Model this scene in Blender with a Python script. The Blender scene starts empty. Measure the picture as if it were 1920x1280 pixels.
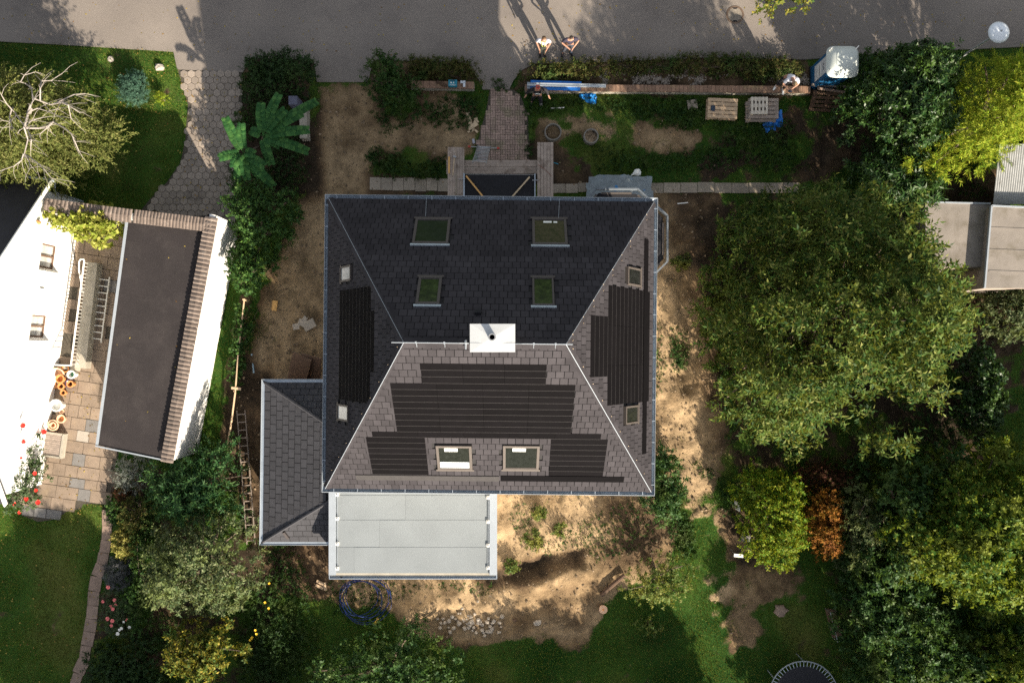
import bpy, bmesh, math, random
import numpy as np
from mathutils import Vector, Matrix

S = bpy.context.scene
COL = S.collection
R_ = math.radians

# ------------------------------------------------------------------ camera, sky, sun, exposure
CAMZ = 32.5                       # drone height over the ground, metres
F = 1920 * 28.0 / 36.0            # focal length in photo pixels
NX, NY = 960.0, 660.0             # the point straight below the camera, in photo pixels

cam = bpy.data.cameras.new('camera'); camo = bpy.data.objects.new('camera', cam); COL.objects.link(camo)
cam.lens = 28.0; cam.sensor_width = 36.0; cam.sensor_fit = 'HORIZONTAL'
cam.shift_y = 20.0 / 1920.0
cam.clip_start = 0.1; cam.clip_end = 2000.0
camo.location = (0, 0, CAMZ); camo.rotation_euler = (0, 0, 0)
S.camera = camo

SUN_EL = 26.0
sx_, sy_ = 0.48, -0.877           # horizontal direction towards the sun (x right, y up in the picture)
world = bpy.data.worlds.new('World'); S.world = world; world.use_nodes = True
wn = world.node_tree; wn.nodes.clear()
sky = wn.nodes.new('ShaderNodeTexSky'); sky.sky_type = 'NISHITA'; sky.sun_disc = False
sky.sun_elevation = R_(SUN_EL); sky.sun_rotation = math.atan2(sx_, sy_)
sky.air_density = 1.0; sky.dust_density = 1.5; sky.ozone_density = 1.0
bg = wn.nodes.new('ShaderNodeBackground'); bg.inputs[1].default_value = 0.086
wo = wn.nodes.new('ShaderNodeOutputWorld')
hs = wn.nodes.new('ShaderNodeHueSaturation'); hs.inputs['Saturation'].default_value = 0.35     # sky colour desaturated so that shaded areas come out less blue
wn.links.new(sky.outputs[0], hs.inputs['Color']); wn.links.new(hs.outputs[0], bg.inputs[0]); wn.links.new(bg.outputs[0], wo.inputs[0])

sun = bpy.data.lights.new('sun', 'SUN'); suno = bpy.data.objects.new('sun', sun); COL.objects.link(suno)
sun.energy = 5.0; sun.angle = R_(0.6); sun.color = (1.0, 0.88, 0.72)
sdir = Vector((sx_ * math.cos(R_(SUN_EL)), sy_ * math.cos(R_(SUN_EL)), math.sin(R_(SUN_EL)))).normalized()
suno.rotation_euler = sdir.to_track_quat('Z', 'Y').to_euler(); suno.location = sdir * 60

S.view_settings.view_transform = 'Standard'; S.view_settings.look = 'None'
S.view_settings.gamma = 1.0; S.view_settings.use_curve_mapping = False
S.view_settings.exposure = 1.55
S.render.engine = 'CYCLES'
S.cycles.max_bounces = 7; S.cycles.diffuse_bounces = 4; S.cycles.glossy_bounces = 3
S.cycles.transmission_bounces = 3; S.cycles.transparent_max_bounces = 4
S.cycles.use_denoising = False

# ------------------------------------------------------------------ helpers
def G(px, py, h=0.0):
    """The point at height h that the photograph shows at pixel (px, py)."""
    k = (CAMZ - h) / F
    return Vector(((px - NX) * k, (NY - py) * k, h))

def tag(o, label=None, cat=None, group=None, kind=None):
    if label: o['label'] = label
    if cat: o['category'] = cat
    if group: o['group'] = group
    if kind: o['kind'] = kind
    return o

def thing(name, label, cat, loc=(0, 0, 0), group=None, rz=0.0):
    o = bpy.data.objects.new(name, None); COL.objects.link(o)
    o.location = loc; o.rotation_euler = (0, 0, rz); o.empty_display_size = 0.2
    return tag(o, label, cat, group)

def wloc(o):
    v = Vector((0, 0, 0))
    while o is not None:
        v += o.location; o = o.parent
    return v

class MB:
    """Collects shapes, then links them as one mesh object."""
    def __init__(self): self.v = []; self.f = []; self.m = []
    def add(self, vs, fs, m=0):
        b = len(self.v); self.v += [Vector(p) for p in vs]
        self.f += [tuple(b + i for i in f) for f in fs]; self.m += [m] * len(fs); return self
    def box(self, c, s, rz=0.0, m=0, M=None):
        hx, hy, hz = s[0] / 2, s[1] / 2, s[2] / 2
        R = M if M is not None else Matrix.Rotation(rz, 3, 'Z')
        vs = [Vector(c) + R @ Vector((x, y, z)) for z in (-hz, hz) for y in (-hy, hy) for x in (-hx, hx)]
        return self.add(vs, [(0, 2, 3, 1), (4, 5, 7, 6), (0, 1, 5, 4), (2, 6, 7, 3), (0, 4, 6, 2), (1, 3, 7, 5)], m)
    def bar(self, a, b, w, h, m=0, up=(0, 0, 1)):
        a, b = Vector(a), Vector(b); d = b - a; L = d.length; d.normalize()
        u = Vector(up); s = d.cross(u)
        if s.length < 1e-4: s = d.cross(Vector((1, 0, 0)))
        s.normalize(); n = s.cross(d)
        M = Matrix((d, s, n)).transposed()
        return self.box((a + b) / 2, (L, w, h), M=M, m=m)
    def prism(self, poly, z0, z1, m=0):
        if sum(poly[i][0] * poly[(i + 1) % len(poly)][1] - poly[(i + 1) % len(poly)][0] * poly[i][1] for i in range(len(poly))) < 0:
            poly = poly[::-1]
        n = len(poly)
        vs = [(p[0], p[1], z0) for p in poly] + [(p[0], p[1], z1) for p in poly]
        fs = [tuple(range(n - 1, -1, -1)), tuple(range(n, 2 * n))] + [(i, (i + 1) % n, n + (i + 1) % n, n + i) for i in range(n)]
        return self.add(vs, fs, m)
    def tube(self, pts, rad, n=6, m=0, cap=True):
        pts = [Vector(p) for p in pts]
        rad = rad if isinstance(rad, (list, tuple)) else [rad] * len(pts)
        vs, fs = [], []
        ref = None
        for i, p in enumerate(pts):
            d = (pts[min(i + 1, len(pts) - 1)] - pts[max(i - 1, 0)])
            d = d.normalized() if d.length > 1e-9 else Vector((0, 0, 1))
            if ref is None:
                ref = d.orthogonal().normalized()
            s = (ref - d * ref.dot(d))
            s = s.normalized() if s.length > 1e-6 else d.orthogonal().normalized()
            ref = s; t = d.cross(s)
            for k in range(n):
                a = 2 * math.pi * k / n
                vs.append(p + (s * math.cos(a) + t * math.sin(a)) * rad[i])
        for i in range(len(pts) - 1):
            for k in range(n):
                fs.append((i * n + k, i * n + (k + 1) % n, (i + 1) * n + (k + 1) % n, (i + 1) * n + k))
        if cap:
            fs.append(tuple(range(n - 1, -1, -1))); fs.append(tuple(range((len(pts) - 1) * n, len(pts) * n)))
        return self.add(vs, fs, m)
    def lathe(self, c, prof, n=20, m=0, rot=None):
        c = Vector(c); vs, fs = [], []
        for r, z in prof:
            for k in range(n):
                a = 2 * math.pi * k / n; p = Vector((r * math.cos(a), r * math.sin(a), z))
                vs.append(c + (rot @ p if rot else p))
        for i in range(len(prof) - 1):
            for k in range(n):
                fs.append((i * n + k, i * n + (k + 1) % n, (i + 1) * n + (k + 1) % n, (i + 1) * n + k))
        if prof[0][0] > 1e-4: fs.append(tuple(range(n - 1, -1, -1)))
        if prof[-1][0] > 1e-4: fs.append(tuple(range((len(prof) - 1) * n, len(prof) * n)))
        return self.add(vs, fs, m)
    def mesh(self, name, mats, off=Vector((0, 0, 0)), smooth=False):
        me = bpy.data.meshes.new(name)
        me.from_pydata([tuple(p - off) for p in self.v], [], self.f)
        for mt in (mats if isinstance(mats, (list, tuple)) else [mats]): me.materials.append(mt)
        if any(self.m): me.polygons.foreach_set('material_index', self.m)
        if smooth: me.polygons.foreach_set('use_smooth', [True] * len(self.f))
        me.update(); return me
    def build(self, name, mats, parent=None, smooth=False, local=False, bevel=0.0, label=None, kind=None):
        """parent: world-coordinate shapes become its child; no parent: a top-level mesh with its origin at its base."""
        if parent is not None: off = Vector((0, 0, 0)) if local else wloc(parent)
        elif local: off = Vector((0, 0, 0))
        else:
            lo = Vector((min(p.x for p in self.v), min(p.y for p in self.v), min(p.z for p in self.v)))
            hi = Vector((max(p.x for p in self.v), max(p.y for p in self.v), 0))
            off = Vector(((lo.x + hi.x) / 2, (lo.y + hi.y) / 2, lo.z))
        me = self.mesh(name, mats, off, smooth)
        o = bpy.data.objects.new(name, me); COL.objects.link(o)
        if parent is not None: o.parent = parent
        elif not local: o.location = off
        if bevel:
            b = o.modifiers.new('Bevel', 'BEVEL'); b.width = bevel; b.segments = 2; b.limit_method = 'ANGLE'; b.angle_limit = R_(40)
        return tag(o, label, kind=kind)

def link_mesh(name, me, parent=None, loc=(0, 0, 0), rot=(0, 0, 0), scale=(1, 1, 1)):
    o = bpy.data.objects.new(name, me); COL.objects.link(o); o.parent = parent
    o.location = loc; o.rotation_euler = rot; o.scale = scale
    return o

def copy_thing(o, parent=None):
    c = o.copy(); COL.objects.link(c)
    if parent is not None: c.parent = parent
    for ch in list(o.children): copy_thing(ch, c)
    return c

# ------------------------------------------------------------------ materials
def _nt(name):
    m = bpy.data.materials.new(name); m.use_nodes = True
    nt = m.node_tree; nt.nodes.clear()
    out = nt.nodes.new('ShaderNodeOutputMaterial')
    return m, nt, out
def _n(nt, t, **kw):
    n = nt.nodes.new(t)
    for k, v in kw.items(): setattr(n, k, v)
    return n
def _mix(nt, fac, a, b, blend='MIX'):
    n = nt.nodes.new('ShaderNodeMix'); n.data_type = 'RGBA'; n.blend_type = blend
    for sock, v in ((n.inputs[0], fac), (n.inputs[6], a), (n.inputs[7], b)):
        if hasattr(v, 'links'): nt.links.new(v, sock)
        elif isinstance(v, (int, float)): sock.default_value = v
        else: sock.default_value = (*v[:3], 1)
    return n.outputs[2]
def _noise(nt, vec, scale, detail=4.0, rough=0.55):
    n = nt.nodes.new('ShaderNodeTexNoise'); n.inputs['Scale'].default_value = scale
    n.inputs['Detail'].default_value = detail; n.inputs['Roughness'].default_value = rough
    nt.links.new(vec, n.inputs['Vector']); return n.outputs['Fac']
def _ramp(nt, fac, stops):
    n = nt.nodes.new('ShaderNodeValToRGB'); cr = n.color_ramp
    while len(cr.elements) > 1: cr.elements.remove(cr.elements[-1])
    for i, (p, c) in enumerate(stops):
        e = cr.elements[0] if i == 0 else cr.elements.new(p)
        e.position = p; c = c if hasattr(c, '__len__') else (c, c, c); e.color = (*c[:3], 1)
    nt.links.new(fac, n.inputs[0]); return n.outputs[0]

def M(name, col, rough=0.8, var=0.18, scale=6.0, fine=70.0, finev=0.15, bump=0.15, bdist=0.01, island=0.0, objr=0.0, metal=0.0, spec=0.35,
      stain=None, stain_scale=1.2, stain_at=(0.55, 0.7)):
    """Procedural: two noises move the base colour, an optional stain colour, per-piece tints, fine bump."""
    m, nt, out = _nt(name)
    g = _n(nt, 'ShaderNodeNewGeometry'); pos = g.outputs['Position']
    c = (*col, 1)
    n1 = _noise(nt, pos, scale); n2 = _noise(nt, pos, fine, 2.0)
    lo = tuple(x * (1 - var) for x in col); hi = tuple(min(x * (1 + var), .95) for x in col)
    base = _ramp(nt, n1, [(0.3, lo), (0.7, hi)])
    if stain is not None:
        n3 = _noise(nt, pos, stain_scale, 6.0, 0.65)
        fac = _ramp(nt, n3, [(stain_at[0], 0.0), (stain_at[1], 1.0)])
        base = _mix(nt, fac, base, stain)
    f2 = _ramp(nt, n2, [(0.25, 1 - finev), (0.75, 1 + finev * 0.0)])
    base = _mix(nt, 1.0, base, f2, 'MULTIPLY')
    if island:
        rr = _ramp(nt, g.outputs['Random Per Island'], [(0.0, 1 - island), (1.0, 1.0)])
        base = _mix(nt, 1.0, base, rr, 'MULTIPLY')
    if objr:
        oi = _n(nt, 'ShaderNodeObjectInfo')
        rr = _ramp(nt, oi.outputs['Random'], [(0.0, 1 - objr), (1.0, 1.0)])
        base = _mix(nt, 1.0, base, rr, 'MULTIPLY')
    p = _n(nt, 'ShaderNodeBsdfPrincipled')
    nt.links.new(base, p.inputs['Base Color'])
    p.inputs['Roughness'].default_value = rough; p.inputs['Metallic'].default_value = metal
    p.inputs['Specular IOR Level'].default_value = spec
    if bump:
        b = _n(nt, 'ShaderNodeBump'); b.inputs['Strength'].default_value = bump; b.inputs['Distance'].default_value = bdist
        nt.links.new(n2, b.inputs['Height']); nt.links.new(b.outputs[0], p.inputs['Normal'])
    nt.links.new(p.outputs[0], out.inputs[0])
    return m

def leaf_mat(name, stops, trans=0.25, patch=0.35, rough=0.5, spec=0.3, pscale=0.9, patchcol=None):
    """Leaf colour by leaf (random per island) and, softly, by branch (noise in space); some light comes through."""
    m, nt, out = _nt(name)
    g = _n(nt, 'ShaderNodeNewGeometry')
    n = len(stops)
    spec *= .45; rough = min(.75, rough + .12)
    c = _ramp(nt, g.outputs['Random Per Island'], [(i / max(1, n - 1), s) for i, s in enumerate(stops)])
    nz = _noise(nt, g.outputs['Position'], pscale, 3.0)
    if patchcol is not None:
        c = _mix(nt, _ramp(nt, nz, [(0.48, 0.0), (0.66, 0.85)]), c, patchcol)
    k = _ramp(nt, nz, [(0.3, 1 - patch), (0.7, 1.0)])
    c = _mix(nt, 1.0, c, k, 'MULTIPLY')
    p = _n(nt, 'ShaderNodeBsdfPrincipled'); nt.links.new(c, p.inputs['Base Color'])
    p.inputs['Roughness'].default_value = rough; p.inputs['Specular IOR Level'].default_value = spec
    t = _n(nt, 'ShaderNodeBsdfTranslucent')
    tc = _mix(nt, 0.5, c, (stops[-1][0] * 1.2, stops[-1][1] * 1.2, stops[-1][2] * 0.5)); nt.links.new(tc, t.inputs[0])
    ms = _n(nt, 'ShaderNodeMixShader'); ms.inputs[0].default_value = trans
    nt.links.new(p.outputs[0], ms.inputs[1]); nt.links.new(t.outputs[0], ms.inputs[2]); nt.links.new(ms.outputs[0], out.inputs[0])
    return m

ASPHALT = M('asphalt', (0.25, 0.217, 0.188), .92, .14, 0.9, 75, .5, .7, .012, stain=(0.175, 0.152, 0.135), stain_scale=.45, stain_at=(.42, .66))
HEXP = M('hex_concrete', (0.31, 0.26, 0.215), .9, .12, 3, 80, .25, .3, objr=.28, stain=(0.20, 0.17, 0.14), stain_scale=1.5)
JOINT = M('joint_soil', (0.07, 0.06, 0.045), .95, .2, 8, 60, .3, .5)
BRICK = M('path_brick', (0.37, 0.265, 0.215), .9, .15, 3, 60, .25, .3, island=.28, stain=(0.27, 0.22, 0.15), stain_scale=1.6, stain_at=(.5, .62))
SLAB = M('concrete_slab', (0.33, 0.28, 0.22), .9, .12, 2.5, 70, .22, .3, objr=.22, stain=(0.24, 0.20, 0.15), stain_scale=1.8)
SLABTAN = M('tan_slab', (0.255, 0.195, 0.145), .9, .16, 2.5, 60, .32, .35, objr=.18, stain=(0.29, 0.22, 0.15), stain_scale=1.7)
SLABGREY = M('grey_slab', (0.19, 0.18, 0.17), .9, .12, 4, 60, .22, .3, objr=.2)
SLABPALE = M('pale_slab', (0.36, 0.32, 0.27), .85, .10, 4, 60, .18, .2, objr=.15)
PATHPINK = M('pink_slab', (0.30, 0.215, 0.165), .9, .15, 4, 60, .28, .3, objr=.2)
WALLBRK = M('wall_coping', (0.27, 0.165, 0.11), .9, .2, 7, 60, .3, .3, objr=.25, stain=(0.30, 0.22, 0.12), stain_scale=2)
CONC = M('concrete', (0.36, 0.33, 0.27), .9, .15, 3, 60, .25, .3, stain=(0.24, 0.22, 0.17))
WHITEWALL = M('white_render', (0.72, 0.71, 0.685), .85, .05, 1.2, 50, .08, .3, .006, stain=(.60, .58, .54), stain_scale=1.6, stain_at=(.55, .75))
SHINGLE = M('bitumen_shingle', (0.066, 0.061, 0.066), .9, .14, 1.2, 120, .5, .4, .006, objr=.24, island=.24, spec=.03)
SHINGLE_A = M('slate_blue_shingle', (0.055, 0.055, 0.062), .85, .12, 2.0, 120, .35, .4, .006, objr=.2, island=.25, spec=.3)
DECKB = M('roof_underlay', (0.02, 0.019, 0.02), .9, .1)
SOLAR = M('solar_glass', (0.0052, 0.0045, 0.0052), .85, .1, 3, 60, .25, .1, objr=.25, spec=.05)
SOLAREDGE = M('solar_edge', (0.04, 0.037, 0.037), .7, .1, spec=.2)
ZINC = M('zinc', (0.36, 0.41, 0.46), .45, .12, 3, 40, .1, .02, metal=.6)
ZINCW = M('pale_zinc', (0.27, 0.30, 0.33), .6, .05, 3, 40, .06, .03, metal=.1)
CHIMW = M('chimney_sheet', (0.42, 0.435, 0.44), .5, .05, 3, 40, .05, .03, metal=.15)
STEEL = M('grey_steel', (0.34, 0.35, 0.36), .4, .1, 5, 40, .1, .05, metal=.6)
DARK = M('membrane_and_hole_black', (0.010, 0.010, 0.013), .8, .2, 3, 60, .2, .15)
FELT = M('roofing_felt', (0.200, 0.221, 0.230), .85, .06, 1.0, 110, .2, .2, .004, objr=.06)
FELTDK = M('garage_felt', (0.026, 0.021, 0.0215), .9, .12, .8, 110, .55, .6, .01, stain=(0.042, 0.035, 0.034), stain_scale=1.1, stain_at=(.48, .72))
COPING = M('coping_tile', (0.19, 0.15, 0.125), .9, .2, 6, 70, .25, .3, objr=.25, stain=(0.30, 0.26, 0.22), stain_scale=6, stain_at=(.58, .7))
ROOFTILE = M('dark_roof_tile', (0.035, 0.033, 0.038), .75, .15, 3, 60, .3, .3)
BOARD = M('scaffold_board', (0.40, 0.325, 0.27), .85, .15, 4, 50, .25, .2, objr=.22, stain=(0.19, 0.14, 0.105), stain_scale=3, stain_at=(.52, .7))
PALEWOOD = M('pale_timber', (0.55, 0.42, 0.27), .75, .12, 6, 40, .15, .1, objr=.12)
PALLETW = M('pallet_wood', (0.50, 0.36, 0.23), .8, .14, 6, 40, .15, .1, objr=.16)
GREYWOOD = M('weathered_wood', (0.33, 0.27, 0.225), .85, .18, 6, 40, .25, .15, objr=.22)
WHITEWOOD = M('bleached_wood', (0.58, 0.52, 0.43), .8, .1, 6, 40, .15, .1, objr=.12)
DARKWOOD = M('dark_wood', (0.105, 0.062, 0.038), .85, .2, 6, 40, .25, .2, objr=.3)
BROWNPANEL = M('brown_panel', (0.14, 0.085, 0.055), .8, .15, 4, 40, .15, .1)
ORANGEW = M('orange_timber', (0.58, 0.33, 0.11), .7, .12, 6, 40, .1, .1)
FRAME = M('window_cladding', (0.055, 0.047, 0.045), .5, .05, 5, 40, .05, .02, metal=.2)
FRAMEL = M('sunlit_tone_cladding', (0.085, 0.072, 0.063), .5, .05, 5, 40, .05, .02, metal=.1)  # lighter cladding copy: sun on the south and east slopes painted in
GLASS = M('window_glass', (0.014, 0.015, 0.014), .08, .3, 6, 40, .2, 0, spec=.45)
GLASSR = M('white_reflection_glass', (0.42, 0.42, 0.40), .15, .25, 9, 40, .1, 0, spec=.7)  # pale base colour paints a white reflection into the pane
GLASSG = M('green_reflection_glass', (0.035, 0.050, 0.016), .12, .5, 9, 30, .6, 0, spec=.5, stain=(0.008, 0.012, 0.007), stain_scale=5, stain_at=(.42, .6))  # patchy green puts reflected greenery into the pane colour
GLASSB = M('brown_reflection_glass', (0.055, 0.040, 0.030), .12, .4, 10, 30, .5, 0, spec=.5, stain=(0.02, 0.018, 0.015), stain_scale=4)  # brownish reflection painted into the pane colour
WHITEP = M('white_paint', (0.74, 0.72, 0.66), .5, .05, 5, 40, .05, .02)
STICKER = M('white_sticker', (0.75, 0.76, 0.70), .5, .05)
TERRA = M('terracotta', (0.60, 0.255, 0.085), .8, .18, 9, 50, .18, .15, objr=.22)
TERRAP = M('pale_terracotta', (0.66, 0.42, 0.27), .8, .12, 9, 50, .15, .15, objr=.1)
POTWHITE = M('white_plastic', (0.72, 0.72, 0.68), .4, .04)
POTGREEN = M('green_plastic', (0.06, 0.22, 0.11), .4, .1)
POTPURPLE = M('dark_purple_glaze', (0.075, 0.05, 0.085), .3, .1)
SOILM = M('potting_soil', (0.06, 0.042, 0.028), .95, .3, 20, 60, .3, .4)
BLUE = M('blue_foil', (0.012, 0.15, 0.52), .5, .2, 8, 30, .15, .3, .02)
BLUETARP = M('faded_blue_tarp', (0.20, 0.235, 0.25), .6, .15, 4, 50, .3, .3, .01, stain=(0.03, 0.19, 0.42), stain_scale=2.2, stain_at=(.60, .66))
TOILETB = M('toilet_blue', (0.01, 0.085, 0.20), .45, .1, 4, 30, .05, .05)
TOILETR = M('toilet_roof', (0.50, 0.535, 0.50), .5, .05, 5, 40, .08, .05)
TOILETP = M('toilet_label', (0.52, 0.53, 0.55), .5, .04)
TEAL = M('teal_plastic', (0.012, 0.17, 0.24), .45, .1)
SILVER = M('silver_sheet', (0.58, 0.62, 0.65), .4, .08, 4, 30, .1, .05, metal=.5)
RED = M('red_cloth', (0.42, 0.06, 0.045), .8, .1)
INK = M('dark_ink', (0.02, 0.035, 0.06), .6, .05)
SKIN = M('skin', (0.36, 0.195, 0.13), .6, .06, 12, 60, .05, 0)
HAIRB = M('brown_hair', (0.12, 0.065, 0.03), .6, .25, 30, 120, .3, .3)
HAIRD = M('dark_hair', (0.04, 0.026, 0.018), .55, .25, 30, 120, .3, .3)
HAIRF = M('fair_hair', (0.22, 0.155, 0.085), .6, .2, 30, 120, .3, .3)
HAIRG = M('grey_hair', (0.30, 0.28, 0.26), .7, .2, 30, 120, .3, .3)
CLWHITE = M('white_cloth', (0.55, 0.55, 0.60), .85, .06, 9, 60, .08, .15)
CLNAVY = M('navy_cloth', (0.035, 0.03, 0.05), .85, .12, 9, 60, .15, .15)
CLBLACK = M('black_cloth', (0.014, 0.013, 0.016), .85, .12, 9, 60, .15, .15)
CLDGREEN = M('dark_green_cloth', (0.03, 0.036, 0.027), .85, .12, 9, 60, .15, .15)
CLDENIM = M('dark_denim', (0.04, 0.045, 0.06), .85, .15, 9, 60, .15, .15)
CLGREY = M('grey_cloth', (0.16, 0.155, 0.15), .85, .1, 9, 60, .15, .15)
CLYEL = M('yellow_green_cloth', (0.42, 0.48, 0.10), .85, .1)
RUBBER = M('black_rubber', (0.012, 0.012, 0.016), .7, .1)
HOSE = M('blue_hose', (0.008, 0.024, 0.13), .45, .1)
YELLOW = M('yellow_plastic', (0.62, 0.40, 0.05), .5, .1)
BAYRIM = M('bay_rim_sheet', (0.13, 0.15, 0.17), .55, .1, 4, 40, .1, .03, metal=.2)
COVERM = M('manhole_concrete', (0.22, 0.19, 0.155), .9, .2, 9, 60, .3, .3)
CAST = M('cast_iron', (0.15, 0.105, 0.075), .7, .2, 20, 60, .2, .3, metal=.2)
LAMPW = M('lamp_cover', (0.60, 0.64, 0.68), .35, .06, 6, 30, .06, .03)
POLEG = M('pole_galvanised', (0.42, 0.44, 0.44), .5, .08, metal=.3)
CORRUG = M('corrugated_sheet', (0.33, 0.335, 0.33), .7, .12, 3, 50, .15, .15, stain=(0.16, 0.15, 0.13), stain_scale=2.2, stain_at=(.60, .72))
SHEDFELT = M('shed_felt', (0.225, 0.20, 0.175), .9, .14, 1.5, 80, .35, .4, stain=(0.15, 0.13, 0.10), stain_scale=1.2, stain_at=(.52, .7))
STONE = M('field_stone', (0.42, 0.36, 0.29), .9, .15, 9, 60, .25, .3, objr=.3)
BARKW = M('birch_bark', (0.29, 0.255, 0.225), .85, .12, 8, 60, .2, .2, stain=(0.14, 0.12, 0.10), stain_scale=6, stain_at=(.60, .68))
BARK = M('bark', (0.12, 0.09, 0.065), .9, .2, 10, 60, .3, .4)
POPPY = M('red_petal', (0.62, 0.03, 0.02), .6, .15)
PINKP = M('pink_petal', (0.70, 0.17, 0.16), .6, .3, 20)
WHITEPT = M('white_petal', (0.75, 0.73, 0.66), .6, .1)
YELP = M('yellow_petal', (0.75, 0.48, 0.03), .6, .1)

# ------------------------------------------------------------------ ground: one sheet, soil and grass by mask
def vnoise(x, y, scale, seed=0):
    r = np.random.RandomState(seed); T = r.rand(256, 256)
    u, v = x / scale + 97.3, y / scale + 41.7
    i, j = np.floor(u).astype(int), np.floor(v).astype(int)
    fu, fv = u - i, v - j
    fu = fu * fu * (3 - 2 * fu); fv = fv * fv * (3 - 2 * fv)
    a, b = T[i % 256, j % 256], T[(i + 1) % 256, j % 256]
    c, d = T[i % 256, (j + 1) % 256], T[(i + 1) % 256, (j + 1) % 256]
    return (a * (1 - fu) + b * fu) * (1 - fv) + (c * (1 - fu) + d * fu) * fv
def fnoise(x, y, scale, seed=0, oct=4):
    s = 0; a = 1.0; t = 0
    for k in range(oct):
        s = s + a * vnoise(x, y, scale / 2 ** k, seed + k); t += a; a *= 0.55
    return s / t
def W2(poly, h=0.0): return np.array([(G(x, y, h).x, G(x, y, h).y) for x, y in poly])
def sdist(x, y, P):
    """Signed distance to polygon P (inside positive)."""
    x = np.asarray(x, float); y = np.asarray(y, float)
    d2 = np.full(x.shape, 1e18); ins = np.zeros(x.shape, bool)
    n = len(P)
    for i in range(n):
        ax, ay = P[i]; bx, by = P[(i + 1) % n]
        ex, ey = bx - ax, by - ay; L = ex * ex + ey * ey + 1e-12
        t = np.clip(((x - ax) * ex + (y - ay) * ey) / L, 0, 1)
        d2 = np.minimum(d2, (x - ax - t * ex) ** 2 + (y - ay - t * ey) ** 2)
        if abs(ey) > 1e-12:
            c = ((ay > y) != (by > y)) & (x < (bx - ax) * (y - ay) / ey + ax)
            ins ^= c
    d = np.sqrt(d2)
    return np.where(ins, d, -d)
def sstep(a, b, v):
    t = np.clip((v - a) / (b - a), 0, 1); return t * t * (3 - 2 * t)

ROADP = [(-900, -900), (2900, -900), (2900, 78), (1920, 88), (1700, 98), (1510, 112), (1330, 108), (1100, 118), (1000, 120), (978, 132), (962, 152), (955, 168),
         (905, 168), (898, 150), (872, 118), (700, 112), (690, 154), (594, 154), (588, 112), (470, 108), (455, 136), (332, 130), (325, 97), (165, 87), (0, 78), (-900, 60)]
DRIVEP = [(332, 130), (455, 136), (452, 210), (440, 300), (445, 410), (415, 425), (262, 396), (282, 372), (312, 342), (338, 305), (347, 262), (352, 196), (343, 165)]
PATHP = [(918, 168), (962, 168), (975, 176), (990, 215), (992, 300), (985, 345), (905, 345), (892, 280), (902, 240), (912, 205)]
TERRP = [(138, 430), (240, 398), (262, 420), (215, 650), (205, 840), (222, 850), (212, 880), (216, 905), (208, 940), (190, 944), (155, 945), (150, 955), (125, 958), (115, 966), (95, 975), (70, 978), (40, 966), (38, 952), (10, 945), (20, 925), (74, 905), (100, 700), (128, 500)]
GPATHP = [(192, 945), (208, 940), (212, 990), (205, 1040), (190, 1080), (182, 1150), (172, 1200), (155, 1280), (130, 1340), (112, 1340), (140, 1260), (160, 1190), (162, 1140), (168, 1080), (185, 1030)]

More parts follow.
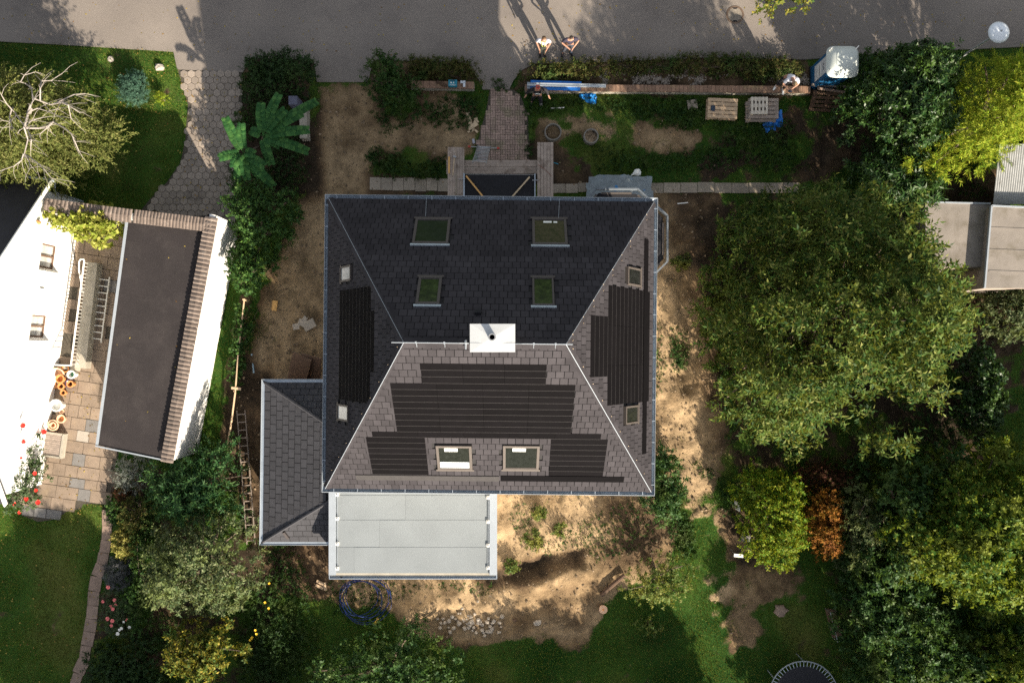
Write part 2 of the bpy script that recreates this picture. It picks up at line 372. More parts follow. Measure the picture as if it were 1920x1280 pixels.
# (polygon, amount of bare soil, how pale the soil is, edge softness in metres)
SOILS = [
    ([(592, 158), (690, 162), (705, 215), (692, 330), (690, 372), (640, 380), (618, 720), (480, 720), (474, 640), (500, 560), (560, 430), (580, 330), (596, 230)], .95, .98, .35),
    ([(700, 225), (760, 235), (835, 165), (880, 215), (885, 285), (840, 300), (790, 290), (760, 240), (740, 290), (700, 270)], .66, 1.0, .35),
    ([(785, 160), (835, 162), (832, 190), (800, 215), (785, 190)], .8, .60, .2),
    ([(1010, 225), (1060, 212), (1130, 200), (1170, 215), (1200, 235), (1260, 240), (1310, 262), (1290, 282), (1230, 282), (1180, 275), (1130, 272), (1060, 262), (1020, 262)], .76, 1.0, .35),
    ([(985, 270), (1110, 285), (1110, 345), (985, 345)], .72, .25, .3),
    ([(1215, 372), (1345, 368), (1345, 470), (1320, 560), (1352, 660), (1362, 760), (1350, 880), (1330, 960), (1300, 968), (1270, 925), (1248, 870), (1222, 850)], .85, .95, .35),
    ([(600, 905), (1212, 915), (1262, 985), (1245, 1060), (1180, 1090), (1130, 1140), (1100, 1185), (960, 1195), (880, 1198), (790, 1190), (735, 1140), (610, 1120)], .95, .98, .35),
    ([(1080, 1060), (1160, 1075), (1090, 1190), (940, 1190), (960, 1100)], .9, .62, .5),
    ([(1130, 930), (1240, 960), (1240, 1050), (1140, 1050)], .85, .28, .5),  # darker patch: shade of the small tree put into the soil tone
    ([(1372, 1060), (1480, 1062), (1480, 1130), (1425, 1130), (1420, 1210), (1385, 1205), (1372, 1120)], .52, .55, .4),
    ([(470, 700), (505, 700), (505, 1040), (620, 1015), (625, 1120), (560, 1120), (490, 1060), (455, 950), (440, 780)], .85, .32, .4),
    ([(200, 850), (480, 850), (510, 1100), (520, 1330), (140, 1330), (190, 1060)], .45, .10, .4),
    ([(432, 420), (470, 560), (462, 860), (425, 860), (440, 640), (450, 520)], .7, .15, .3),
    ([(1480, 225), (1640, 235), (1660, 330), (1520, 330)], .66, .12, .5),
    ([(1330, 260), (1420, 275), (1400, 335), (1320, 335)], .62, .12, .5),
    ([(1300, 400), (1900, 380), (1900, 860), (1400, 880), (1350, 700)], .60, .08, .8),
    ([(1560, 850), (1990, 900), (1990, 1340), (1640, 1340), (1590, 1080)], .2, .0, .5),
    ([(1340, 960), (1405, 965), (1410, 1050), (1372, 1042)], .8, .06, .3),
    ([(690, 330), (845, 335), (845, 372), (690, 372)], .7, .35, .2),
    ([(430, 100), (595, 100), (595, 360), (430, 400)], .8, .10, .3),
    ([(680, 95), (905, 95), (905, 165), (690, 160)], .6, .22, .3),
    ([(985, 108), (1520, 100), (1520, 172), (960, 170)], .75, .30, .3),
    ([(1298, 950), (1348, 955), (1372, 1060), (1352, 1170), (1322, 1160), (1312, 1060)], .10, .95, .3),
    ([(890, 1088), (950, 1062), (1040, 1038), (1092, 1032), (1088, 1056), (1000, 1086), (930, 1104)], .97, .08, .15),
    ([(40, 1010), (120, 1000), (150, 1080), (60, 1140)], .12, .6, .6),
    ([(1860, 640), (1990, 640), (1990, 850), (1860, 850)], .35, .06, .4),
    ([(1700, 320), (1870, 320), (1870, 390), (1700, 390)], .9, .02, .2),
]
MOUNDS = [((800, 1132), .6, .62), ((850, 1120), .5, .40), ((770, 1150), .5, .35), ((1010, 1098), .45, .35), ((920, 1128), .5, .30), ((1300, 740), .9, .30), ((1330, 690), .55, .22), ((1060, 1090), 1.2, .25), ((915, 1090), .4, -.14), ((945, 1080), .45, -.18), ((972, 1072), .45, -.20), ((1000, 1063), .45, -.22), ((1028, 1054), .45, -.20), ((1056, 1047), .45, -.18), ((1080, 1042), .4, -.12), ((985, 1092), .45, .22), ((1045, 1075), .5, .26), ((1095, 1070), .5, .20),
          ((1275, 705), .45, -.30), ((1290, 730), .35, -.28), ((1150, 235), .9, .12), ((1225, 255), .8, .10), ((570, 600), .7, .12), ((545, 470), .8, .10), ((870, 1160), .5, .18), ((1000, 985), 1.0, .12)]
PIT_A, PIT_B = [(121, 612), (150, 616), (141, 686), (104, 682)], [(138, 505), (163, 507), (150, 616), (121, 612)]

def lines(lo, hi, st, far):
    a = np.arange(lo, hi + st / 2, st)
    return np.concatenate([-np.array(far[::-1]) + lo, a, np.array(far) + hi])
gx = lines(-25.0, 25.0, 0.1, [2, 6, 15, 40, 100, 250]); gy = lines(-16.5, 18.0, 0.1, [2, 6, 15, 40, 100, 250])
XX, YY = np.meshgrid(gx, gy)
def ground_masks(X, Y, small=None):
    soil = np.zeros(X.shape); pale = np.full(X.shape, .3); wsum = np.full(X.shape, 1e-3)
    for poly, amt, pl, soft in SOILS:
        P = W2(poly); x0, y0 = P.min(0) - 1.5; x1, y1 = P.max(0) + 1.5
        k = (X > x0) & (X < x1) & (Y > y0) & (Y < y1)
        if not k.any(): continue
        w = sstep(-soft * 2.0, soft * 1.2, sdist(X[k], Y[k], P))
        soil[k] = np.maximum(soil[k], amt * w)
        pale[k] = pale[k] * (1 - w) + pl * w
    n = fnoise(X, Y, 1.6, 11) - .5; n2 = fnoise(X, Y, .35, 23, 3) - .5
    n3 = fnoise(X, Y, 4.5, 61, 3) - .5
    s = sstep(.24, .76, soil + n * 1.15 + n2 * .7 + n3 * .5)
    return s, np.clip(pale + (fnoise(X, Y, 2.2, 51) - .5) * .7 + (fnoise(X, Y, .7, 57, 3) - .5) * .75 - .06, 0, 1), soil
def paved(X, Y):
    d = np.full(X.shape, -9.0)
    for p in (ROADP, DRIVEP, PATHP, TERRP, GPATHP): d = np.maximum(d, sdist(X, Y, W2(p)))
    return d
soilM, paleM, _ = ground_masks(XX, YY)
pv = paved(XX, YY)
flat = np.full(XX.shape, -9.0)
for p_ in ([(690, 331), (845, 331), (845, 360), (690, 360)], [(1034, 340), (1112, 340), (1112, 364), (1034, 364)], [(1208, 338), (1504, 338), (1504, 366), (1208, 366)]): flat = np.maximum(flat, sdist(XX, YY, W2(p_)))
ZZ = soilM * ((fnoise(XX, YY, .9, 3, 5) - .45) * .30 + np.abs(fnoise(XX, YY, .45, 15, 3) - .5) * .22 + (vnoise(XX, YY, .15, 5) - .5) * .06) + (fnoise(XX, YY, 3.5, 8, 3) - .5) * .06
for (p, r, h) in MOUNDS:
    c = G(*p); d = np.hypot(XX - c.x, YY - c.y) / r
    rough = .75 + .5 * fnoise(XX, YY, .3, 77, 3)
    ZZ = ZZ + h * rough * np.exp(-(d * 1.25) ** 2)
ZZ = np.where(flat > -.1, -.015, ZZ * sstep(.1, .4, -flat))
ZZ = np.where(pv > -.12, -.04, ZZ * sstep(.12, .5, -pv) - .01)
da, db = sdist(XX, YY, W2(PIT_A)), sdist(XX, YY, W2(PIT_B))
ZZ = np.where(da > -.05, -1.75, ZZ)
yb0, yb1 = G(150, 505).y, G(140, 616).y
ZZ = np.where((db > -.05) & (da <= -.05), -.25 - 1.5 * np.clip((yb0 - YY) / (yb0 - yb1), 0, 1), ZZ)
far_ = (np.abs(XX) > 25.05) | (YY > 18.05) | (YY < -16.55); ZZ = np.where(far_, -.04, ZZ)
ny_, nx_ = XX.shape
gv = np.stack([XX, YY, ZZ], -1).reshape(-1, 3)
idx = np.arange(ny_ * nx_).reshape(ny_, nx_)
gq = np.stack([idx[:-1, :-1], idx[:-1, 1:], idx[1:, 1:], idx[1:, :-1]], -1).reshape(-1, 4)
def np_mesh(name, v, quads, smooth=False):
    me = bpy.data.meshes.new(name); k = quads.shape[1]
    me.vertices.add(len(v)); me.vertices.foreach_set('co', np.ascontiguousarray(v, dtype=np.float32).ravel())
    me.loops.add(quads.size); me.loops.foreach_set('vertex_index', np.ascontiguousarray(quads, dtype=np.int32).ravel())
    me.polygons.add(len(quads)); me.polygons.foreach_set('loop_start', np.arange(0, quads.size, k, dtype=np.int32))
    me.polygons.foreach_set('loop_total', np.full(len(quads), k, dtype=np.int32))
    if smooth: me.polygons.foreach_set('use_smooth', np.ones(len(quads), bool))
    me.update(calc_edges=True); return me
gme = np_mesh('ground', gv, gq, True)
at = gme.attributes.new('ground_mask', 'FLOAT_COLOR', 'POINT')
dryM = np.clip(.35 + (fnoise(XX, YY, 2.5, 31) - .5) * 1.3, 0, 1)
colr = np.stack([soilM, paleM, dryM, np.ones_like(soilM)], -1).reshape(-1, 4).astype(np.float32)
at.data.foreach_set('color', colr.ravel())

m, nt, out = _nt('ground_soil_and_turf')
g = _n(nt, 'ShaderNodeNewGeometry'); pos = g.outputs['Position']
a = _n(nt, 'ShaderNodeAttribute'); a.attribute_name = 'ground_mask'
sp = _n(nt, 'ShaderNodeSeparateColor'); nt.links.new(a.outputs['Color'], sp.inputs[0])
n_f = _noise(nt, pos, 14, 5, .65); n_g = _noise(nt, pos, 60, 3, .6); n_m = _noise(nt, pos, 3.0, 5, .6)
def madd(x, k, y):
    q = _n(nt, 'ShaderNodeMath', operation='MULTIPLY_ADD'); nt.links.new(x, q.inputs[0]); q.inputs[1].default_value = k
    if hasattr(y, 'links'): nt.links.new(y, q.inputs[2])
    else: q.inputs[2].default_value = y
    return q.outputs[0]
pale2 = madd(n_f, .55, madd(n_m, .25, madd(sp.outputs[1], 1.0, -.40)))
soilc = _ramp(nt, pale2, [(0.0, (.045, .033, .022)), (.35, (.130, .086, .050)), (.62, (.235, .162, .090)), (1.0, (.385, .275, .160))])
soilc = _mix(nt, 1.0, soilc, _ramp(nt, n_g, [(.3, .62), (.6, 1.0)]), 'MULTIPLY')
dry2 = madd(n_f, .5, madd(sp.outputs[2], 1.0, -.25))
grassc = _ramp(nt, dry2, [(0.0, (.015, .055, .008)), (.5, (.050, .108, .016)), (1.0, (.17, .165, .045))])
grassc = _mix(nt, 1.0, grassc, _ramp(nt, n_g, [(.3, .5), (.65, 1.0)]), 'MULTIPLY')
sf = madd(n_g, .35, madd(n_f, 1.1, madd(sp.outputs[0], 1.0, -.72)))
sfr = _ramp(nt, sf, [(.25, 0.0), (.65, 1.0)])
col = _mix(nt, sfr, grassc, soilc)
damp = _ramp(nt, _noise(nt, pos, 1.1, 7, .7), [(.40, .60), (.56, 1.0)])
soilc = _mix(nt, 1.0, soilc, damp, 'MULTIPLY'); col = _mix(nt, sfr, grassc, soilc)
p = _n(nt, 'ShaderNodeBsdfPrincipled'); p.inputs['Roughness'].default_value = .95; p.inputs['Specular IOR Level'].default_value = .1
nt.links.new(col, p.inputs['Base Color'])
b1 = _n(nt, 'ShaderNodeBump'); b1.inputs['Strength'].default_value = .7; b1.inputs['Distance'].default_value = .05
nt.links.new(madd(n_g, .4, n_f), b1.inputs['Height']); nt.links.new(b1.outputs[0], p.inputs['Normal'])
nt.links.new(p.outputs[0], out.inputs[0])
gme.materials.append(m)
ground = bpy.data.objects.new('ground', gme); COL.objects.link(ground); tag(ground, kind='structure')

# ------------------------------------------------------------------ road, drive, paths, terrace
def sheet(name, poly, z0, z1, mat, structure=True):
    b = MB(); b.prism([tuple(p) for p in W2(poly)], z0, z1)
    return b.build(name, mat, kind='structure' if structure else None)
road = sheet('road', ROADP, -.06, .0, ASPHALT)

def inside(x, y, P): return float(sdist(np.array([x]), np.array([y]), P)[0])
drive = sheet('driveway', DRIVEP, -.07, -.022, JOINT)
PITCH = 0.300; rr = PITCH / math.sqrt(3) * .955
hb = MB(); hx = [(rr * math.cos(R_(60 * k + 30)), rr * math.sin(R_(60 * k + 30))) for k in range(6)]; hi_ = [(x * .93, y * .93) for x, y in hx]
hb.add([(x, y, -.04) for x, y in hx] + [(x, y, -.006) for x, y in hx] + [(x, y, .004) for x, y in hi_],
       [(k, (k + 1) % 6, 6 + (k + 1) % 6, 6 + k) for k in range(6)] + [(6 + k, 6 + (k + 1) % 6, 12 + (k + 1) % 6, 12 + k) for k in range(6)] + [tuple(range(12, 18))])
hexme = hb.mesh('hex_paver', HEXP)
DP = W2(DRIVEP); x0, y0 = DP.min(0); x1, y1 = DP.max(0); rng = random.Random(5); cand = []
row = 0; y = y0
while y < y1:
    x = x0 + (PITCH / 2 if row % 2 else 0)
    while x < x1:
        if inside(x, y, DP) > .04: cand.append((x, y))
        x += PITCH
    y += PITCH * math.sqrt(3) / 2; row += 1
cand.sort(key=lambda q: -q[1])
wl = wloc(drive); extra = MB()
for i, (x, y) in enumerate(cand):
    z = rng.uniform(-.004, .006)
    if i < 300:
        link_mesh('hex_paver', hexme, drive, (x - wl.x, y - wl.y, z - wl.z), (rng.uniform(-.012, .012), rng.uniform(-.012, .012), rng.uniform(-.03, .03)))
    else:
        extra.add([(q.co.x + x, q.co.y + y, q.co.z + z) for q in hexme.vertices], [tuple(f.vertices) for f in hexme.polygons])
if extra.v: extra.build('hex_paver_field', HEXP, drive, kind='stuff')

# red brick path: bricks a few pixels long, real pieces joined into one part
path = sheet('brick_path', PATHP, -.07, -.02, JOINT)
PP = W2(PATHP); x0, y0 = PP.min(0); x1, y1 = PP.max(0); bb = MB(); rng = random.Random(8)
Lb, Wb = .20, .10; yy = y0; j = 0
while yy < y1:
    xx = x0; i = 0
    while xx < x1:
        for (cx, cy, sx, sy) in (((xx + Lb / 2, yy + Wb / 2, Lb, Wb), (xx + Lb / 2, yy + Wb * 1.5, Lb, Wb)) if (i + j) % 2 == 0 else
                                 ((xx + Wb / 2, yy + Lb / 2, Wb, Lb), (xx + Wb * 1.5, yy + Lb / 2, Wb, Lb))):
            if inside(cx, cy, PP) > .03 + rng.uniform(-.05, .1):
                bb.box((cx, cy, -.015 + rng.uniform(-.004, .005)), (sx - .014, sy - .014, .035), rz=rng.uniform(-.03, .03))
        xx += Lb; i += 1
    yy += Lb; j += 1
bb.build('brick_field', BRICK, path, kind='stuff')

# concrete slab strips beside the house
def slab_strip(name, a, b, w, n, mat, z=.012, wob=.02, th=.05, seed=1):
    rng = random.Random(seed); a, b = G(*a), G(*b); d = (b - a); L = d.length; d.normalize(); s = Vector((-d.y, d.x, 0))
    base = MB(); base.prism([tuple((a + s * w * k1 + d * 0 + (b - a) * k2).xy) for k1, k2 in ((-.5, 0), (-.5, 1), (.5, 1), (.5, 0))], -.07, -.03)
    st = base.build(name, JOINT, kind='structure'); u = MB(); u.box((0, 0, 0), (1, 1, 1)); me = u.mesh('slab', mat); wl = wloc(st)
    for i in range(n):
        c = a + d * (L * (i + .5) / n) + s * rng.uniform(-wob, wob) - wl
        c.z = z - th / 2 - wl.z + rng.uniform(-.006, .006)
        o = link_mesh('slab', me, st, c, (rng.uniform(-.01, .01), rng.uniform(-.01, .01), math.atan2(d.y, d.x) + rng.uniform(-.015, .015)), (L / n - .018, w - .01, th))
    return st
slab_strip('slab_path', (693, 345), (842, 347), .52, 7, SLAB, seed=2)
slab_strip('slab_path', (1036, 353), (1108, 352), .38, 3, SLAB, seed=3)
slab_strip('slab_path', (1212, 352), (1500, 352), .42, 9, SLAB, seed=4)

# terrace of mixed slabs, laid parallel to the white house
terr = sheet('terrace', TERRP, -.08, -.03, JOINT)
TP = W2(TERRP); TH = math.atan2(-.139, .990)       # along-wall direction, turned
du, dv = Vector((math.cos(R_(-8)), math.sin(R_(-8)), 0)), Vector((-math.sin(R_(-8)), math.cos(R_(-8)), 0))
uc = MB(); uc.box((0, 0, 0), (1, 1, 1)); rng = random.Random(21)
sl_mesh = {k: uc.mesh('slab', mt) for k, mt in (('tan', SLABTAN), ('grey', SLABGREY), ('pale', SLABPALE))}
pa, pb = W2(PIT_A), W2(PIT_B); wl = wloc(terr); n_slab = 0
org = G(150, 700); SPECIAL = [((137, 896), 'pale'), ((150, 852), 'grey'), ((173, 797), 'grey'), ((146, 912), 'grey'), ((152, 925), 'grey'), ((136, 935), 'grey'), ((58, 952), 'grey'), ((83, 962), 'grey'), ((183, 902), 'pale'), ((212, 545), 'grey'), ((165, 822), 'pale'), ((105, 895), 'pale')]
SPW = [(G(*q), k) for q, k in SPECIAL]
v = -8.0
while v < 8.0:
    hgt = rng.choice([.40, .45, .5, .5]); u = -3.6 + rng.uniform(0, .3)
    while u < 4.2:
        wd = rng.choice([.42, .5, .5, .62, .75, .9])
        c = org + du * (u + wd / 2) + dv * (v + hgt / 2)
        if inside(c.x, c.y, TP) > .06 and inside(c.x, c.y, pa) < .1 and inside(c.x, c.y, pb) < .1 and n_slab < 290:
            kind = 'tan'
            near = [k for q, k in SPW if (q - c).length < .25]
            if near: kind = near[0]
            elif rng.random() < .012: kind = 'grey'
            link_mesh('slab', sl_mesh[kind], terr, (c.x - wl.x, c.y - wl.y, -.028 + rng.uniform(-.008, .008) - wl.z),
                      (rng.uniform(-.012, .012), rng.uniform(-.012, .012), R_(-8) + rng.uniform(-.012, .012)), (wd - rng.uniform(.012, .03), hgt - rng.uniform(.012, .03), .055)); n_slab += 1
        u += wd
    v += hgt

# pink stepping path down the left lawn
gp = sheet('garden_path', GPATHP, -.09, -.05, JOINT); rng = random.Random(3); wl = wloc(gp); pm = uc.mesh('slab', PATHPINK)
line = [(201, 955), (201, 985), (199, 1012), (195, 1036), (190, 1058), (181, 1080), (176, 1108), (174, 1135), (171, 1160), (168, 1184), (162, 1210), (157, 1238), (146, 1262), (138, 1290)]
for i in range(len(line) - 1):
    a_, b_ = G(*line[i]), G(*line[i + 1]); c = (a_ + b_) / 2; d = b_ - a_
    link_mesh('slab', pm, gp, (c.x - wl.x, c.y - wl.y, -.025 - wl.z + rng.uniform(-.01, .008)), (0, 0, math.atan2(d.y, d.x) + rng.uniform(-.05, .05)), (d.length - .02, rng.uniform(.38, .50), .06))

# ------------------------------------------------------------------ the main house
HE, HR = 5.6, 10.45               # eaves and ridge height
HC = Vector((-0.75, 0.24, 0)); HA = R_(-0.62); HW, HD = 5.49, 4.89; RH = 2.24; RUN = HW - RH
hR = Matrix.Rotation(HA, 3, 'Z')
def hp(u, v, z): return HC + hR @ Vector((u, v, 0)) + Vector((0, 0, z))
house = thing('hip_roofed_house', 'large house in the middle with a charcoal shingle hip roof and black solar rows', 'house', HC)
wb = MB(); wb.prism([tuple(hp(u, v, 0).xy) for u, v in ((-HW + .55, -HD + .5), (HW - .55, -HD + .5), (HW - .55, HD - .5), (-HW + .55, HD - .5))], -.1, HE - .05)
wb.build('wall', WHITEWALL, house)
sb = MB(); sb.prism([tuple(hp(u, v, 0).xy) for u, v in ((-HW, -HD), (HW, -HD), (HW, HD), (-HW, HD))], HE - .2, HE - .035)
sb.build('eaves_soffit', WHITEP, house)

class Face:
    """A roof slope: u along the eave, w up the slope."""
    def __init__(s, name, O, e, up, Le, Ls, il, ir):
        s.name = name; s.O = O; s.e = e.normalized(); s.s = up.normalized(); s.n = s.e.cross(s.s).normalized()
        s.Le, s.Ls, s.il, s.ir = Le, Ls, il, ir
        s.Mx = Matrix((s.e, s.s, s.n)).transposed()
    def P(s, u, w, h=0.0): return s.O + s.e * u + s.s * w + s.n * h
    def px(s, x, y, h=0.0):
        c = Vector((0, 0, CAMZ)); d = (G(x, y, 0) - c); o = s.O + s.n * h
        t = (o - c).dot(s.n) / d.dot(s.n); q = c + d * t - s.O
        return q.dot(s.e), q.dot(s.s)
    def left(s, w): return s.il * w / s.Ls
    def right(s, w): return s.Le - s.ir * w / s.Ls
def mkface(name, a, b, c, d):
    a, b, c, d = [Vector(q) for q in (a, b, c, d)]; e = (b - a).normalized(); L = (b - a).length
    n = e.cross(d - a).normalized(); sl = n.cross(e).normalized(); Ls = (d - a).dot(sl)
    return Face(name, a, e, sl, L, Ls, (d - a).dot(e), L - (c - a).dot(e))
fS = mkface('S', hp(-HW, -HD, HE), hp(HW, -HD, HE), hp(RH, 0, HR), hp(-RH, 0, HR))
fN = mkface('N', hp(HW, HD, HE), hp(-HW, HD, HE), hp(-RH, 0, HR), hp(RH, 0, HR))
fE = mkface('E', hp(HW, -HD, HE), hp(HW, HD, HE), hp(RH, 0, HR), hp(RH, 0, HR))
fW = mkface('W', hp(-HW, HD, HE), hp(-HW, -HD, HE), hp(-RH, 0, HR), hp(-RH, 0, HR))
EXPO = .277
def rects(face, lst):
    out = []
    for (xa, ya, xb, yb) in lst:
        q = [face.px(x, y) for x, y in ((xa, ya), (xb, ya), (xb, yb), (xa, yb))]
        us = sorted(p[0] for p in q); ws = sorted(p[1] for p in q)
        out.append(((us[0] + us[1]) / 2, (ws[0] + ws[1]) / 2, (us[2] + us[3]) / 2, (ws[2] + ws[3]) / 2))
    return out
solar = {'S': rects(fS, [(790, 688, 1024, 712), (738, 713, 1075, 807), (698, 808, 1127, 819), (693, 820, 800, 889), (1031, 820, 1135, 889)]),
         'E': rects(fE, [(1109, 592, 1135, 706), (1134, 540, 1212, 756)]),
         'W': rects(fW, [(641, 541, 690, 752), (690, 583, 703, 697)]), 'N': []}
sky_px = {'S': [(817, 831, 887, 879), (941, 831, 1013, 879)], 'N': [(774, 411, 845, 461), (996, 411, 1065, 463), (780, 520, 829, 575), (996, 521, 1041, 577)],
          'E': [(1173, 500, 1200, 538), (1169, 758, 1195, 796)], 'W': [(641, 496, 662, 530), (635, 756, 657, 791)]}
def shrink(l, k=.035): return [(a + k, b + k, c_ - k, d - k) for a, b, c_, d in l]
skyl = {k: shrink(rects(f, sky_px[k])) for k, f in (('S', fS), ('N', fN), ('E', fE), ('W', fW))}
eavestrip = {'S': rects(fS, [(668, 890, 936, 899), (939, 891, 1170, 901)]), 'E': rects(fE, [(1205, 448, 1212, 850)]), 'N': [], 'W': []}
# the box on the ridge
shin = MB(); shin.box((0, 0, .008), (.231, EXPO - .022, .016), M=Matrix.Rotation(R_(-1.6), 3, 'X')); shme = shin.mesh('shingle', SHINGLE)
mod = MB(); mod.box((0, .006, .011), (1, EXPO - .014, .014)); mod.box((0, -EXPO / 2 + .006, .013), (1, .010, .016), m=1); modme = mod.mesh('solar_shingle', [SOLAR, SOLAREDGE])  # grey edge strip paints in the thin reflection line along each course
wl = HC
for face in (fS, fN, fE, fW):
    dk = MB(); up = MB()
    q = [face.P(0, 0, -.02), face.P(face.Le, 0, -.02), face.P(face.right(face.Ls), face.Ls, -.02)]
    if face.right(face.Ls) - face.left(face.Ls) > .02: q.append(face.P(face.left(face.Ls), face.Ls, -.02))
    dk.add(q, [tuple(range(len(q)))])
    slope = dk.build('roof_slope', DECKB, house)
    n = int(face.Ls / EXPO) + 1; rngS = random.Random(hash(face.name) % 7 + 3); singles = []; field = MB()
    rot = face.Mx.to_euler()
    for i in range(n):
        w0, w1 = i * EXPO, min((i + 1) * EXPO, face.Ls - .03); wm = (w0 + w1) / 2
        if w1 - w0 < .05: continue
        L0, R0, L1, R1 = face.left(w0), face.right(w0), face.left(w1), face.right(w1)
        pitch = .25; u = math.floor(L0 / pitch) * pitch - (i % 2) * pitch / 2 + rngS.uniform(-.012, .012)
        sol = []
        for (a, b, c, d) in solar[face.name]:
            if b - .08 < wm < d + .08 and not any(a < y and c > x for x, y in sol): sol.append((a, c))
        for (a, c) in sol:
            k = max(1, round((c - a) / 1.35)); ww = (c - a) / k
            for j in range(k):
                o = link_mesh('solar_shingle', modme, slope, face.P(a + ww * (j + .5), w0 + EXPO / 2, 0) - wl, rot, (ww - .006, 1, 1))
        while u < R0:
            u0, u1 = u + .010, u + pitch - .010; um = (u0 + u1) / 2; u += pitch
            blocked = any(a < um < c for a, c in sol); cut = False
            for a, c in sol:
                if u0 < a < u1: u1 = a - .004; cut = True; blocked = u1 - u0 < .03
                elif u0 < c < u1: u0 = c + .004; cut = True; blocked = u1 - u0 < .03
            for (a, b, c, d) in skyl[face.name]:
                if a - .03 < um < c + .03 and b - .03 < wm < d + .03: blocked = True
            if blocked: continue
            full = not cut and u0 > max(L0, L1) and u1 < min(R0, R1)
            if full and w1 - w0 > EXPO - .01:
                singles.append((wm, um)); continue
            a0, b0, a1, b1 = max(u0, L0), min(u1, R0), max(u0, L1), min(u1, R1)
            if b0 - a0 < .02: continue
            if b1 <= a1: a1 = b1 = (a1 + b1) / 2
            field.add([face.P(a0, w0 + .006, .018), face.P(b0, w0 + .006, .018), face.P(b1, w1, .008), face.P(a1, w1, .008), face.P(a0, w0 + .006, 0), face.P(b0, w0 + .006, 0)],
                      [(0, 1, 2, 3), (4, 5, 1, 0)])
    singles.sort(key=lambda q: -q[0])
    for k, (wm, um) in enumerate(singles):
        if k < 296:
            link_mesh('shingle', shme, slope, face.P(um, wm, .003 + rngS.uniform(0, .003)) - wl, rot)
        else:
            field.add([face.P(um - .1155, wm - .127, .018), face.P(um + .1155, wm - .127, .018), face.P(um + .1155, wm + .132, .008), face.P(um - .1155, wm + .132, .008), face.P(um - .1155, wm - .127, 0), face.P(um + .1155, wm - .127, 0)],
                      [(0, 1, 2, 3), (4, 5, 1, 0)])
    field.build('shingle_field', SHINGLE, slope, kind='stuff')
    for (a, b, c, d) in eavestrip[face.name]:
        e_ = MB(); e_.bar(face.P(a, (b + d) / 2, .03), face.P(c, (b + d) / 2, .03), d - b, .02, up=face.n); e_.build('eaves_strip', SOLAREDGE if face.name == 'S' and a < 4.6 else SOLAR, slope)
    # roof windows
    for wi, (a, b, c, d) in enumerate(skyl[face.name]):
        fr = MB(); fm = FRAMEL if face.name in 'SE' else FRAME
        t = .085 if (c - a) > .7 else .06; hgt = .085
        def bx(u0, w0, u1, w1, h0, h1, m=0, mb=None):
            cc = face.P((u0 + u1) / 2, (w0 + w1) / 2, (h0 + h1) / 2); (mb or fr).box(cc, (abs(u1 - u0), abs(w1 - w0), h1 - h0), M=face.Mx, m=m)
        bx(a, b, c, b + t, -.02, hgt); bx(a, d - t, c, d, -.02, hgt); bx(a, b + t, a + t, d - t, -.02, hgt - .004); bx(c - t, b + t, c, d - t, -.02, hgt - .004)
        bx(a + t, d - t * 1.5, c - t, d - t, 0, hgt - .02); bx(a + t, b + t, c - t, b + t * 1.3, 0, hgt - .02)
        win = fr.build('roof_window', fm, house, bevel=.006)
        fl = MB(); bx(a - .05, b - .09, c + .05, b - .004, 0, .05, mb=fl); fl.build('flashing', fm, win)
        if face.name == 'N':
            fl2 = MB(); bx(a - .05, d + .004, c + .05, d + .075, 0, .07, mb=fl2); fl2.build('flashing', ZINC, win)
        gm = {'S': GLASS, 'N': GLASS, 'E': GLASS, 'W': GLASSR}[face.name]
        if face.name == 'N' and wi >= 2: gm = GLASSG
        if face.name == 'N' and wi == 1: gm = GLASSB
        gl = MB(); bx(a + t, b + t, c - t, d - t, .0, hgt - .03, mb=gl); gl.build('pane', gm, win)
        if face.name == 'S':
            st = MB(); uu = a + t + (c - a) * (.16 if wi == 0 else .19); ww = d - t - .05; bx(uu, ww - .17, uu + .42, ww - .01, hgt - .03, hgt - .026, mb=st); st.build('sticker', STICKER, win)
            if wi == 0:
                cu = MB(); bx(a + t + .01, b + t + .01, c - t - .01, b + t + .33, hgt - .03, hgt - .022, mb=cu); cu.build('blind', M('blind_cloth', (.42, .45, .46), .6, .05), win)
        if face.name == 'N' and wi == 1:
            st = MB(); bx(a + .30, b + .16, a + .42, b + .24, hgt - .03, hgt - .026, mb=st); bx(a + .48, b + .15, a + .75, b + .24, hgt - .03, hgt - .026, mb=st); st.build('sticker', STICKER, win)

# ridge and hip caps
capb = MB(); W_ = .135
def capmesh(drop):
    q = MB(); z = -drop * W_
    q.add([(-.16, 0, .03), (.16, 0, .022), (.16, W_, .022 + z), (-.16, W_, .03 + z), (.16, -W_, .022 + z), (-.16, -W_, .03 + z), (-.16, W_, z), (-.16, -W_, z), (-.16, 0, 0)],
          [(0, 1, 2, 3), (1, 0, 5, 4), (0, 3, 6, 8), (5, 0, 8, 7)]); return q.mesh('ridge_cap', SHINGLE)
cap_r, cap_h = capmesh(1.0), capmesh(.75)
caproot = MB(); caproot.bar(hp(-RH, 0, HR - .06), hp(RH, 0, HR - .06), .04, .04); ridge = caproot.build('ridge_board', DECKB, house)
def capline(a, b, me, step, skip=None):
    d = b - a; n = max(1, round(d.length / step)); d.normalize()
    s = Vector((0, 0, 1)).cross(d).normalized(); u = d.cross(s); R3 = Matrix((d, s, u)).transposed().to_euler()
    for i in range(n):
        p = a + (b - a) * ((i + .5) / n)
        if skip and skip(p): continue
        link_mesh('ridge_cap', me, ridge, p - wl + Vector((0, 0, .012)), R3, ((b - a).length / n / .315, 1, 1))
capline(hp(-RH, 0, HR), hp(RH, 0, HR), cap_r, .30, lambda p: -1.15 < p.x < .12)
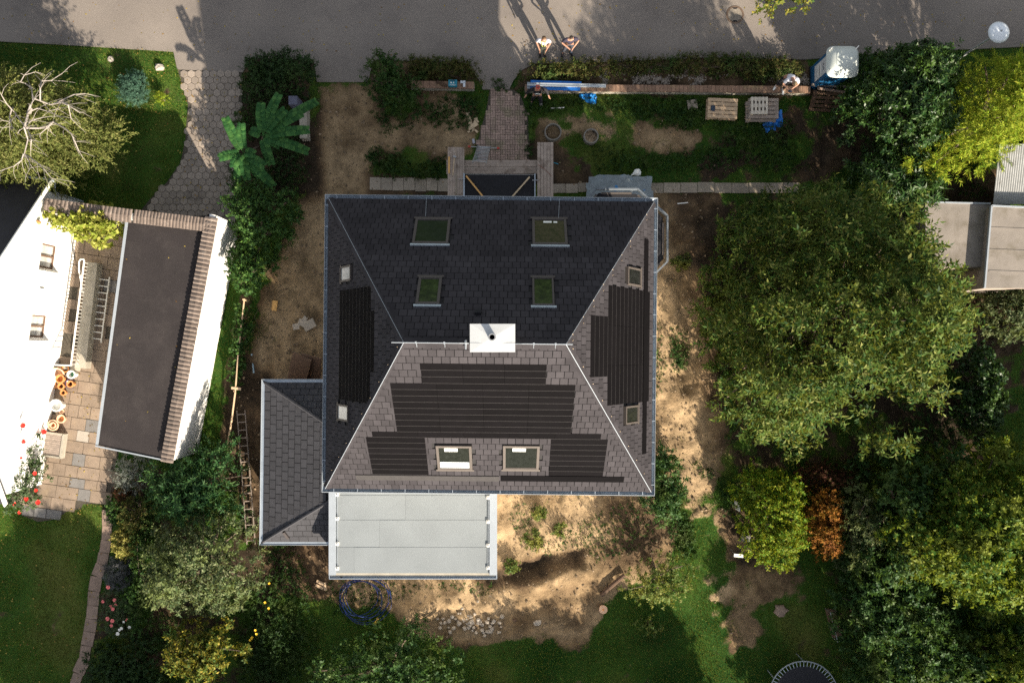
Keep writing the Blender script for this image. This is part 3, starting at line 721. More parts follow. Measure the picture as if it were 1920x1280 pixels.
hips = [(hp(-HW, -HD, HE), hp(-RH, 0, HR)), (hp(HW, -HD, HE), hp(RH, 0, HR)), (hp(-HW, HD, HE), hp(-RH, 0, HR)), (hp(HW, HD, HE), hp(RH, 0, HR))]
for a_, b_ in hips: capline(a_, b_, cap_h, .32)

# gutter: a mitred trough round all four eaves
prof = [(.0, -.02), (.012, -.09), (.05, -.125), (.095, -.09), (.112, .0), (.128, .004), (.128, -.012), (.118, -.10), (.05, -.145), (-.01, -.1)]
gb = MB(); ring = []
for o, z in prof: ring.append([hp(sx * (HW + o), sy * (HD + o), HE + z) for sx, sy in ((-1, -1), (1, -1), (1, 1), (-1, 1))])
vs = [p for r in ring for p in r]; fs = []
for i in range(len(prof)):
    for k in range(4):
        j = (i + 1) % len(prof); fs.append((i * 4 + k, i * 4 + (k + 1) % 4, j * 4 + (k + 1) % 4, j * 4 + k))
gb.add(vs, fs); gut = gb.build('gutter', ZINC, house)
rim = MB()
cs = [hp(sx * (HW + .125), sy * (HD + .125), HE + .006) for sx, sy in ((-1, -1), (1, -1), (1, 1), (-1, 1))]
rim.tube(cs + [cs[0], cs[1]], .013, 6, cap=False); rim.build('gutter_rim', ZINCW, gut)
sst = MB()
for k in range(14):
    t = (k + .5) / 14
    for a_, b_ in ((cs[0], cs[1]), (cs[1], cs[2]), (cs[2], cs[3]), (cs[3], cs[0])):
        p = a_ + (b_ - a_) * t; inn = (HC - p); inn.z = 0; dd = (b_ - a_).normalized(); nn = Vector((-dd.y, dd.x, 0)); nn = nn if nn.dot(inn) > 0 else -nn
        sst.bar(p, p + nn * .15, .02, .006)
sst.build('gutter_bracket', ZINC, gut)
for (x, y) in ((621, 400), (1217, 888)):
    c = G(x, y, HE - .09); o = MB(); o.lathe(c, [(.05, .0), (.05, .006)], 12); o.build('outlet', DARK, gut)
for u, v in ((-HW + .50, -HD + .45), (HW - .5, -HD + .45), (HW - .5, HD - .45), (-HW + .5, HD - .45)):
    dp = MB(); p = hp(u, v, 0); dp.tube([p, p + Vector((0, 0, HE - .2))], .05, 8); dp.build('downpipe', ZINC, house)

# box chimney on the ridge
cz = 11.1; c0, c1 = G(881, 660, cz), G(966, 607, cz)
cx, cy = (c0.x + c1.x) / 2, (c0.y + c1.y) / 2; cw, cd = c1.x - c0.x, c1.y - c0.y
cb = MB(); cb.prism([(cx - cw / 2 + .06, cy - cd / 2 + .06), (cx + cw / 2 - .06, cy - cd / 2 + .06), (cx + cw / 2 - .06, cy + cd / 2 - .06), (cx - cw / 2 + .06, cy + cd / 2 - .06)], 9.2, cz - .06)
chim = cb.build('chimney', CHIMW, house)
ch = MB(); q = [(cx - cw / 2, cy - cd / 2), (cx + cw / 2, cy - cd / 2), (cx + cw / 2, cy + cd / 2), (cx - cw / 2, cy + cd / 2)]
vy = G(923, 632, cz)
ch.add([(x, y, cz - .10) for x, y in q] + [(x, y, cz) for x, y in q] + [(vy.x, vy.y, cz + .035)], [(0, 1, 5, 4), (1, 2, 6, 5), (2, 3, 7, 6), (3, 0, 4, 7), (4, 5, 8), (5, 6, 8), (6, 7, 8), (7, 4, 8)])
ch.add([(cx - cw / 2, cy - cd / 2 + .26, cz + .014), (cx + cw / 2, cy - cd / 2 + .26, cz + .014), (cx + cw / 2, cy - cd / 2 + .245, cz + .02), (cx - cw / 2, cy - cd / 2 + .245, cz + .02)], [(0, 1, 2, 3)])
ch.build('chimney_cap', CHIMW, chim)
fp = MB(); fp.lathe((vy.x, vy.y, cz), [(.11, .02), (.10, .05), (.088, .20), (.10, .205), (.10, .215), (.07, .215), (.068, .0)], 20); fp.build('flue_pipe', STEEL, chim)
fd = MB(); fd.lathe((vy.x, vy.y, cz), [(.066, .06), (.0, .06)], 16); fd.build('flue_opening', DARK, chim)  # black disc paints in the dark inside of the pipe

# lightning conductor: raised rod on the ridge, wires down the hips, hooks
lc = MB()
RZ = HR + .20
def r_(u, z=RZ, v=.0): return hp(u, v, z)
def wire(pts, r):
    q = MB(); q.tube(pts, r, 6); return q.build('conductor_wire', ZINCW, lroot)
lroot = house
wire([r_(-RH - .32, RZ - .02), r_(-RH + .05), r_(-RH + 1.55), r_(-RH + 1.80, HR + .08), r_(-.45, HR + .08)], .013)
wire([r_(.85, HR + .08), r_(1.02), r_(RH - .05), r_(RH + .18, RZ - .02)], .013)
for k, (a_, b_) in enumerate(hips):
    top = r_(RH * (1 if k in (1, 3) else -1)); n3 = Vector((0, 0, .07 if k < 2 else .05))
    wire([a_ + n3, a_ + (b_ - a_) * .5 + n3, b_ + n3, top], .0105 if k < 2 else .007)
for x, ya, yb in ((800, 372, 408), (1049, 374, 412)):
    ua, wa = fN.px(x, ya); ub, wb_ = fN.px(x - 2, yb); wire([fN.P(ua, max(wa, -.1), .05), fN.P(ub, wb_, .05)], .006)
cc_ = MB(); cc_.tube([hp(-.55, 0, HR + .07), hp(-.62, -.16, HR + .06), hp(-.60, .13, HR + .05)], .035, 8)
ck = MB()
pcl = G(873, 646, HR + .1); ck.tube([(pcl.x, pcl.y - .13, HR + .05), (pcl.x, pcl.y + .12, HR + .05)], [.02, .035], 8); ck.build('rod_connector', ZINCW, house)
def hook(a, b, c, name='cable_hook'):
    h = MB(); h.tube([a, b, c], .008, 5); return h.build(name, PALEWOOD, house)
for k, (a_, b_) in enumerate(hips):
    if k == 2: lo_t, nn_ = .06, 8
    for i in range(1, 10):
        t = i / 9.6; p = a_ + (b_ - a_) * t; out_ = fW if k in (0, 2) else fE
        side = 1 if k in (0, 3) else -1; 
        if k == 2: continue
        e = out_.e * (side * (-1 if k == 3 else -1)); 
        down = -out_.s
        if k == 0: dirv = (-out_.e * .75 + down * .45)
        elif k == 1: dirv = (out_.e * .75 + down * .45)
        else: dirv = (-out_.e * .75 + down * .45)
        q = p + Vector((0, 0, .05)); hook(q, q + dirv * .20 - Vector((0, 0, .02)), q + dirv * .27 + out_.s * .16 + out_.n * .03)
for u in (-RH + .35, -RH + 1.13, 1.35, 1.95):
    h = MB(); h.tube([hp(u, -.12, HR - .08), hp(u, -.01, HR + .06), hp(u, 0, RZ)], .007, 5); h.box(hp(u, 0, RZ), (.05, .06, .03)); h.build('rod_holder', ZINCW, house)
vb = MB(); u_, w_ = fN.px(896, 588); vb.box(fN.P(u_, w_, .06), (.2, .16, .12), M=fN.Mx); vb.build('roof_vent', DARK, house, bevel=.02)

# corner bay (dark flat roof with a zinc rim)
bz = 3.1
bp = [G(1098, 378, bz), G(1118, 354, bz), G(1196, 354, bz), G(1252, 404, bz), G(1252, 490, bz), G(1226, 516, bz), G(1180, 516, bz), G(1098, 420, bz)]
bw = MB(); ctr = sum(bp, Vector()) / len(bp)
ins = [p + (ctr - p).normalized() * .16 for p in bp]
bw.prism([tuple(p.xy) for p in ins], -.1, bz - .22); bay = bw.build('corner_bay', WHITEWALL, house)
br = MB(); br.prism([tuple(p.xy) for p in ins], bz - .21, bz - .17); br.build('bay_roof', DARK, bay)
rm = MB()
for i in range(5):
    a_, b_ = bp[i], bp[i + 1]; rm.bar(a_ - Vector((0, 0, .1)), b_ - Vector((0, 0, .1)), .05, .22)
rm.build('bay_rim', BAYRIM, bay)
for i, (ta, tb) in ((0, (.35, .8)), (1, (.12, .86)), (2, (.1, .42)), (3, (.15, .85)), (4, (.3, .8))):
    a_, b_ = bp[i], bp[i + 1]; d = (b_ - a_); nn = Vector((-d.y, d.x, 0)).normalized(); nn = nn if nn.dot(ctr - a_) > 0 else -nn
    il_ = MB(); il_.bar(a_ + d * ta + nn * .14 - Vector((0, 0, .13)), a_ + d * tb + nn * .14 - Vector((0, 0, .13)), .07, .02); il_.build('bay_flashing', FRAMEL, bay)

# entrance porch with a black roof
pz = 2.75; q = [G(870, 325, pz), G(1003, 326, pz), G(1003, 395, pz), G(870, 395, pz)]
pb_ = MB(); pb_.prism([tuple((p + Vector((0, 0, 0))).xy) for p in q], -.05, pz - .12); por = pb_.build('porch', WHITEWALL, house)
pr = MB(); pr.prism([(q[0].x + .02, q[0].y - .02), (q[1].x - .02, q[1].y - .02), (q[2].x - .02, q[2].y), (q[3].x + .02, q[3].y)], pz - .119, pz - .07); pr.build('porch_roof', DARK, por)
pt = MB(); pt.bar(q[0] - Vector((0, 0, .06)), q[3] - Vector((0, 0, .06)), .05, .16); pt.bar(q[1] - Vector((0, 0, .06)), q[2] - Vector((0, 0, .06)), .04, .16); pt.build('porch_rim', ZINC, por)

# ------------------------------------------------------------------ west annex: low hip roof against the house
az = 2.1
anx = thing('annex', 'low grey shingled hip roof annex on the west side of the big house', 'annex', G(556, 866, 0))
A0, A1 = G(497, 717, az), G(493, 1015, az)
T0, T1 = G(613, 795, 3.05), G(618, 939, 3.05)
Et, Eb = Vector((-5.75, A0.y, az)), Vector((-6.62, A1.y, az))
wa = MB(); wa.prism([(A0.x + .2, A0.y - .2), (Et.x, A0.y - .2), (Et.x, -4.0), (-6.7, -4.0), (-6.7, A1.y + .2), (A1.x + .2, A1.y + .2)], -.05, az - .06); wa.build('wall', BROWNPANEL, anx)
Tt = Vector((-5.75, T0.y, 3.05)); Tb = Vector((-6.62, T1.y, 3.05))
def annex_face(a, b, c, d, lo=.25):
    f = mkface('A', a, b, c, d); dk = MB(); dk.add([a, b, c, d], [(0, 1, 2, 3)]); sl = dk.build('roof_slope', DECKB, anx)
    n = int(f.Ls / EXPO) + 1; k = 0; fld = MB(); sg = []; w_ = wloc(anx)
    um = MB(); um.box((0, 0, .010), (.328, EXPO - .024, .016), M=Matrix.Rotation(R_(-1.6), 3, 'X'))
    me = um.mesh('shingle', SHINGLE_A); rot = f.Mx.to_euler()
    for i in range(n):
        w0, w1 = i * EXPO, min((i + 1) * EXPO, f.Ls)
        u = -(i % 2) * .175
        while u < f.Le:
            u0, u1 = u + .005, u + .345; u += .35
            if u0 > max(f.left(w0), f.left(w1)) and u1 < min(f.right(w0), f.right(w1)) and w1 - w0 > EXPO - .01:
                link_mesh('shingle', me, sl, f.P((u0 + u1) / 2, (w0 + w1) / 2, .006) - w_, rot); continue
            a0, b0, a1, b1 = max(u0, f.left(w0)), min(u1, f.right(w0)), max(u0, f.left(w1)), min(u1, f.right(w1))
            if b0 - a0 < .02: continue
            if b1 <= a1: a1 = b1 = (a1 + b1) / 2
            fld.add([f.P(a0, w0 + .006, .02), f.P(b0, w0 + .006, .02), f.P(b1, w1, .01), f.P(a1, w1, .01), f.P(a0, w0 + .006, 0), f.P(b0, w0 + .006, 0)], [(0, 1, 2, 3), (4, 5, 1, 0)])
    if fld.v: fld.build('shingle_field', SHINGLE_A, sl, kind='stuff')
    return f
annex_face(A0, A1, T1, T0)
annex_face(Et, A0, T0, Tt)
annex_face(A1, Eb, Tb, T1)
tp = MB(); tp.add([T0, T1, Tb, Vector((-5.75, -4.2, 3.05)), Tt], [(0, 1, 2, 3, 4)]); tp.build('roof_top', SHINGLE_A, anx)
for a_, b_ in ((A0, T0), (A1, T1)):
    hc = MB(); hc.tube([a_ + Vector((0, 0, .03)), b_ + Vector((0, 0, .03))], .06, 6); hc.build('hip_cap', SHINGLE_A, anx)
ag = MB()
off = Vector((-.06, 0, -.02)); pts = [Et + Vector((0, .07, -.02)), A0 + Vector((-.07, .07, -.02)), A1 + Vector((-.07, -.07, -.02)), Eb + Vector((0, -.07, -.02))]
for a_, b_ in zip(pts[:-1], pts[1:]):
    ag.bar(a_, b_, .13, .05)
gu = ag.build('gutter', ZINC, anx)
ar = MB(); ar.tube([p + Vector((-.05 if 0 < i < 3 else 0, .05 if i < 2 else -.05, .035)) for i, p in enumerate(pts)], .018, 6); ar.build('gutter_rim', ZINCW, gu)
vt = MB(); f_ = mkface('x', A1, Eb, Tb, T1); u_, w_ = f_.px(537, 1001); vt.box(f_.P(u_, w_, .05), (.10, .34, .1), M=f_.Mx @ Matrix.Rotation(R_(25), 3, 'Z')); vt.build('roof_vent', FRAME, anx)

# ------------------------------------------------------------------ flat roofed extension
ez = 3.25
ext = thing('flat_roofed_extension', 'single storey extension with a pale grey flat roof and white edges', 'extension', G(775, 1000, 0))
E0, E1, E2, E3 = G(617, 890, ez), G(932, 890, ez), G(931, 1083, ez), G(617, 1083, ez)
ew = MB(); ew.prism([(E0.x + .12, E0.y), (E1.x - .12, E1.y), (E2.x - .12, E2.y + .12), (E3.x + .12, E3.y + .12)], -.05, ez - .10); ew.build('wall', WHITEWALL, ext)
eb = MB(); eb.prism([(E0.x + .05, E0.y), (E1.x - .05, E1.y), (E2.x - .05, E2.y + .05), (E3.x + .05, E3.y + .05)], ez - .095, ez - .04); roofp = eb.build('flat_roof', CONC, ext)
fz = ez - .035
def felt(x0, y0, x1, y1, i):
    a_, b_ = G(x0, y1, fz), G(x1, y0, fz); c = (a_ + b_) / 2; b = MB(); h = .004 + i * .0016
    b.box((c.x, c.y, fz + h / 2), (b_.x - a_.x - .02, b_.y - a_.y - .015, h)); b.build('felt_sheet', FELT, roofp)
k = 0
for y0, y1, cuts in ((905, 930, (630, 729, 828, 919)), (928, 976, (630, 760, 919)), (974, 1027, (630, 712, 919)), (1025, 1074, (630, 664, 919))):
    for i in range(len(cuts) - 1): felt(cuts[i] - .3, y0, cuts[i + 1] + .5, y1, k); k += 2
et = MB()
for x0, x1 in ((617, 630), (918, 932)):
    a_, b_ = G(x0, 1077, ez), G(x1, 890, ez); et.box(((a_.x + b_.x) / 2, (a_.y + b_.y) / 2, ez + .01), (b_.x - a_.x, b_.y - a_.y, .10))
et.build('edge_trim', ZINCW, ext)
eg = MB(); a_, b_ = G(617, 1085, ez), G(932, 1076, ez); yy0, yy1 = a_.y, b_.y
eg.box(((a_.x + b_.x) / 2, (yy0 + yy1) / 2, ez - .09), (b_.x - a_.x, yy1 - yy0, .03)); eg.box(((a_.x + b_.x) / 2, yy0 + .012, ez - .03), (b_.x - a_.x, .024, .10))
eg.box((a_.x + .012, (yy0 + yy1) / 2, ez - .03), (.024, yy1 - yy0 - .03, .095)); eg.box((b_.x - .012, (yy0 + yy1) / 2, ez - .03), (.024, yy1 - yy0 - .03, .095))
g2 = eg.build('gutter', ZINC, ext)
o = MB(); c = G(640, 1079, ez - .075); o.lathe(c, [(.06, 0), (.06, .006)], 12); o.build('outlet', DARK, g2)
lc = MB(); fzz = fz + .07
lc.tube([G(629, 917, fzz + .15), G(633, 926, fzz), G(633, 1064, fzz)], .010, 5); lc.build('conductor_wire', ZINCW, ext); lc = MB(); lc.tube([G(926, 917, fzz + .15), G(916, 931, fzz), G(915, 1062, fzz), G(922, 1072, fzz)], .010, 5)
lcx = lc.build('conductor_wire', ZINCW, ext)
for x, ys in ((633, (926, 971, 1018, 1064)), (915.5, (932, 977, 1021, 1063))):
    for y in ys:
        b = MB(); c = G(x, y, fz); b.box((c.x, c.y, fz + .045), (.12, .12, .09)); b.box((c.x, c.y, fz + .095), (.05, .05, .03), m=1); b.build('conductor_block', [WHITEP, STEEL], lcx, bevel=.01)

# ------------------------------------------------------------------ white neighbouring house on the left
WD = Vector((-.139, -.990, 0)); WOUT = Vector((.990, -.139, 0)); WS = Vector((-17.58, 6.09, 0)); WL = 11.6; EH = 2.5; SLP = .727
def wp(s, z, o=0.0): return WS + WD * s + WOUT * o + Vector((0, 0, z))
def wtop(s): return EH + SLP * min(s, WL - s)
wh = thing('white_house', 'white rendered house at the left edge with two small gable windows', 'house', wp(5.8, 0, -3))
mb = MB(); wins = [(1.84, 2.99), (4.62, 5.70)]; br_ = [0, 1.84, 2.99, 4.62, 5.70, 5.8, WL]; Z0, Z1 = .86, 2.22
for a_, b_ in zip(br_[:-1], br_[1:]):
    if (a_, b_) in wins:
        mb.add([wp(a_, -1.9), wp(b_, -1.9), wp(b_, Z0), wp(a_, Z0)], [(0, 1, 2, 3)])
        mb.add([wp(a_, Z1), wp(b_, Z1), wp(b_, wtop(b_)), wp(a_, wtop(a_))], [(0, 1, 2, 3)])
        i0, i1, y0, y1, dp = a_ + .12, b_ - .12, Z0 + .12, Z1 - .30, -.26
        mb.add([wp(a_, Z0), wp(b_, Z0), wp(i1, y0, dp), wp(i0, y0, dp)], [(0, 1, 2, 3)]); mb.add([wp(a_, Z1), wp(b_, Z1), wp(i1, y1, dp), wp(i0, y1, dp)], [(3, 2, 1, 0)])
        mb.add([wp(a_, Z0), wp(a_, Z1), wp(i0, y1, dp), wp(i0, y0, dp)], [(3, 2, 1, 0)]); mb.add([wp(b_, Z0), wp(b_, Z1), wp(i1, y1, dp), wp(i1, y0, dp)], [(0, 1, 2, 3)])
    else:
        mb.add([wp(a_, -1.9), wp(b_, -1.9), wp(b_, wtop(b_)), wp(a_, wtop(a_))], [(0, 1, 2, 3)])
mb.add([wp(0, -.1), wp(0, EH), wp(0, EH, -9), wp(0, -.1, -9)], [(0, 1, 2, 3)]); mb.add([wp(WL, -.1), wp(WL, EH), wp(WL, EH, -9), wp(WL, -.1, -9)], [(3, 2, 1, 0)])
mb.build('wall', WHITEWALL, wh)
for a_, b_ in wins:
    f = MB(); i0, i1, y0, y1, d = a_ + .13, b_ - .13, Z0 + .13, Z1 - .31, -.245
    for q0, q1 in (((i0, y0), (i1, y0)), ((i1, y0), (i1, y1)), ((i1, y1), (i0, y1)), ((i0, y1), (i0, y0)), (((i0 + i1) / 2, y0), ((i0 + i1) / 2, y1))):
        f.bar(wp(*q0, d), wp(*q1, d), .07, .06, up=WOUT)
    w = f.build('window', BROWNPANEL, wh)
    g_ = MB(); g_.add([wp(i0, y0, d - .02), wp(i1, y0, d - .02), wp(i1, y1, d - .02), wp(i0, y1, d - .02)], [(0, 1, 2, 3)]); g_.build('pane', GLASSR, w)
def slopeface(s0, z0, s1, z1):
    b = MB(); o0, o1 = .14, -9.0; t = .16
    b.add([wp(s0, z0, o0), wp(s1, z1, o0), wp(s1, z1, o1), wp(s0, z0, o1), wp(s0, z0 - t, o0), wp(s1, z1 - t, o0), wp(s1, z1 - t, o1), wp(s0, z0 - t, o1)],
          [(3, 2, 1, 0), (4, 5, 6, 7), (0, 1, 5, 4), (1, 2, 6, 5), (2, 3, 7, 6), (3, 0, 4, 7)]); return b
roofw = slopeface(-.35, EH + .16 - .25, 5.8, wtop(5.8) + .16).build('roof', ROOFTILE, wh)
slopeface(WL + .35, EH + .16 - .25, 5.8, wtop(5.8) + .16).build('roof', ROOFTILE, wh)
vg = MB(); vg.bar(wp(-.35, EH - .02, .16), wp(5.8, wtop(5.8) + .1, .16), .05, .17); vg.bar(wp(WL + .35, EH - .02, .16), wp(5.8, wtop(5.8) + .1, .16), .05, .17); vg.build('verge_board', WHITEP, wh)
gt = MB(); gt.tube([wp(-.42, EH - .03, .2), wp(-.42, EH - .03, -9)], .055, 8); gt.tube([wp(-.42, EH - .03, .2), wp(-.38, EH - .25, .16), wp(-.05, EH - .5, .06), wp(-.05, 0, .06)], .04, 8); gt.build('gutter', ZINCW, wh)
ol = MB(); ol.lathe(wp(1.25, 2.75, .08), [(.05, -.08), (.08, 0), (.05, .08)], 10); ol.build('outdoor_lamp', TERRA, wh)
ol = MB(); ol.box(wp(3.75, 1.9, .04), (.05, .16, .28)); ol.build('wall_box', WHITEP, wh, bevel=.01)

# ------------------------------------------------------------------ garage between the two plots
gz = 2.45
gar = thing('garage', 'flat dark felt roofed garage with tiled coping and a white side wall', 'garage', G(320, 640, 0))
Q = [G(240, 416, gz), G(402, 437, gz), G(350, 858, gz), G(184, 834, gz)]
Bn, Bs = G(449, 424, 0), G(371, 848, 0)
dE = (Bs - Bn).normalized(); topn, tops = Vector((Bn.x, Bn.y, 2.55)), Vector((Bs.x, Bs.y, 2.55))
wb = MB(); west0, west1 = Vector((Q[0].x + .1, Q[0].y, 0)), Vector((Q[3].x + .1, Q[3].y + .1, 0))
wb.prism([(Bn.x, Bn.y), (Bs.x, Bs.y), (west1.x, west1.y), (west0.x, west0.y)], -.1, gz - .12); wb.build('wall', WHITEWALL, gar)
inw = Vector((-dE.y, dE.x, 0)); inw = inw if inw.x < 0 else -inw
ew_ = MB(); ew_.add([Bn + Vector((0, 0, gz - .13)), Bs + Vector((0, 0, gz - .13)), Bs + Vector((0, 0, 2.62)), Bn + Vector((0, 0, 2.62)),
                     Bn + inw * .22 + Vector((0, 0, gz - .13)), Bs + inw * .22 + Vector((0, 0, gz - .13)), Bs + inw * .22 + Vector((0, 0, 2.62)), Bn + inw * .22 + Vector((0, 0, 2.62))],
                    [(0, 1, 2, 3), (5, 4, 7, 6), (3, 2, 6, 7), (1, 5, 6, 2), (0, 3, 7, 4)]); ew_.build('parapet', WHITEWALL, gar)
rf = MB(); e0 = Bn + inw * .2; e1 = Bs + inw * .2
rf.prism([(Q[0].x, Q[0].y), (e0.x, e0.y), (e1.x, e1.y), (Q[3].x, Q[3].y)], gz - .115, gz); rf.build('roof', FELTDK, gar)
us = MB(); us.bar(e0 + inw * .08 + Vector((0, 0, gz + .03)), e1 + inw * .08 + Vector((0, 0, gz + .03)), .14, .05); us.build('roof_upstand', FELTDK, gar)
gt = MB(); gt.bar(Q[0] + Vector((-.04, 0, -.01)), Q[3] + Vector((-.04, 0, -.01)), .10, .07); gt.bar(Q[3] + Vector((-.09, -.03, .0)), Vector((e1.x, e1.y - .03, gz)), .05, .08); gt.build('gutter', ZINCW, gar)
def coping(parent, a, b, w, n, z, name='coping_tile'):
    d = (b - a); L = d.length / n; d.normalize(); s = Vector((-d.y, d.x, 0)); wl = wloc(parent)
    q = MB(); vs = []
    prof = [(-.5, .0), (-.34, .016), (-.12, .030), (.10, .038), (.26, .036), (.34, .020), (.5, .0)]
    for (t, h) in prof: vs += [(t * L, -w / 2, h - .02), (t * L, 0, h + .015), (t * L, w / 2, h - .02)]
    k = len(prof)
    fs = [(i * 3 + j, (i + 1) * 3 + j, (i + 1) * 3 + j + 1, i * 3 + j + 1) for i in range(k - 1) for j in range(2)]
    vs += [(-.5 * L, -w / 2, -.07), (.5 * L, -w / 2, -.07), (-.5 * L, w / 2, -.07), (.5 * L, w / 2, -.07)]; m_ = 3 * k
    fs += [tuple([m_, m_ + 1] + [3 * i for i in range(k - 1, -1, -1)]), tuple([m_ + 3, m_ + 2] + [3 * i + 2 for i in range(k)])]
    q.add(vs, fs); me = q.mesh(name, COPING); rng = random.Random(n)
    for i in range(n):
        p = a + (b - a) * ((i + .5) / n) - wl; p.z = z - wl.z + rng.uniform(-.006, .006)
        link_mesh(name, me, parent, p, (rng.uniform(-.02, .02), 0, math.atan2(d.y, d.x) + rng.uniform(-.02, .02)))
cm = inw * .12
coping(gar, Bn + dE * .1 + cm, Bs + dE * .05 + cm, .46, 58, 2.67)
nw0, nw1 = G(250, 405, 2.68), G(418, 428, 2.68); nw1 = Vector((Bn.x + cm.x, nw0.y + (Bn.x + cm.x - nw0.x) * -.118, 0))
npar = MB(); npar.bar(Vector((nw0.x, nw0.y, 2.5)), Vector((nw1.x, nw1.y, 2.5)), .24, .26); npar.build('parapet', WHITEWALL, gar)
coping(gar, Vector((nw0.x, nw0.y, 0)), Vector((nw1.x, nw1.y, 0)), .50, 24, 2.67)
# garden wall with the same coping, from the white house to the garage
gw = thing('coped_wall', 'white wall with brown tile coping linking the white house to the garage', 'wall', G(160, 400, 0))
l0, l1 = G(82, 384, 2.68), G(247, 405, 2.68)
b = MB(); b.bar(Vector((l0.x, l0.y, 1.3)), Vector((l1.x, l1.y, 1.3)), .24, 2.62); b.build('wall', WHITEWALL, gw)
coping(gw, Vector((l0.x, l0.y, 0)), Vector((l1.x, l1.y, 0)), .50, 22, 2.67)

# ------------------------------------------------------------------ basement stair with railing
bs = thing('basement_stair', 'sunken stair with a white railing and concrete parapet beside the white wall', 'stair', G(150, 600, 0))
p0, p1 = G(173, 492, .42), G(150, 690, .42)
b = MB(); b.bar(p0 - Vector((0, 0, .85)), p1 - Vector((0, 0, .85)), .42, 1.7); b.build('parapet', CONC, bs)
b = MB(); e0, e1 = G(102, 686, .2), G(146, 692, .2); b.bar(Vector((e0.x, e0.y, -.75)), Vector((e1.x, e1.y, -.75)), .16, 1.75); b.build('parapet', CONC, bs)
for i in range(9):
    t = (i + .5) / 9; a_ = G(138, 505).lerp(G(120, 612), t); c_ = G(161, 507).lerp(G(147, 616), t); z = -.12 - .19 * i
    b = MB(); m_ = (a_ + c_) / 2; b.box((m_.x, m_.y, z - .35), ((c_ - a_).length + .1, .30, .7), rz=R_(-8)); b.build('step', SLAB, bs)
b = MB(); m_ = (G(121, 612) + G(150, 616) + G(141, 686) + G(104, 682)) / 4; b.box((m_.x, m_.y, -1.74), (.95, 1.7, .08), rz=R_(-8)); b.build('landing', DARK, bs)  # black floor paints in the darkness of the pit
b = MB(); a_, c_ = G(118, 560), G(112, 600); b.box((*((a_ + c_) / 2).xy, .0), (.10, 1.0, 1.1), rz=R_(-8)); b.build('boiler_cover', BROWNPANEL, bs)
rt0, rt1, rt2 = G(158, 489, .98), G(133, 685, .98), G(103, 684, .98)
r = MB(); r.bar(rt0, rt1, .055, .03); r.bar(rt1 + Vector((.02, 0, 0)), rt2, .05, .03); rail = r.build('handrail', WHITEP, bs)
r = MB(); r.tube([rt0 + Vector((0, 0, 0)), G(157, 486, 1.0), G(151, 486, 1.0), G(148.5, 490, 1.0), G(148, 505, .95), G(152, 528, .55), G(160, 566, .05)], .028, 8); r.build('stair_handrail', WHITEP, bs)
bm = MB(); bm.tube([(0, 0, 0), (0, 0, .54)], .011, 5); bme = bm.mesh('baluster', WHITEP); wl = wloc(bs)
for i in range(29):
    p = rt0.lerp(rt1, (i + .5) / 29) - wl; link_mesh('baluster', bme, bs, (p.x, p.y, .43))
for i in range(4):
    p = rt1.lerp(rt2, (i + .5) / 4) - wl; link_mesh('baluster', bme, bs, (p.x, p.y, .43))

def ladder(name, label, a, b, w, n, mat, rr=.022, z0=.08, z1=.08, grp=None, flat=False, shift=None):
    a, b = Vector(a), Vector(b); d = (b - a).normalized(); s = d.cross(Vector((0, 0, 1))).normalized()
    t = thing(name, label, 'ladder', (*(((a + b) / 2).xy), 0))
    for k in (-1, 1):
        q = MB(); q.bar(a + s * k * w / 2, b + s * k * w / 2, .03, .065); q.build('rail', mat, t)
    u = MB(); u.tube([-s * w / 2, s * w / 2], rr, 6); me = u.mesh('rung', mat)
    if flat:
        u = MB(); u.bar(-s * w / 2, s * w / 2, .05, .03); me = u.mesh('rung', mat)
    for i in range(n):
        p = a.lerp(b, (i + .5) / n) - wloc(t); link_mesh('rung', me, t, p)
    return t
ladder('ladder', 'white aluminium ladder lying on the terrace beside the garage', G(196, 518, .1), G(180, 641, .1), .42, 10, WHITEP)
ladder('wooden_ladder', 'long grey wooden ladder lying in the shade beside the annex', G(452, 769, .25), G(471, 1020, .25), .33, 17, GREYWOOD)

# ------------------------------------------------------------------ pots on the terrace
def pot(x, y, r, h, label, mat, inner=SOILM, z=0.0, cat='flower pot', tilt=None, rim=.035, fill=.78, name='flower_pot', group=None):
    c = G(x, y, h + z); t = thing(name, label, cat, (c.x, c.y, z + .0), group)
    rot = Matrix.Rotation(R_(tilt[0]), 3, tilt[1]) if tilt else None
    o = MB(); o.lathe((c.x, c.y, z), [(r * .66, 0), (r * .93, h * .82), (r * .93, h * .82), (r + .012, h * .83), (r + .012, h), (r - rim, h), (r * .62, h * .3), (0, h * .3)], 22, rot=rot); o.build('pot', mat, t, smooth=False)
    if inner is not None:
        i_ = MB(); i_.lathe((c.x, c.y, z), [(r * .72, h * fill * .6), (0, h * fill * .62)], 18, rot=rot); i_.build('soil', inner, t)
    return t
pot(107, 693, .24, .20, 'tipped pale terracotta bowl at the foot of the stair railing', TERRAP, None, .06, tilt=(38, 'X'))
pot(122, 691, .15, .18, 'small terracotta pot behind the tipped pale bowl', TERRA, SOILM)
pot(112, 710, .17, .26, 'bright terracotta pot just below the tipped pale bowl', TERRA, TERRA)
pot(131, 719, .19, .05, 'dark purple saucer under an orange pot', POTPURPLE, None, 0, rim=.03)
pot(131, 720, .135, .30, 'orange pot standing in a dark purple saucer', TERRA, SOILM, .02)
pot(114, 724, .13, .20, 'terracotta pot of dark soil left of the purple saucer', TERRA, SOILM)
pot(118, 736, .115, .20, 'lowest small terracotta pot of the upper pot cluster', TERRA, SOILM)
pot(133, 702, .16, .36, 'white planter with a green inside beside the pots', POTWHITE, POTGREEN)
pot(105, 760, .24, .42, 'large white planter standing against the white wall', POTWHITE, POTWHITE, fill=1.1)
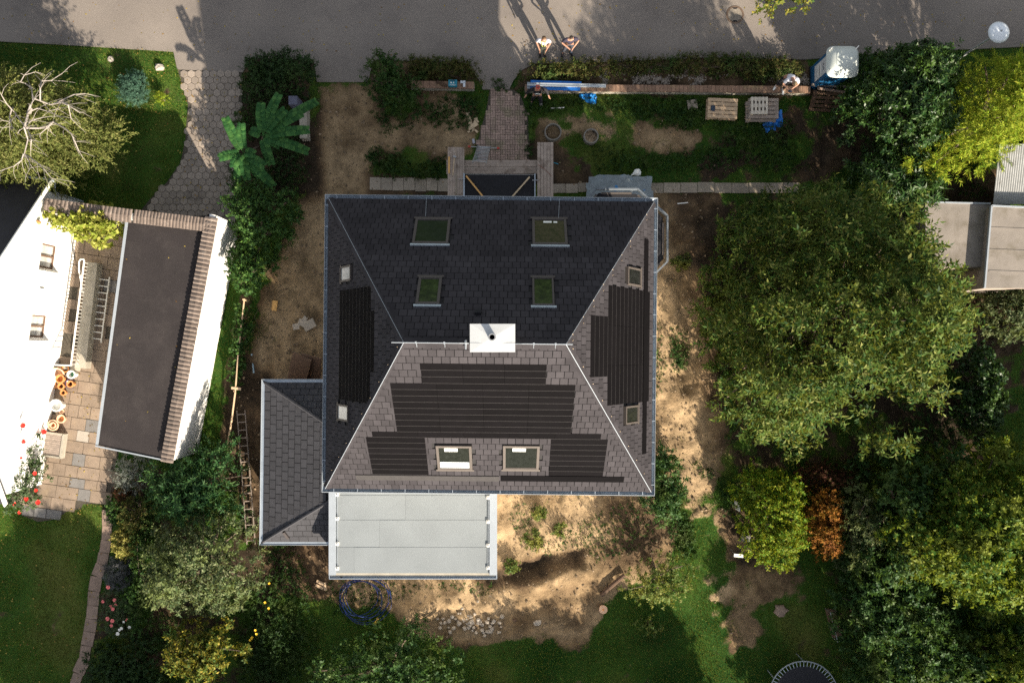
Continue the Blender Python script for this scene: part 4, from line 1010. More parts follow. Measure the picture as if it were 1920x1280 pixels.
pot(115, 771, .10, .10, 'small pale dish under the large white planter', TERRAP, TERRAP)
pot(114, 785, .165, .22, 'pale terracotta pot half in shadow below the white planter', TERRAP, TERRA)
pot(99, 797, .215, .24, 'wide terracotta pot with smaller pots nested inside', TERRAP, TERRA)
pot(99, 797, .12, .20, 'ring of smaller pots nested in the wide terracotta pot', TERRAP, TERRA, .08)
c = G(101, 722, .02); b = MB(); b.box((c.x, c.y, .04), (.24, .32, .05), rz=.4); tag(b.build('roof_tile', TERRA), 'flat orange tile leaning among the terracotta pots', 'tile')
# wooden box cover by the wall
cv = thing('wooden_cover', 'slatted wooden cover in a stone frame by the rose bush', 'cover', G(97, 834, 0))
c = G(98, 834, .25); ax = Matrix.Rotation(R_(-8), 3, 'Z')
f = MB()
for u, v, sx, sy in ((-.39, 0, .07, 1.0), (.39, 0, .10, 1.0), (0, .47, .72, .07), (0, -.47, .72, .07)):
    p = ax @ Vector((u, v, 0)); f.box((c.x + p.x, c.y + p.y, .12), (sx, sy, .26), rz=R_(-8))
f.build('frame', CONC, cv)
u = MB(); u.box((0, 0, 0), (.70, .072, .03)); me = u.mesh('slat', GREYWOOD)
for i in range(11):
    p = ax @ Vector((0, -.40 + .08 * i, 0)); link_mesh('slat', me, cv, (c.x + p.x - wloc(cv).x, c.y + p.y - wloc(cv).y, .2), (0, 0, R_(-8)))

# ------------------------------------------------------------------ sheds on the right
sh = thing('shed', 'low garden shed with a flat tan felt roof at the right edge', 'shed', G(1890, 455, 0))
z = 2.5; q = [G(1858, 386, z), G(1990, 392, z), G(1990, 540, z), G(1845, 540, z)]
b = MB(); b.prism([(p.x + (.06 if i in (0, 3) else 0), p.y - (.06 if i < 2 else 0)) for i, p in enumerate(q)], -.05, z - .08); b.build('wall', GREYWOOD, sh)
b = MB(); b.prism([tuple(p.xy) for p in q], z - .079, z); r = b.build('roof', SHEDFELT, sh)
for y in (427, 468, 508):
    b = MB(); a_, c_ = G(1853, y, z), G(1990, y + 6, z); b.bar(a_ + Vector((.02, 0, .006)), c_ + Vector((0, 0, .006)), .07, .012); b.build('felt_seam', SHEDFELT, r)
b = MB(); b.bar(q[0] + Vector((0, 0, .02)), q[1] + Vector((0, 0, .02)), .06, .10); b.bar(q[0] + Vector((0, 0, .02)), q[3] + Vector((0, 0, .02)), .06, .10); b.build('edge_trim', ZINCW, sh)
sh2 = thing('lean_to_shed', 'lower grey felt roof half under the big tree beside the tan shed', 'shed', G(1800, 440, 0))
z = 2.1; q = [G(1735, 379, z), G(1858, 382, z), G(1848, 500, z), G(1735, 500, z)]
b = MB(); b.prism([(p.x, p.y - (.06 if i < 2 else 0)) for i, p in enumerate(q)], -.05, z - .08); b.build('wall', GREYWOOD, sh2)
b = MB(); b.prism([(p.x - (.03 if i in (1, 2) else 0), p.y) for i, p in enumerate(q)], z - .079, z); b.build('roof', SHEDFELT, sh2)
b = MB(); b.bar(q[0] + Vector((0, 0, .02)), q[1] + Vector((-.04, 0, .02)), .05, .08); b.build('edge_trim', ZINCW, sh2)
co = thing('corrugated_lean_to', 'pale corrugated roof beside the bright yellow green conifer', 'roof', G(1900, 330, 0))
q0, q1, q2 = G(1862, 270, 2.55), G(1862, 383, 2.15), G(2000, 386, 2.15)
n = 33; L = (q2 - q1).x; b = MB(); vs = []
for i in range(n * 4 + 1):
    x = q1.x + L * i / (n * 4); dz = .018 * math.sin(i * math.pi / 2)
    vs += [(x, q0.y, q0.z + dz), (x, q1.y, q1.z + dz)]
b.add(vs, [(2 * i, 2 * i + 2, 2 * i + 3, 2 * i + 1) for i in range(n * 4)]); b.build('corrugated_sheet', CORRUG, co)
b = MB()
for x in (q1.x + .1, q1.x + 2.0):
    for y, zz in ((q0.y - .1, 2.5), (q1.y + .1, 2.12)): b.box((x, y, zz / 2 - .05), (.09, .09, zz - .05))
b.build('post', DARKWOOD, co)

# ------------------------------------------------------------------ scaffold round the porch, ladder on it
sc = thing('scaffold', 'board scaffold on three sides of the black roofed porch', 'scaffold', G(937, 330, 0))
z = 2.75
def deck(x0, y0, x1, y1, nb, along, zz, mat=BOARD):
    a_, c_ = G(x0, y1, zz), G(x1, y0, zz); wl = wloc(sc); u = MB(); NG = 5
    for k in range(NG): u.box((0, -.5 + (k + .5) / NG, 0), (1, .86 / NG, 1))
    u.box((0, 0, -.2), (1, .98, .5)); me = u.mesh('scaffold_board', mat)
    for i in range(nb):
        if along == 'x':
            w = (c_.y - a_.y) / nb; link_mesh('scaffold_board', me, sc, ((a_.x + c_.x) / 2 - wl.x, a_.y + w * (i + .5) - wl.y, zz - .025), (0, 0, 0), (c_.x - a_.x, w - .012, .05))
        else:
            w = (c_.x - a_.x) / nb; link_mesh('scaffold_board', me, sc, (a_.x + w * (i + .5) - wl.x, (a_.y + c_.y) / 2 - wl.y, zz - .025 + .004 * i), (0, 0, math.pi / 2), (c_.y - a_.y, w - .012, .05))
deck(868, 300, 1008, 326, 2, 'x', z - .11); deck(839, 276, 871, 395, 2, 'y', z); deck(1007, 267, 1038, 395, 1, 'y', z + .02)
deck(837, 299, 868, 327, 1, 'x', z - .12); deck(1008, 301, 1037, 331, 1, 'x', z - .12)
b = MB()
for x, y in ((842, 298), (868, 298), (1010, 298), (1034, 298), (842, 366), (1034, 366)):
    p = G(x, y, z); b.tube([(p.x, p.y, 0), (p.x, p.y, z - .2)], .025, 8)
for (xa, ya), (xb, yb) in (((840, 303), (1037, 303)), ((840, 324), (1037, 324)), ((842, 298), (842, 366)), ((1034, 298), (1034, 366))):
    b.tube([G(xa, ya, z - .21), G(xb, yb, z - .21)], .024, 8)
b.tube([G(860, 336, z + .03), G(872, 336, z + .03)], .014, 6); b.tube([G(998, 338, z + .03), G(1010, 338, z + .03)], .014, 6)
b.build('scaffold_pole', STEEL, sc)
for x0, y0, x1, y1, lab in ((874, 330, 909, 373, 'left of the two diagonal timber battens on the porch roof'), (993, 332, 957, 373, 'right of the two diagonal timber battens on the porch roof')):
    b = MB(); b.bar(G(x0, y0, pz + .01), G(x1, y1, pz + .01), .055, .05); tag(b.build('batten', ORANGEW if x0 < 900 else PALEWOOD), lab, 'batten')
b = MB(); b.bar(G(842, 294, z + .03), G(842, 325, z + .03), .06, .04); tag(b.build('batten', ORANGEW), 'orange wooden batten lying on the left scaffold deck', 'batten')
hm = thing('hammer', 'sledgehammer with a pale handle lying on the left scaffold deck', 'hammer', G(852, 310, z))
b = MB(); b.tube([G(849, 329, z + .04), G(852, 296, z + .04)], .017, 6); b.build('handle', PALEWOOD, hm)
b = MB(); b.box(G(852.5, 294, z + .045), (.12, .06, .06), rz=-.3); b.build('head', STEEL, hm)
b = MB(); b.tube([G(1008, 308, z + .05), G(1022, 318, z + .03), G(1034, 330, z + .03)], .008, 5); tag(b.build('cord', M('rust_cord', (.20, .075, .05), .8)), 'thin reddish cord lying across the right scaffold board', 'cord')
la, lb = G(908, 274, .1), G(899, 304, 2.9)
ladder('ladder', 'grey aluminium ladder leaning on the front scaffold deck', la, lb, .50, 12, STEEL, rr=.016)
st = thing('stabiliser_bar', 'thin bar with red end caps at the foot of the ladder', 'bar', G(907, 277, .1))
b = MB(); b.tube([G(881, 275, .12), G(934, 278, .12)], .018, 6); b.build('bar', STEEL, st)
for x, y in ((880, 275), (934, 278)):
    b = MB(); b.box(G(x, y, .12), (.10, .07, .07)); b.build('end_cap', RED, st)
b = MB(); b.bar(G(1038, 305, 1.5), G(1047, 308, 1.5), .03, .03); tag(b.build('pole', TEAL), 'short teal pole end sticking out beside the right scaffold deck', 'pole')

# ------------------------------------------------------------------ low front wall and what lies on it
lw = thing('low_wall', 'low brick brown garden wall along the gravel strip by the road', 'wall', G(1250, 166, 0))
a_, c_ = G(984, 164, .42), G(1520, 168, .42)
b = MB(); b.bar(a_ - Vector((0, 0, .27)), c_ - Vector((0, 0, .27)), .22, .42); b.build('wall', CONC, lw)
u = MB(); u.box((0, 0, 0), (1, 1, 1)); me = u.mesh('coping_brick', WALLBRK); wl = wloc(lw); rng = random.Random(4); n = 72; d = (c_ - a_)
for i in range(n):
    p = a_ + d * ((i + .5) / n) - wl; link_mesh('coping_brick', me, lw, (p.x, p.y + rng.uniform(-.006, .006), .385 + rng.uniform(-.006, .006)), (rng.uniform(-.02, .02), 0, math.atan2(d.y, d.x) + rng.uniform(-.01, .01)), (d.length / n - .010, .27, .07))
lw2 = thing('low_wall', 'short low wall left of the brick path with a teal case on it', 'wall', G(830, 160, 0))
a_, c_ = G(770, 158, .40), G(889, 160, .40)
b = MB(); b.bar(a_ - Vector((0, 0, .26)), c_ - Vector((0, 0, .26)), .24, .40); b.build('wall', CONC, lw2)
d = c_ - a_; wl = wloc(lw2)
for i in range(10):
    p = a_ + d * ((i + .5) / 10) - wl; link_mesh('coping_brick', me, lw2, (p.x, p.y, .365), (0, 0, math.atan2(d.y, d.x)), (d.length / 10 - .012, .28, .07))
# bundle of blue-edged sheets and silver gutters
for i, (x0, y0, x1, y1, w, zz, mt, lab) in enumerate(((995, 154, 1090, 157, .14, .44, BLUE, 'blue wrapped strip behind the silver profile on the low wall'),
        (994, 164.5, 1088, 166.5, .17, .44, BLUE, 'blue wrapped strip in front of the silver profile on the low wall'))):
    b = MB(); b.bar(G(x0, y0, zz), G(x1, y1, zz), w, .04); tag(b.build('wrapped_strip', mt), lab, 'strip')
pf = thing('metal_profile', 'long silver metal profile lying on the low wall', 'profile', G(1062, 160, .46))
b = MB(); b.bar(G(989, 158.5, .49), G(1136, 161.5, .49), .13, .04); b.build('web', SILVER, pf)
b = MB(); b.bar(G(989, 156, .53), G(1136, 159, .53), .02, .07); b.bar(G(989, 161, .53), G(1136, 164, .53), .02, .07); b.build('lip', ZINCW, pf)
b = MB(); b.box(G(991, 160.5, .47), (.12, .26, .03)); tag(b.build('end_plate', ZINCW), 'pale square plate at the end of the silver profile', 'plate')
# teal case, silver part, dark rag
tc = thing('tool_case', 'teal plastic tool case with white writing on the short wall', 'tool case', G(848, 158, .4))
c = G(849, 157, .5); b = MB(); b.box((c.x, c.y, .49), (.36, .28, .18)); b.build('case', TEAL, tc, bevel=.03)
b = MB(); b.tube([(c.x - .10, c.y + .07, .585), (c.x - .07, c.y + .10, .60), (c.x + .07, c.y + .10, .60), (c.x + .10, c.y + .07, .585)], .012, 6); b.build('handle', INK, tc)
for x, w in ((-.06, .05), (.04, .03)):
    b = MB(); b.box((c.x + x, c.y + .01, .583), (w, .05, .008)); b.build('latch', WHITEP, tc)
def lettering(parent, text, size, loc, rot, mat, name='lettering', ext=.001):
    cu = bpy.data.curves.new(name, 'FONT'); cu.body = text; cu.size = size; cu.align_x = 'CENTER'; cu.align_y = 'CENTER'; cu.extrude = ext; cu.materials.append(mat)
    tmp = bpy.data.objects.new(name, cu); COL.objects.link(tmp); me = bpy.data.meshes.new_from_object(tmp.evaluated_get(bpy.context.evaluated_depsgraph_get())); bpy.data.objects.remove(tmp)
    o = bpy.data.objects.new(name, me); COL.objects.link(o); o.parent = parent; o.location = Vector(loc) - wloc(parent); o.rotation_euler = rot; return o
lettering(tc, 'makita', .085, (c.x, c.y - .075, .5825), (0, 0, 0), WHITEP)
b = MB(); c = G(868, 156, .42); b.box((c.x, c.y + .04, .43), (.20, .10, .03)); b.box((c.x + .05, c.y - .08, .43), (.09, .16, .03)); tag(b.build('angle_plate', SILVER), 'silver angled metal offcut between teal case and brick coping', 'metal piece')
b = MB(); rng = random.Random(2)
for k in range(7):
    p = G(828 + rng.uniform(-8, 8), 158 + rng.uniform(-4, 4), .42); b.lathe(p, [(.05, -.02), (.07, .02), (.03, .07), (0, .08)], 7)
tag(b.build('glove_heap', DARKWOOD), 'crumpled dark rag beside the teal tool case', 'rag')

# timber offcuts on the grass
def plank_at(x0, y0, x1, y1, w, zz, mat, name, label, cat, h=.03, grp=None):
    b = MB(); b.bar(G(x0, y0, zz), G(x1, y1, zz), w, h); return tag(b.build(name, mat), label, cat, grp)
plank_at(877, 211, 884, 239, .15, .05, PALEWOOD, 'offcut_board', 'longest pale board of the timber offcuts by the brick path', 'board')
plank_at(878, 242, 895, 231, .17, .09, PALEWOOD, 'offcut_board', 'broad pale board lying across the longest offcut', 'board')
for i, (x, y, a) in enumerate(((892, 223, .4), (895, 227, 2.2), (890, 228, 1.2), (887, 244, .9), (893, 246, 2.4), (880, 247, .3), (883, 245, 1.7))):
    b = MB(); b.box(G(x, y, .04), (.15, .07, .05), rz=a); tag(b.build('wood_chip', PALEWOOD), 'small pale timber offcut scattered round the two boards', 'offcut', 'timber offcuts by the brick path')
b = MB(); b.box(G(888, 265, .03), (.10, .19, .04), rz=.2); tag(b.build('carton', M('pale_carton', (.36, .36, .40), .8)), 'small pale grey carton beside the ladder foot', 'carton', None)

# concrete rings
def ringw(x, y, r, h, t, mat, label, fillm=None):
    c = G(x, y, h); g_ = thing('concrete_ring', label, 'ring', (c.x, c.y, 0))
    b = MB(); b.lathe((c.x, c.y, 0), [(r, -.05), (r, h), (r - t, h), (r - t, -.05)], 28); b.build('ring', mat, g_)
    if fillm:
        b = MB(); n = 26; rg = random.Random(3); vs = [(c.x, c.y, h * .85)]
        for j in range(1, 6):
            for k in range(n): a = 2 * math.pi * k / n; rr_ = (r - t) * j / 5; vs.append((c.x + rr_ * math.cos(a), c.y + rr_ * math.sin(a), h * .7 + rg.uniform(-.05, .05) + .10 * math.cos(a + 2.4) * j / 5))
        fs = [(0, 1 + k, 1 + (k + 1) % n) for k in range(n)] + [(1 + (j - 1) * n + k, 1 + j * n + k, 1 + j * n + (k + 1) % n, 1 + (j - 1) * n + (k + 1) % n) for j in range(1, 5) for k in range(n)]
        b.add(vs, fs); b.build('soil', fillm, g_, smooth=True)
RINGC = M('ring_concrete', (.20, .185, .16), .9, .15, 8)
ringw(1037, 247, .345, .28, .045, RINGC, 'empty thin grey concrete ring standing near the brick path')
SANDM = M('sandy_soil', (.26, .19, .12), .95, .3, 9, 60, .35, .5)
ringw(1108.5, 255, .305, .32, .05, RINGC, 'concrete ring filled with sandy soil', SANDM)
# stone slab, scattered white things, stick
def blob_stone(x, y, r, h, label, mat=STONE, name='stone', cat='stone', grp=None, seed=0, flat=.6, zoff=-.02, sides=8):
    rg = random.Random(seed); c = G(x, y, 0); b = MB()
    prof = [(.0, r * .9), (.45, r), (.8, r * .82), (1.0, r * .45)]; vs = []
    jit = [rg.uniform(.72, 1.15) for _ in range(sides)]
    for zf, rr_ in prof:
        for k in range(sides):
            a = 2 * math.pi * k / sides; q = rr_ * jit[k] * rg.uniform(.93, 1.05); vs.append((c.x + q * math.cos(a), c.y + q * flat ** .3 * math.sin(a), zoff + h * zf + rg.uniform(-.1, .1) * h))
    fs = [(j * sides + k, j * sides + (k + 1) % sides, (j + 1) * sides + (k + 1) % sides, (j + 1) * sides + k) for j in range(3) for k in range(sides)] + [tuple(range(3 * sides, 4 * sides))]
    b.add(vs, fs); return tag(b.build(name, mat), label, cat, grp)
b = MB(); b.box(G(1298, 196, .05), (.40, .38, .09), rz=.15); tag(b.build('paving_slab', SLAB, bevel=.02), 'lone square paving slab left of the pallets in the grass', 'slab')
blob_stone(208, 111, .16, .14, 'pale rounded stone near the top edge of the left lawn', SLABPALE, seed=4)
blob_stone(301, 128, .19, .22, 'pale pinkish stone near the driveway on the left lawn', SLABPALE, seed=5)
b = MB(); b.bar(G(1033, 203.5, .06), G(1058, 202, .06), .035, .03); tag(b.build('slat', WHITEP), 'thin white slat lying in the grass south of the blue bag', 'slat')
b = MB(); b.bar(G(1270, 382, .05), G(1290, 380, .05), .04, .03); tag(b.build('slat', WHITEP), 'thin white slat lying near the house corner', 'slat')
b = MB(); b.tube([G(472, 663, .08), G(476, 699, .08)], .035, 8); tag(b.build('pipe', M('pale_blue_pipe', (.30, .42, .48), .5)), 'pale blue pipe lying on the soil beside the garage', 'pipe')
b = MB(); b.box(G(515, 573, .12), (.20, .42, .05), rz=-.12); tag(b.build('board', ORANGEW), 'orange yellow board lying on the bare soil', 'board')
for i, (x, y, w, d_, a) in enumerate(((580, 609, .50, .38, .5), (569, 606, .42, .30, -.3), (556, 612, .30, .25, .2), (571, 598, .24, .18, .9))):
    b = MB(); b.box(G(x, y, .14), (w, d_, .10), rz=a, M=Matrix.Rotation(a, 3, 'Z') @ Matrix.Rotation(.12 * (i - 1), 3, 'X')); tag(b.build('broken_slab', STONE, bevel=.02), 'broken stone slab in the rubble heap west of the house', 'slab', 'broken slabs west of the house')
# leaning timber panels by the annex
for x0, y0, x1, y1, mt, lab in (((575), 690, 556, 716, BROWNPANEL, 'dark brown timber panel leaning north of the annex'), (592, 690, 582, 716, BROWNPANEL, 'second brown timber panel nearer the house wall')):
    b = MB(); a_, c_ = G(x0 - 8, 667, 1.0), G(x1, y1, .1); b.bar(a_, c_, .80, .05); tag(b.build('timber_panel', mt), lab, 'panel')
b = MB(); b.prism([tuple(G(x, y, .25).xy) for x, y in ((598, 716), (616, 668), (622, 716))], -.02, .25); tag(b.build('plywood_sheet', PALLETW), 'pale plywood sheet beside the house wall north of the annex', 'sheet')
b = MB(); b.bar(G(536, 1016, .5), G(572, 1018, .5), .05, .12); tag(b.build('board', ORANGEW), 'pale board edge sticking out south of the annex', 'board')
for i, (x0, y0, x1, y1) in enumerate(((594, 1088, 609, 1096), (592, 1096, 606, 1102), (609, 1091, 610, 1106))):
    b = MB(); b.bar(G(x0, y0, .06), G(x1, y1, .06), .11, .08); tag(b.build('firewood', PALLETW), 'short cut timber billet beside the grey roofed extension', 'billet', 'timber billets by the extension')

# ------------------------------------------------------------------ pallets
def pallet(name, label, loc, rz, mat, Lx=1.2, Ly=.8, nb=5, gap=.035, group=None, tilt=0.0, boards3=True):
    t = thing(name, label, 'pallet', loc, group, rz); t.rotation_euler = (tilt, 0, rz)
    w = (Ly - gap * (nb - 1)) / nb
    for i in range(nb):
        b = MB(); b.box((0, -Ly / 2 + w / 2 + i * (w + gap), .133), (Lx, w, .022)); b.build('deck_board', mat, t, local=True)
    for x in (-Lx / 2 + .07, 0, Lx / 2 - .07):
        b = MB(); b.box((x, 0, .111), (.14, Ly, .021)); b.box((x, 0, .011), (.10, Ly, .022))
        b.build('stringer_board', mat, t, local=True)
        for y in (-Ly / 2 + .05, 0, Ly / 2 - .05):
            b = MB(); b.box((x, y, .061), (.14, .10, .078)); b.build('block', mat, t, local=True)
    return t
c = G(1355, 203, .30); P1 = pallet('pallet', 'new honey coloured pallet with a black pouch on it', (c.x, c.y, .15), -.045, PALLETW)
P1b = copy_thing(P1); P1b.location = (c.x - .03, c.y - .02, .0); tag(P1b, 'lower honey coloured pallet beneath the one with the pouch')
b = MB(); cc2 = G(1337, 203, .33); b.box((cc2.x, cc2.y, .315), (.17, .22, .05), rz=-.1); tag(b.build('pouch', INK, bevel=.02), 'small black pouch lying on the honey coloured pallet', 'pouch')
c = G(1432, 203, .45); P2 = pallet('pallet', 'grey weathered pallet carrying a small bleached pallet', (c.x, c.y, .30), .0, GREYWOOD)
P2b = copy_thing(P2); P2b.location = (c.x - .06, c.y - .10, .15); tag(P2b, 'grey weathered pallet second from the top of its stack')
P2c = copy_thing(P2); P2c.location = (c.x - .03, c.y - .03, 0); P2c.rotation_euler = (0, 0, .05); tag(P2c, 'lowest grey weathered pallet of the stack beside the blue tarp')
c = G(1424, 198, .58); pallet('pallet', 'small bleached pallet on top of the grey stack', (c.x, c.y, .45), math.pi / 2, WHITEWOOD, .68, .66, 5, .075)
b = MB(); rng = random.Random(6)
for i in range(26):
    p = G(1402 + rng.uniform(-3, 5), 190 + i * 1.4, .12 + rng.random() * .2); b.bar(p - Vector((.06, 0, 0)), p + Vector((.08, rng.uniform(-.05, .05), .02)), .03, .02)
tag(b.build('straw_heap', PALLETW), 'brown straw like bark bits along the left side of the grey pallets', 'bark')
c = G(1551, 186, .35); pl = pallet('pallet', 'dark rotten pallet leaning against a rail by the portable toilet', (c.x, c.y - .02, .22), .0, DARKWOOD, 1.25, .82, 5, .055, tilt=R_(42)); pl.rotation_euler = (R_(42), 0, -.05)
b = MB(); b.bar(G(1522, 159, .5), G(1592, 164, .5), .08, .10); tag(b.build('rail', GREYWOOD), 'grey timber rail behind the dark leaning pallet', 'rail')
b = MB(); b.bar(G(1533, 166, .62), G(1584, 173, .62), .09, .04); tag(b.build('board', PATHPINK), 'reddish board across the top of the dark leaning pallet', 'board')

# ------------------------------------------------------------------ crumpled sheets
def crumple(name, label, poly, h, mat, seed, cat, z0=.02, amp=.10, res=26, group=None, sc_=.22, hz=None):
    P = W2(poly, h); lo, hi = P.min(0), P.max(0)
    xs = np.linspace(lo[0], hi[0], res); ys = np.linspace(lo[1], hi[1], res); X, Y = np.meshgrid(xs, ys)
    d = sdist(X, Y, P); Z = z0 + (hz(X, Y) if hz else 0) + amp * np.abs(fnoise(X, Y, sc_, seed, 3) - .5) * 3 * np.clip(.25 + d / .15, .1, 1)
    X2 = X + (vnoise(X, Y, .12, seed + 4) - .5) * .06; Y2 = Y + (vnoise(X, Y, .12, seed + 5) - .5) * .06
    b = MB(); vs = [(X2[i, j], Y2[i, j], Z[i, j]) for i in range(res) for j in range(res)]
    fs = [(i * res + j, i * res + j + 1, (i + 1) * res + j + 1, (i + 1) * res + j) for i in range(res - 1) for j in range(res - 1) if d[i:i + 2, j:j + 2].max() > 0]
    b.add(vs, fs); o = b.build(name, mat); s = o.modifiers.new('thick', 'SOLIDIFY'); s.thickness = .006
    return tag(o, label, cat, group)
crumple('blue_tarpaulin', 'blue tarpaulin spilling out from under the grey pallets', [(1430, 222), (1458, 216), (1462, 208), (1472, 235), (1457, 236), (1455, 242), (1444, 243), (1443, 247), (1440, 246), (1437, 238)], .25, BLUE, 3, 'tarpaulin', .05, .14, hz=lambda X, Y: np.clip((Y - G(0, 236, .2).y) * .6, 0, .4))
crumple('blue_bag', 'crumpled blue plastic bag on the grass below the low wall', [(1088, 172), (1104, 172), (1118, 173), (1118, 190), (1114, 195), (1100, 191), (1094, 184), (1086, 180)], .1, M('bright_blue_plastic', (.012, .20, .55), .4, .25, 9), 9, 'bag', .04, .22)
crumple('faded_tarpaulin', 'faded blue grey tarpaulin over the light well beside the corner bay', [(1106, 331), (1118, 333), (1120, 328), (1178, 327), (1182, 331), (1219, 331), (1221, 355), (1226, 374), (1218, 384), (1100, 384), (1101, 360)], .5, BLUETARP, 14, 'tarpaulin', .45, .05, 34, sc_=.5)
b = MB(); b.prism([tuple(G(x, y, .4).xy) for x, y in ((1108, 337), (1216, 337), (1216, 372), (1108, 372))], -.05, .44); tag(b.build('light_well', CONC), 'concrete light well box under the faded tarpaulin', 'light well')
crumple('plastic_sack', 'white plastic sack standing behind the faded tarpaulin', [(1184, 330), (1190, 320), (1197, 318), (1201, 322), (1202, 330)], .3, POTWHITE, 17, 'sack', .3, .18, 12)

# ------------------------------------------------------------------ portable toilet
to = thing('portable_toilet', 'blue portable toilet with a pale rounded roof beside the road', 'toilet', (12.65, 11.12, 0))
X0, X1, Y0, Y1 = 12.14, 13.15, 10.68, 11.58
b = MB(); b.box(((X0 + X1) / 2, (Y0 + Y1) / 2, 1.07), (X1 - X0, Y1 - Y0, 2.06)); b.build('cabin', TOILETB, to, bevel=.05)
b = MB(); b.box(((X0 + X1) / 2, (Y0 + Y1) / 2, .06), (X1 - X0 + .06, Y1 - Y0 + .06, .12)); b.build('base', DARK, to)
b = MB(); b.box((X0 - .012, (Y0 + Y1) / 2 - .02, 1.25), (.02, .62, 1.30)); dr = b.build('door_panel', TOILETP, to, bevel=.008)
for zz in (.98, 1.22):
    q = MB(); q.box((X0 - .024, (Y0 + Y1) / 2 - .02, zz), (.012, .50, .03)); q.build('door_rib', WHITEP, dr)
lettering(to, 'KM', .20, (X0 - .026, (Y0 + Y1) / 2 - .03, 1.50), (math.pi / 2, 0, -math.pi / 2), INK)
q = MB(); q.box((X0 - .0225, (Y0 + Y1) / 2 - .03, 1.10), (.003, .36, .045)); q.build('small_print', SLABGREY, dr)
# roof: rounded slab with shallow ribs
RX0, RX1, RY0, RY1 = 11.98, 13.22, 10.46, 11.66; n = 44; vs = []; xs = np.linspace(0, 1, n); fs = []
for i, u in enumerate(xs):
    for j, v in enumerate(xs):
        e = .80; a_, c_ = 2 * u - 1, 2 * v - 1
        # superellipse squeeze for rounded corners
        s_ = 1.0 if max(abs(a_), abs(c_)) < 1e-6 else (max(abs(a_), abs(c_)) / (abs(a_) ** 5 + abs(c_) ** 5) ** .2)
        x = a_ * s_; y = c_ * s_; rr_ = (abs(x) ** 5 + abs(y) ** 5) ** .2
        zz = 2.12 + .20 * (1 - rr_ ** 3) + .10 * (1 - y * y) * (1 - rr_ ** 6) + (.014 * (1 if abs(((u * 8) % 1) - .5) > .42 else 0) if (.2 < u < .95 and rr_ < .9) else 0)
        vs.append(((RX0 + RX1) / 2 + x * (RX1 - RX0) / 2, (RY0 + RY1) / 2 + y * (RY1 - RY0) / 2, zz))
for i in range(n - 1):
    for j in range(n - 1): fs.append((i * n + j, (i + 1) * n + j, (i + 1) * n + j + 1, i * n + j + 1))
b = MB(); b.add(vs, fs); rf = b.build('roof', TOILETR, to)
sm = rf.modifiers.new('thick', 'SOLIDIFY'); sm.thickness = .05
for x, y, rz in ((12.12, 11.5, .8), (12.16, 10.64, -.8), (13.10, 11.55, .8)):
    q = MB(); q.box((x, y, 2.25), (.20, .035, .05), rz=rz); q.build('lifting_lug', WHITEP, to)

# ------------------------------------------------------------------ street lamp, manhole
lp = G(1879, 57, 4.2); la_ = thing('street_lamp', 'street lamp with a round white top at the upper right', 'street lamp', (lp.x, lp.y, 0))
b = MB(); b.tube([(lp.x, lp.y, -.05), (lp.x, lp.y, 1.0), (lp.x, lp.y, 4.0)], [.06, .045, .035], 10); b.build('pole', POLEG, la_)
b = MB(); b.lathe((lp.x, lp.y, 3.98), [(.08, -.16), (.14, -.05), (.375, .0), (.385, .03), (.30, .10), (.15, .15), (.04, .17), (0, .17)], 32); b.build('lamp_top', LAMPW, la_, smooth=True)
b = MB(); b.lathe((lp.x, lp.y, 4.14), [(.03, 0), (.03, .05), (0, .05)], 10); b.build('finial', STEEL, la_)
mh = thing('manhole', 'round manhole cover with two notches set in the road', 'manhole', G(1378, 28, 0)); c = G(1378, 28, 0)
b = MB(); b.lathe((c.x, c.y, 0), [(.37, -.01), (.37, .008), (.30, .012), (.29, .002)], 36); b.build('frame', CAST, mh)
b = MB(); b.lathe((c.x, c.y, 0), [(.285, .0), (.285, .010), (0, .012)], 36); b.build('cover', COVERM, mh)
for s in (1, -1):
    b = MB(); b.prism([(c.x + x, c.y + s * y) for x, y in ((-.11, .285), (-.06, .23), (.06, .23), (.11, .285))], .010, .0165); b.build('notch', DARK, mh)

# ------------------------------------------------------------------ south garden things
tr = thing('trampoline', 'round garden trampoline at the bottom edge of the photo', 'trampoline', G(1507, 1303, 0)); c = G(1507, 1303, .85); RR = 1.36
b = MB(); pts = [(c.x + RR * math.cos(a), c.y + RR * math.sin(a), .85) for a in np.linspace(0, 2 * math.pi, 49)]; b.tube(pts, .022, 6, cap=False); b.build('frame', ZINCW, tr)
b = MB(); b.lathe((c.x, c.y, .84), [(RR - .20, 0), (0, -.03)], 48); b.build('mat', RUBBER, tr)
q = MB(); q.bar((RR - .21, 0, .845), (RR, 0, .85), .022, .022); sme = q.mesh('spring', ZINC)
for i in range(56): link_mesh('spring', sme, tr, (c.x - wloc(tr).x, c.y - wloc(tr).y, 0), (0, 0, 2 * math.pi * i / 56))
for i in range(6):
    a = math.pi * 2 * (i + .5) / 6; b = MB(); p = Vector((c.x + RR * math.cos(a), c.y + RR * math.sin(a), 0)); b.tube([p, p + Vector((0, 0, .84))], .022, 6); b.build('leg', ZINC, tr)
be = thing('garden_bench', 'small white topped bench under the yellow green tree', 'bench', G(1386, 1040, 0)); c = G(1385, 1041, .45)
b = MB(); b.box((c.x, c.y, .45), (.38, .13, .04), rz=-.08); b.build('seat', WHITEP, be)
for sx in (-.16, .16):
    for sy in (-.05, .05):
        b = MB(); b.tube([(c.x + sx, c.y + sy, .43), (c.x + sx * 1.25, c.y + sy * 3, 0)], .012, 5); b.build('leg', STEEL, be)
b = MB(); b.box(G(1382, 948, .3), (.06, .34, .6), rz=.1); tag(b.build('post', WHITEP), 'white post in the shade left of the yellow green tree', 'post')
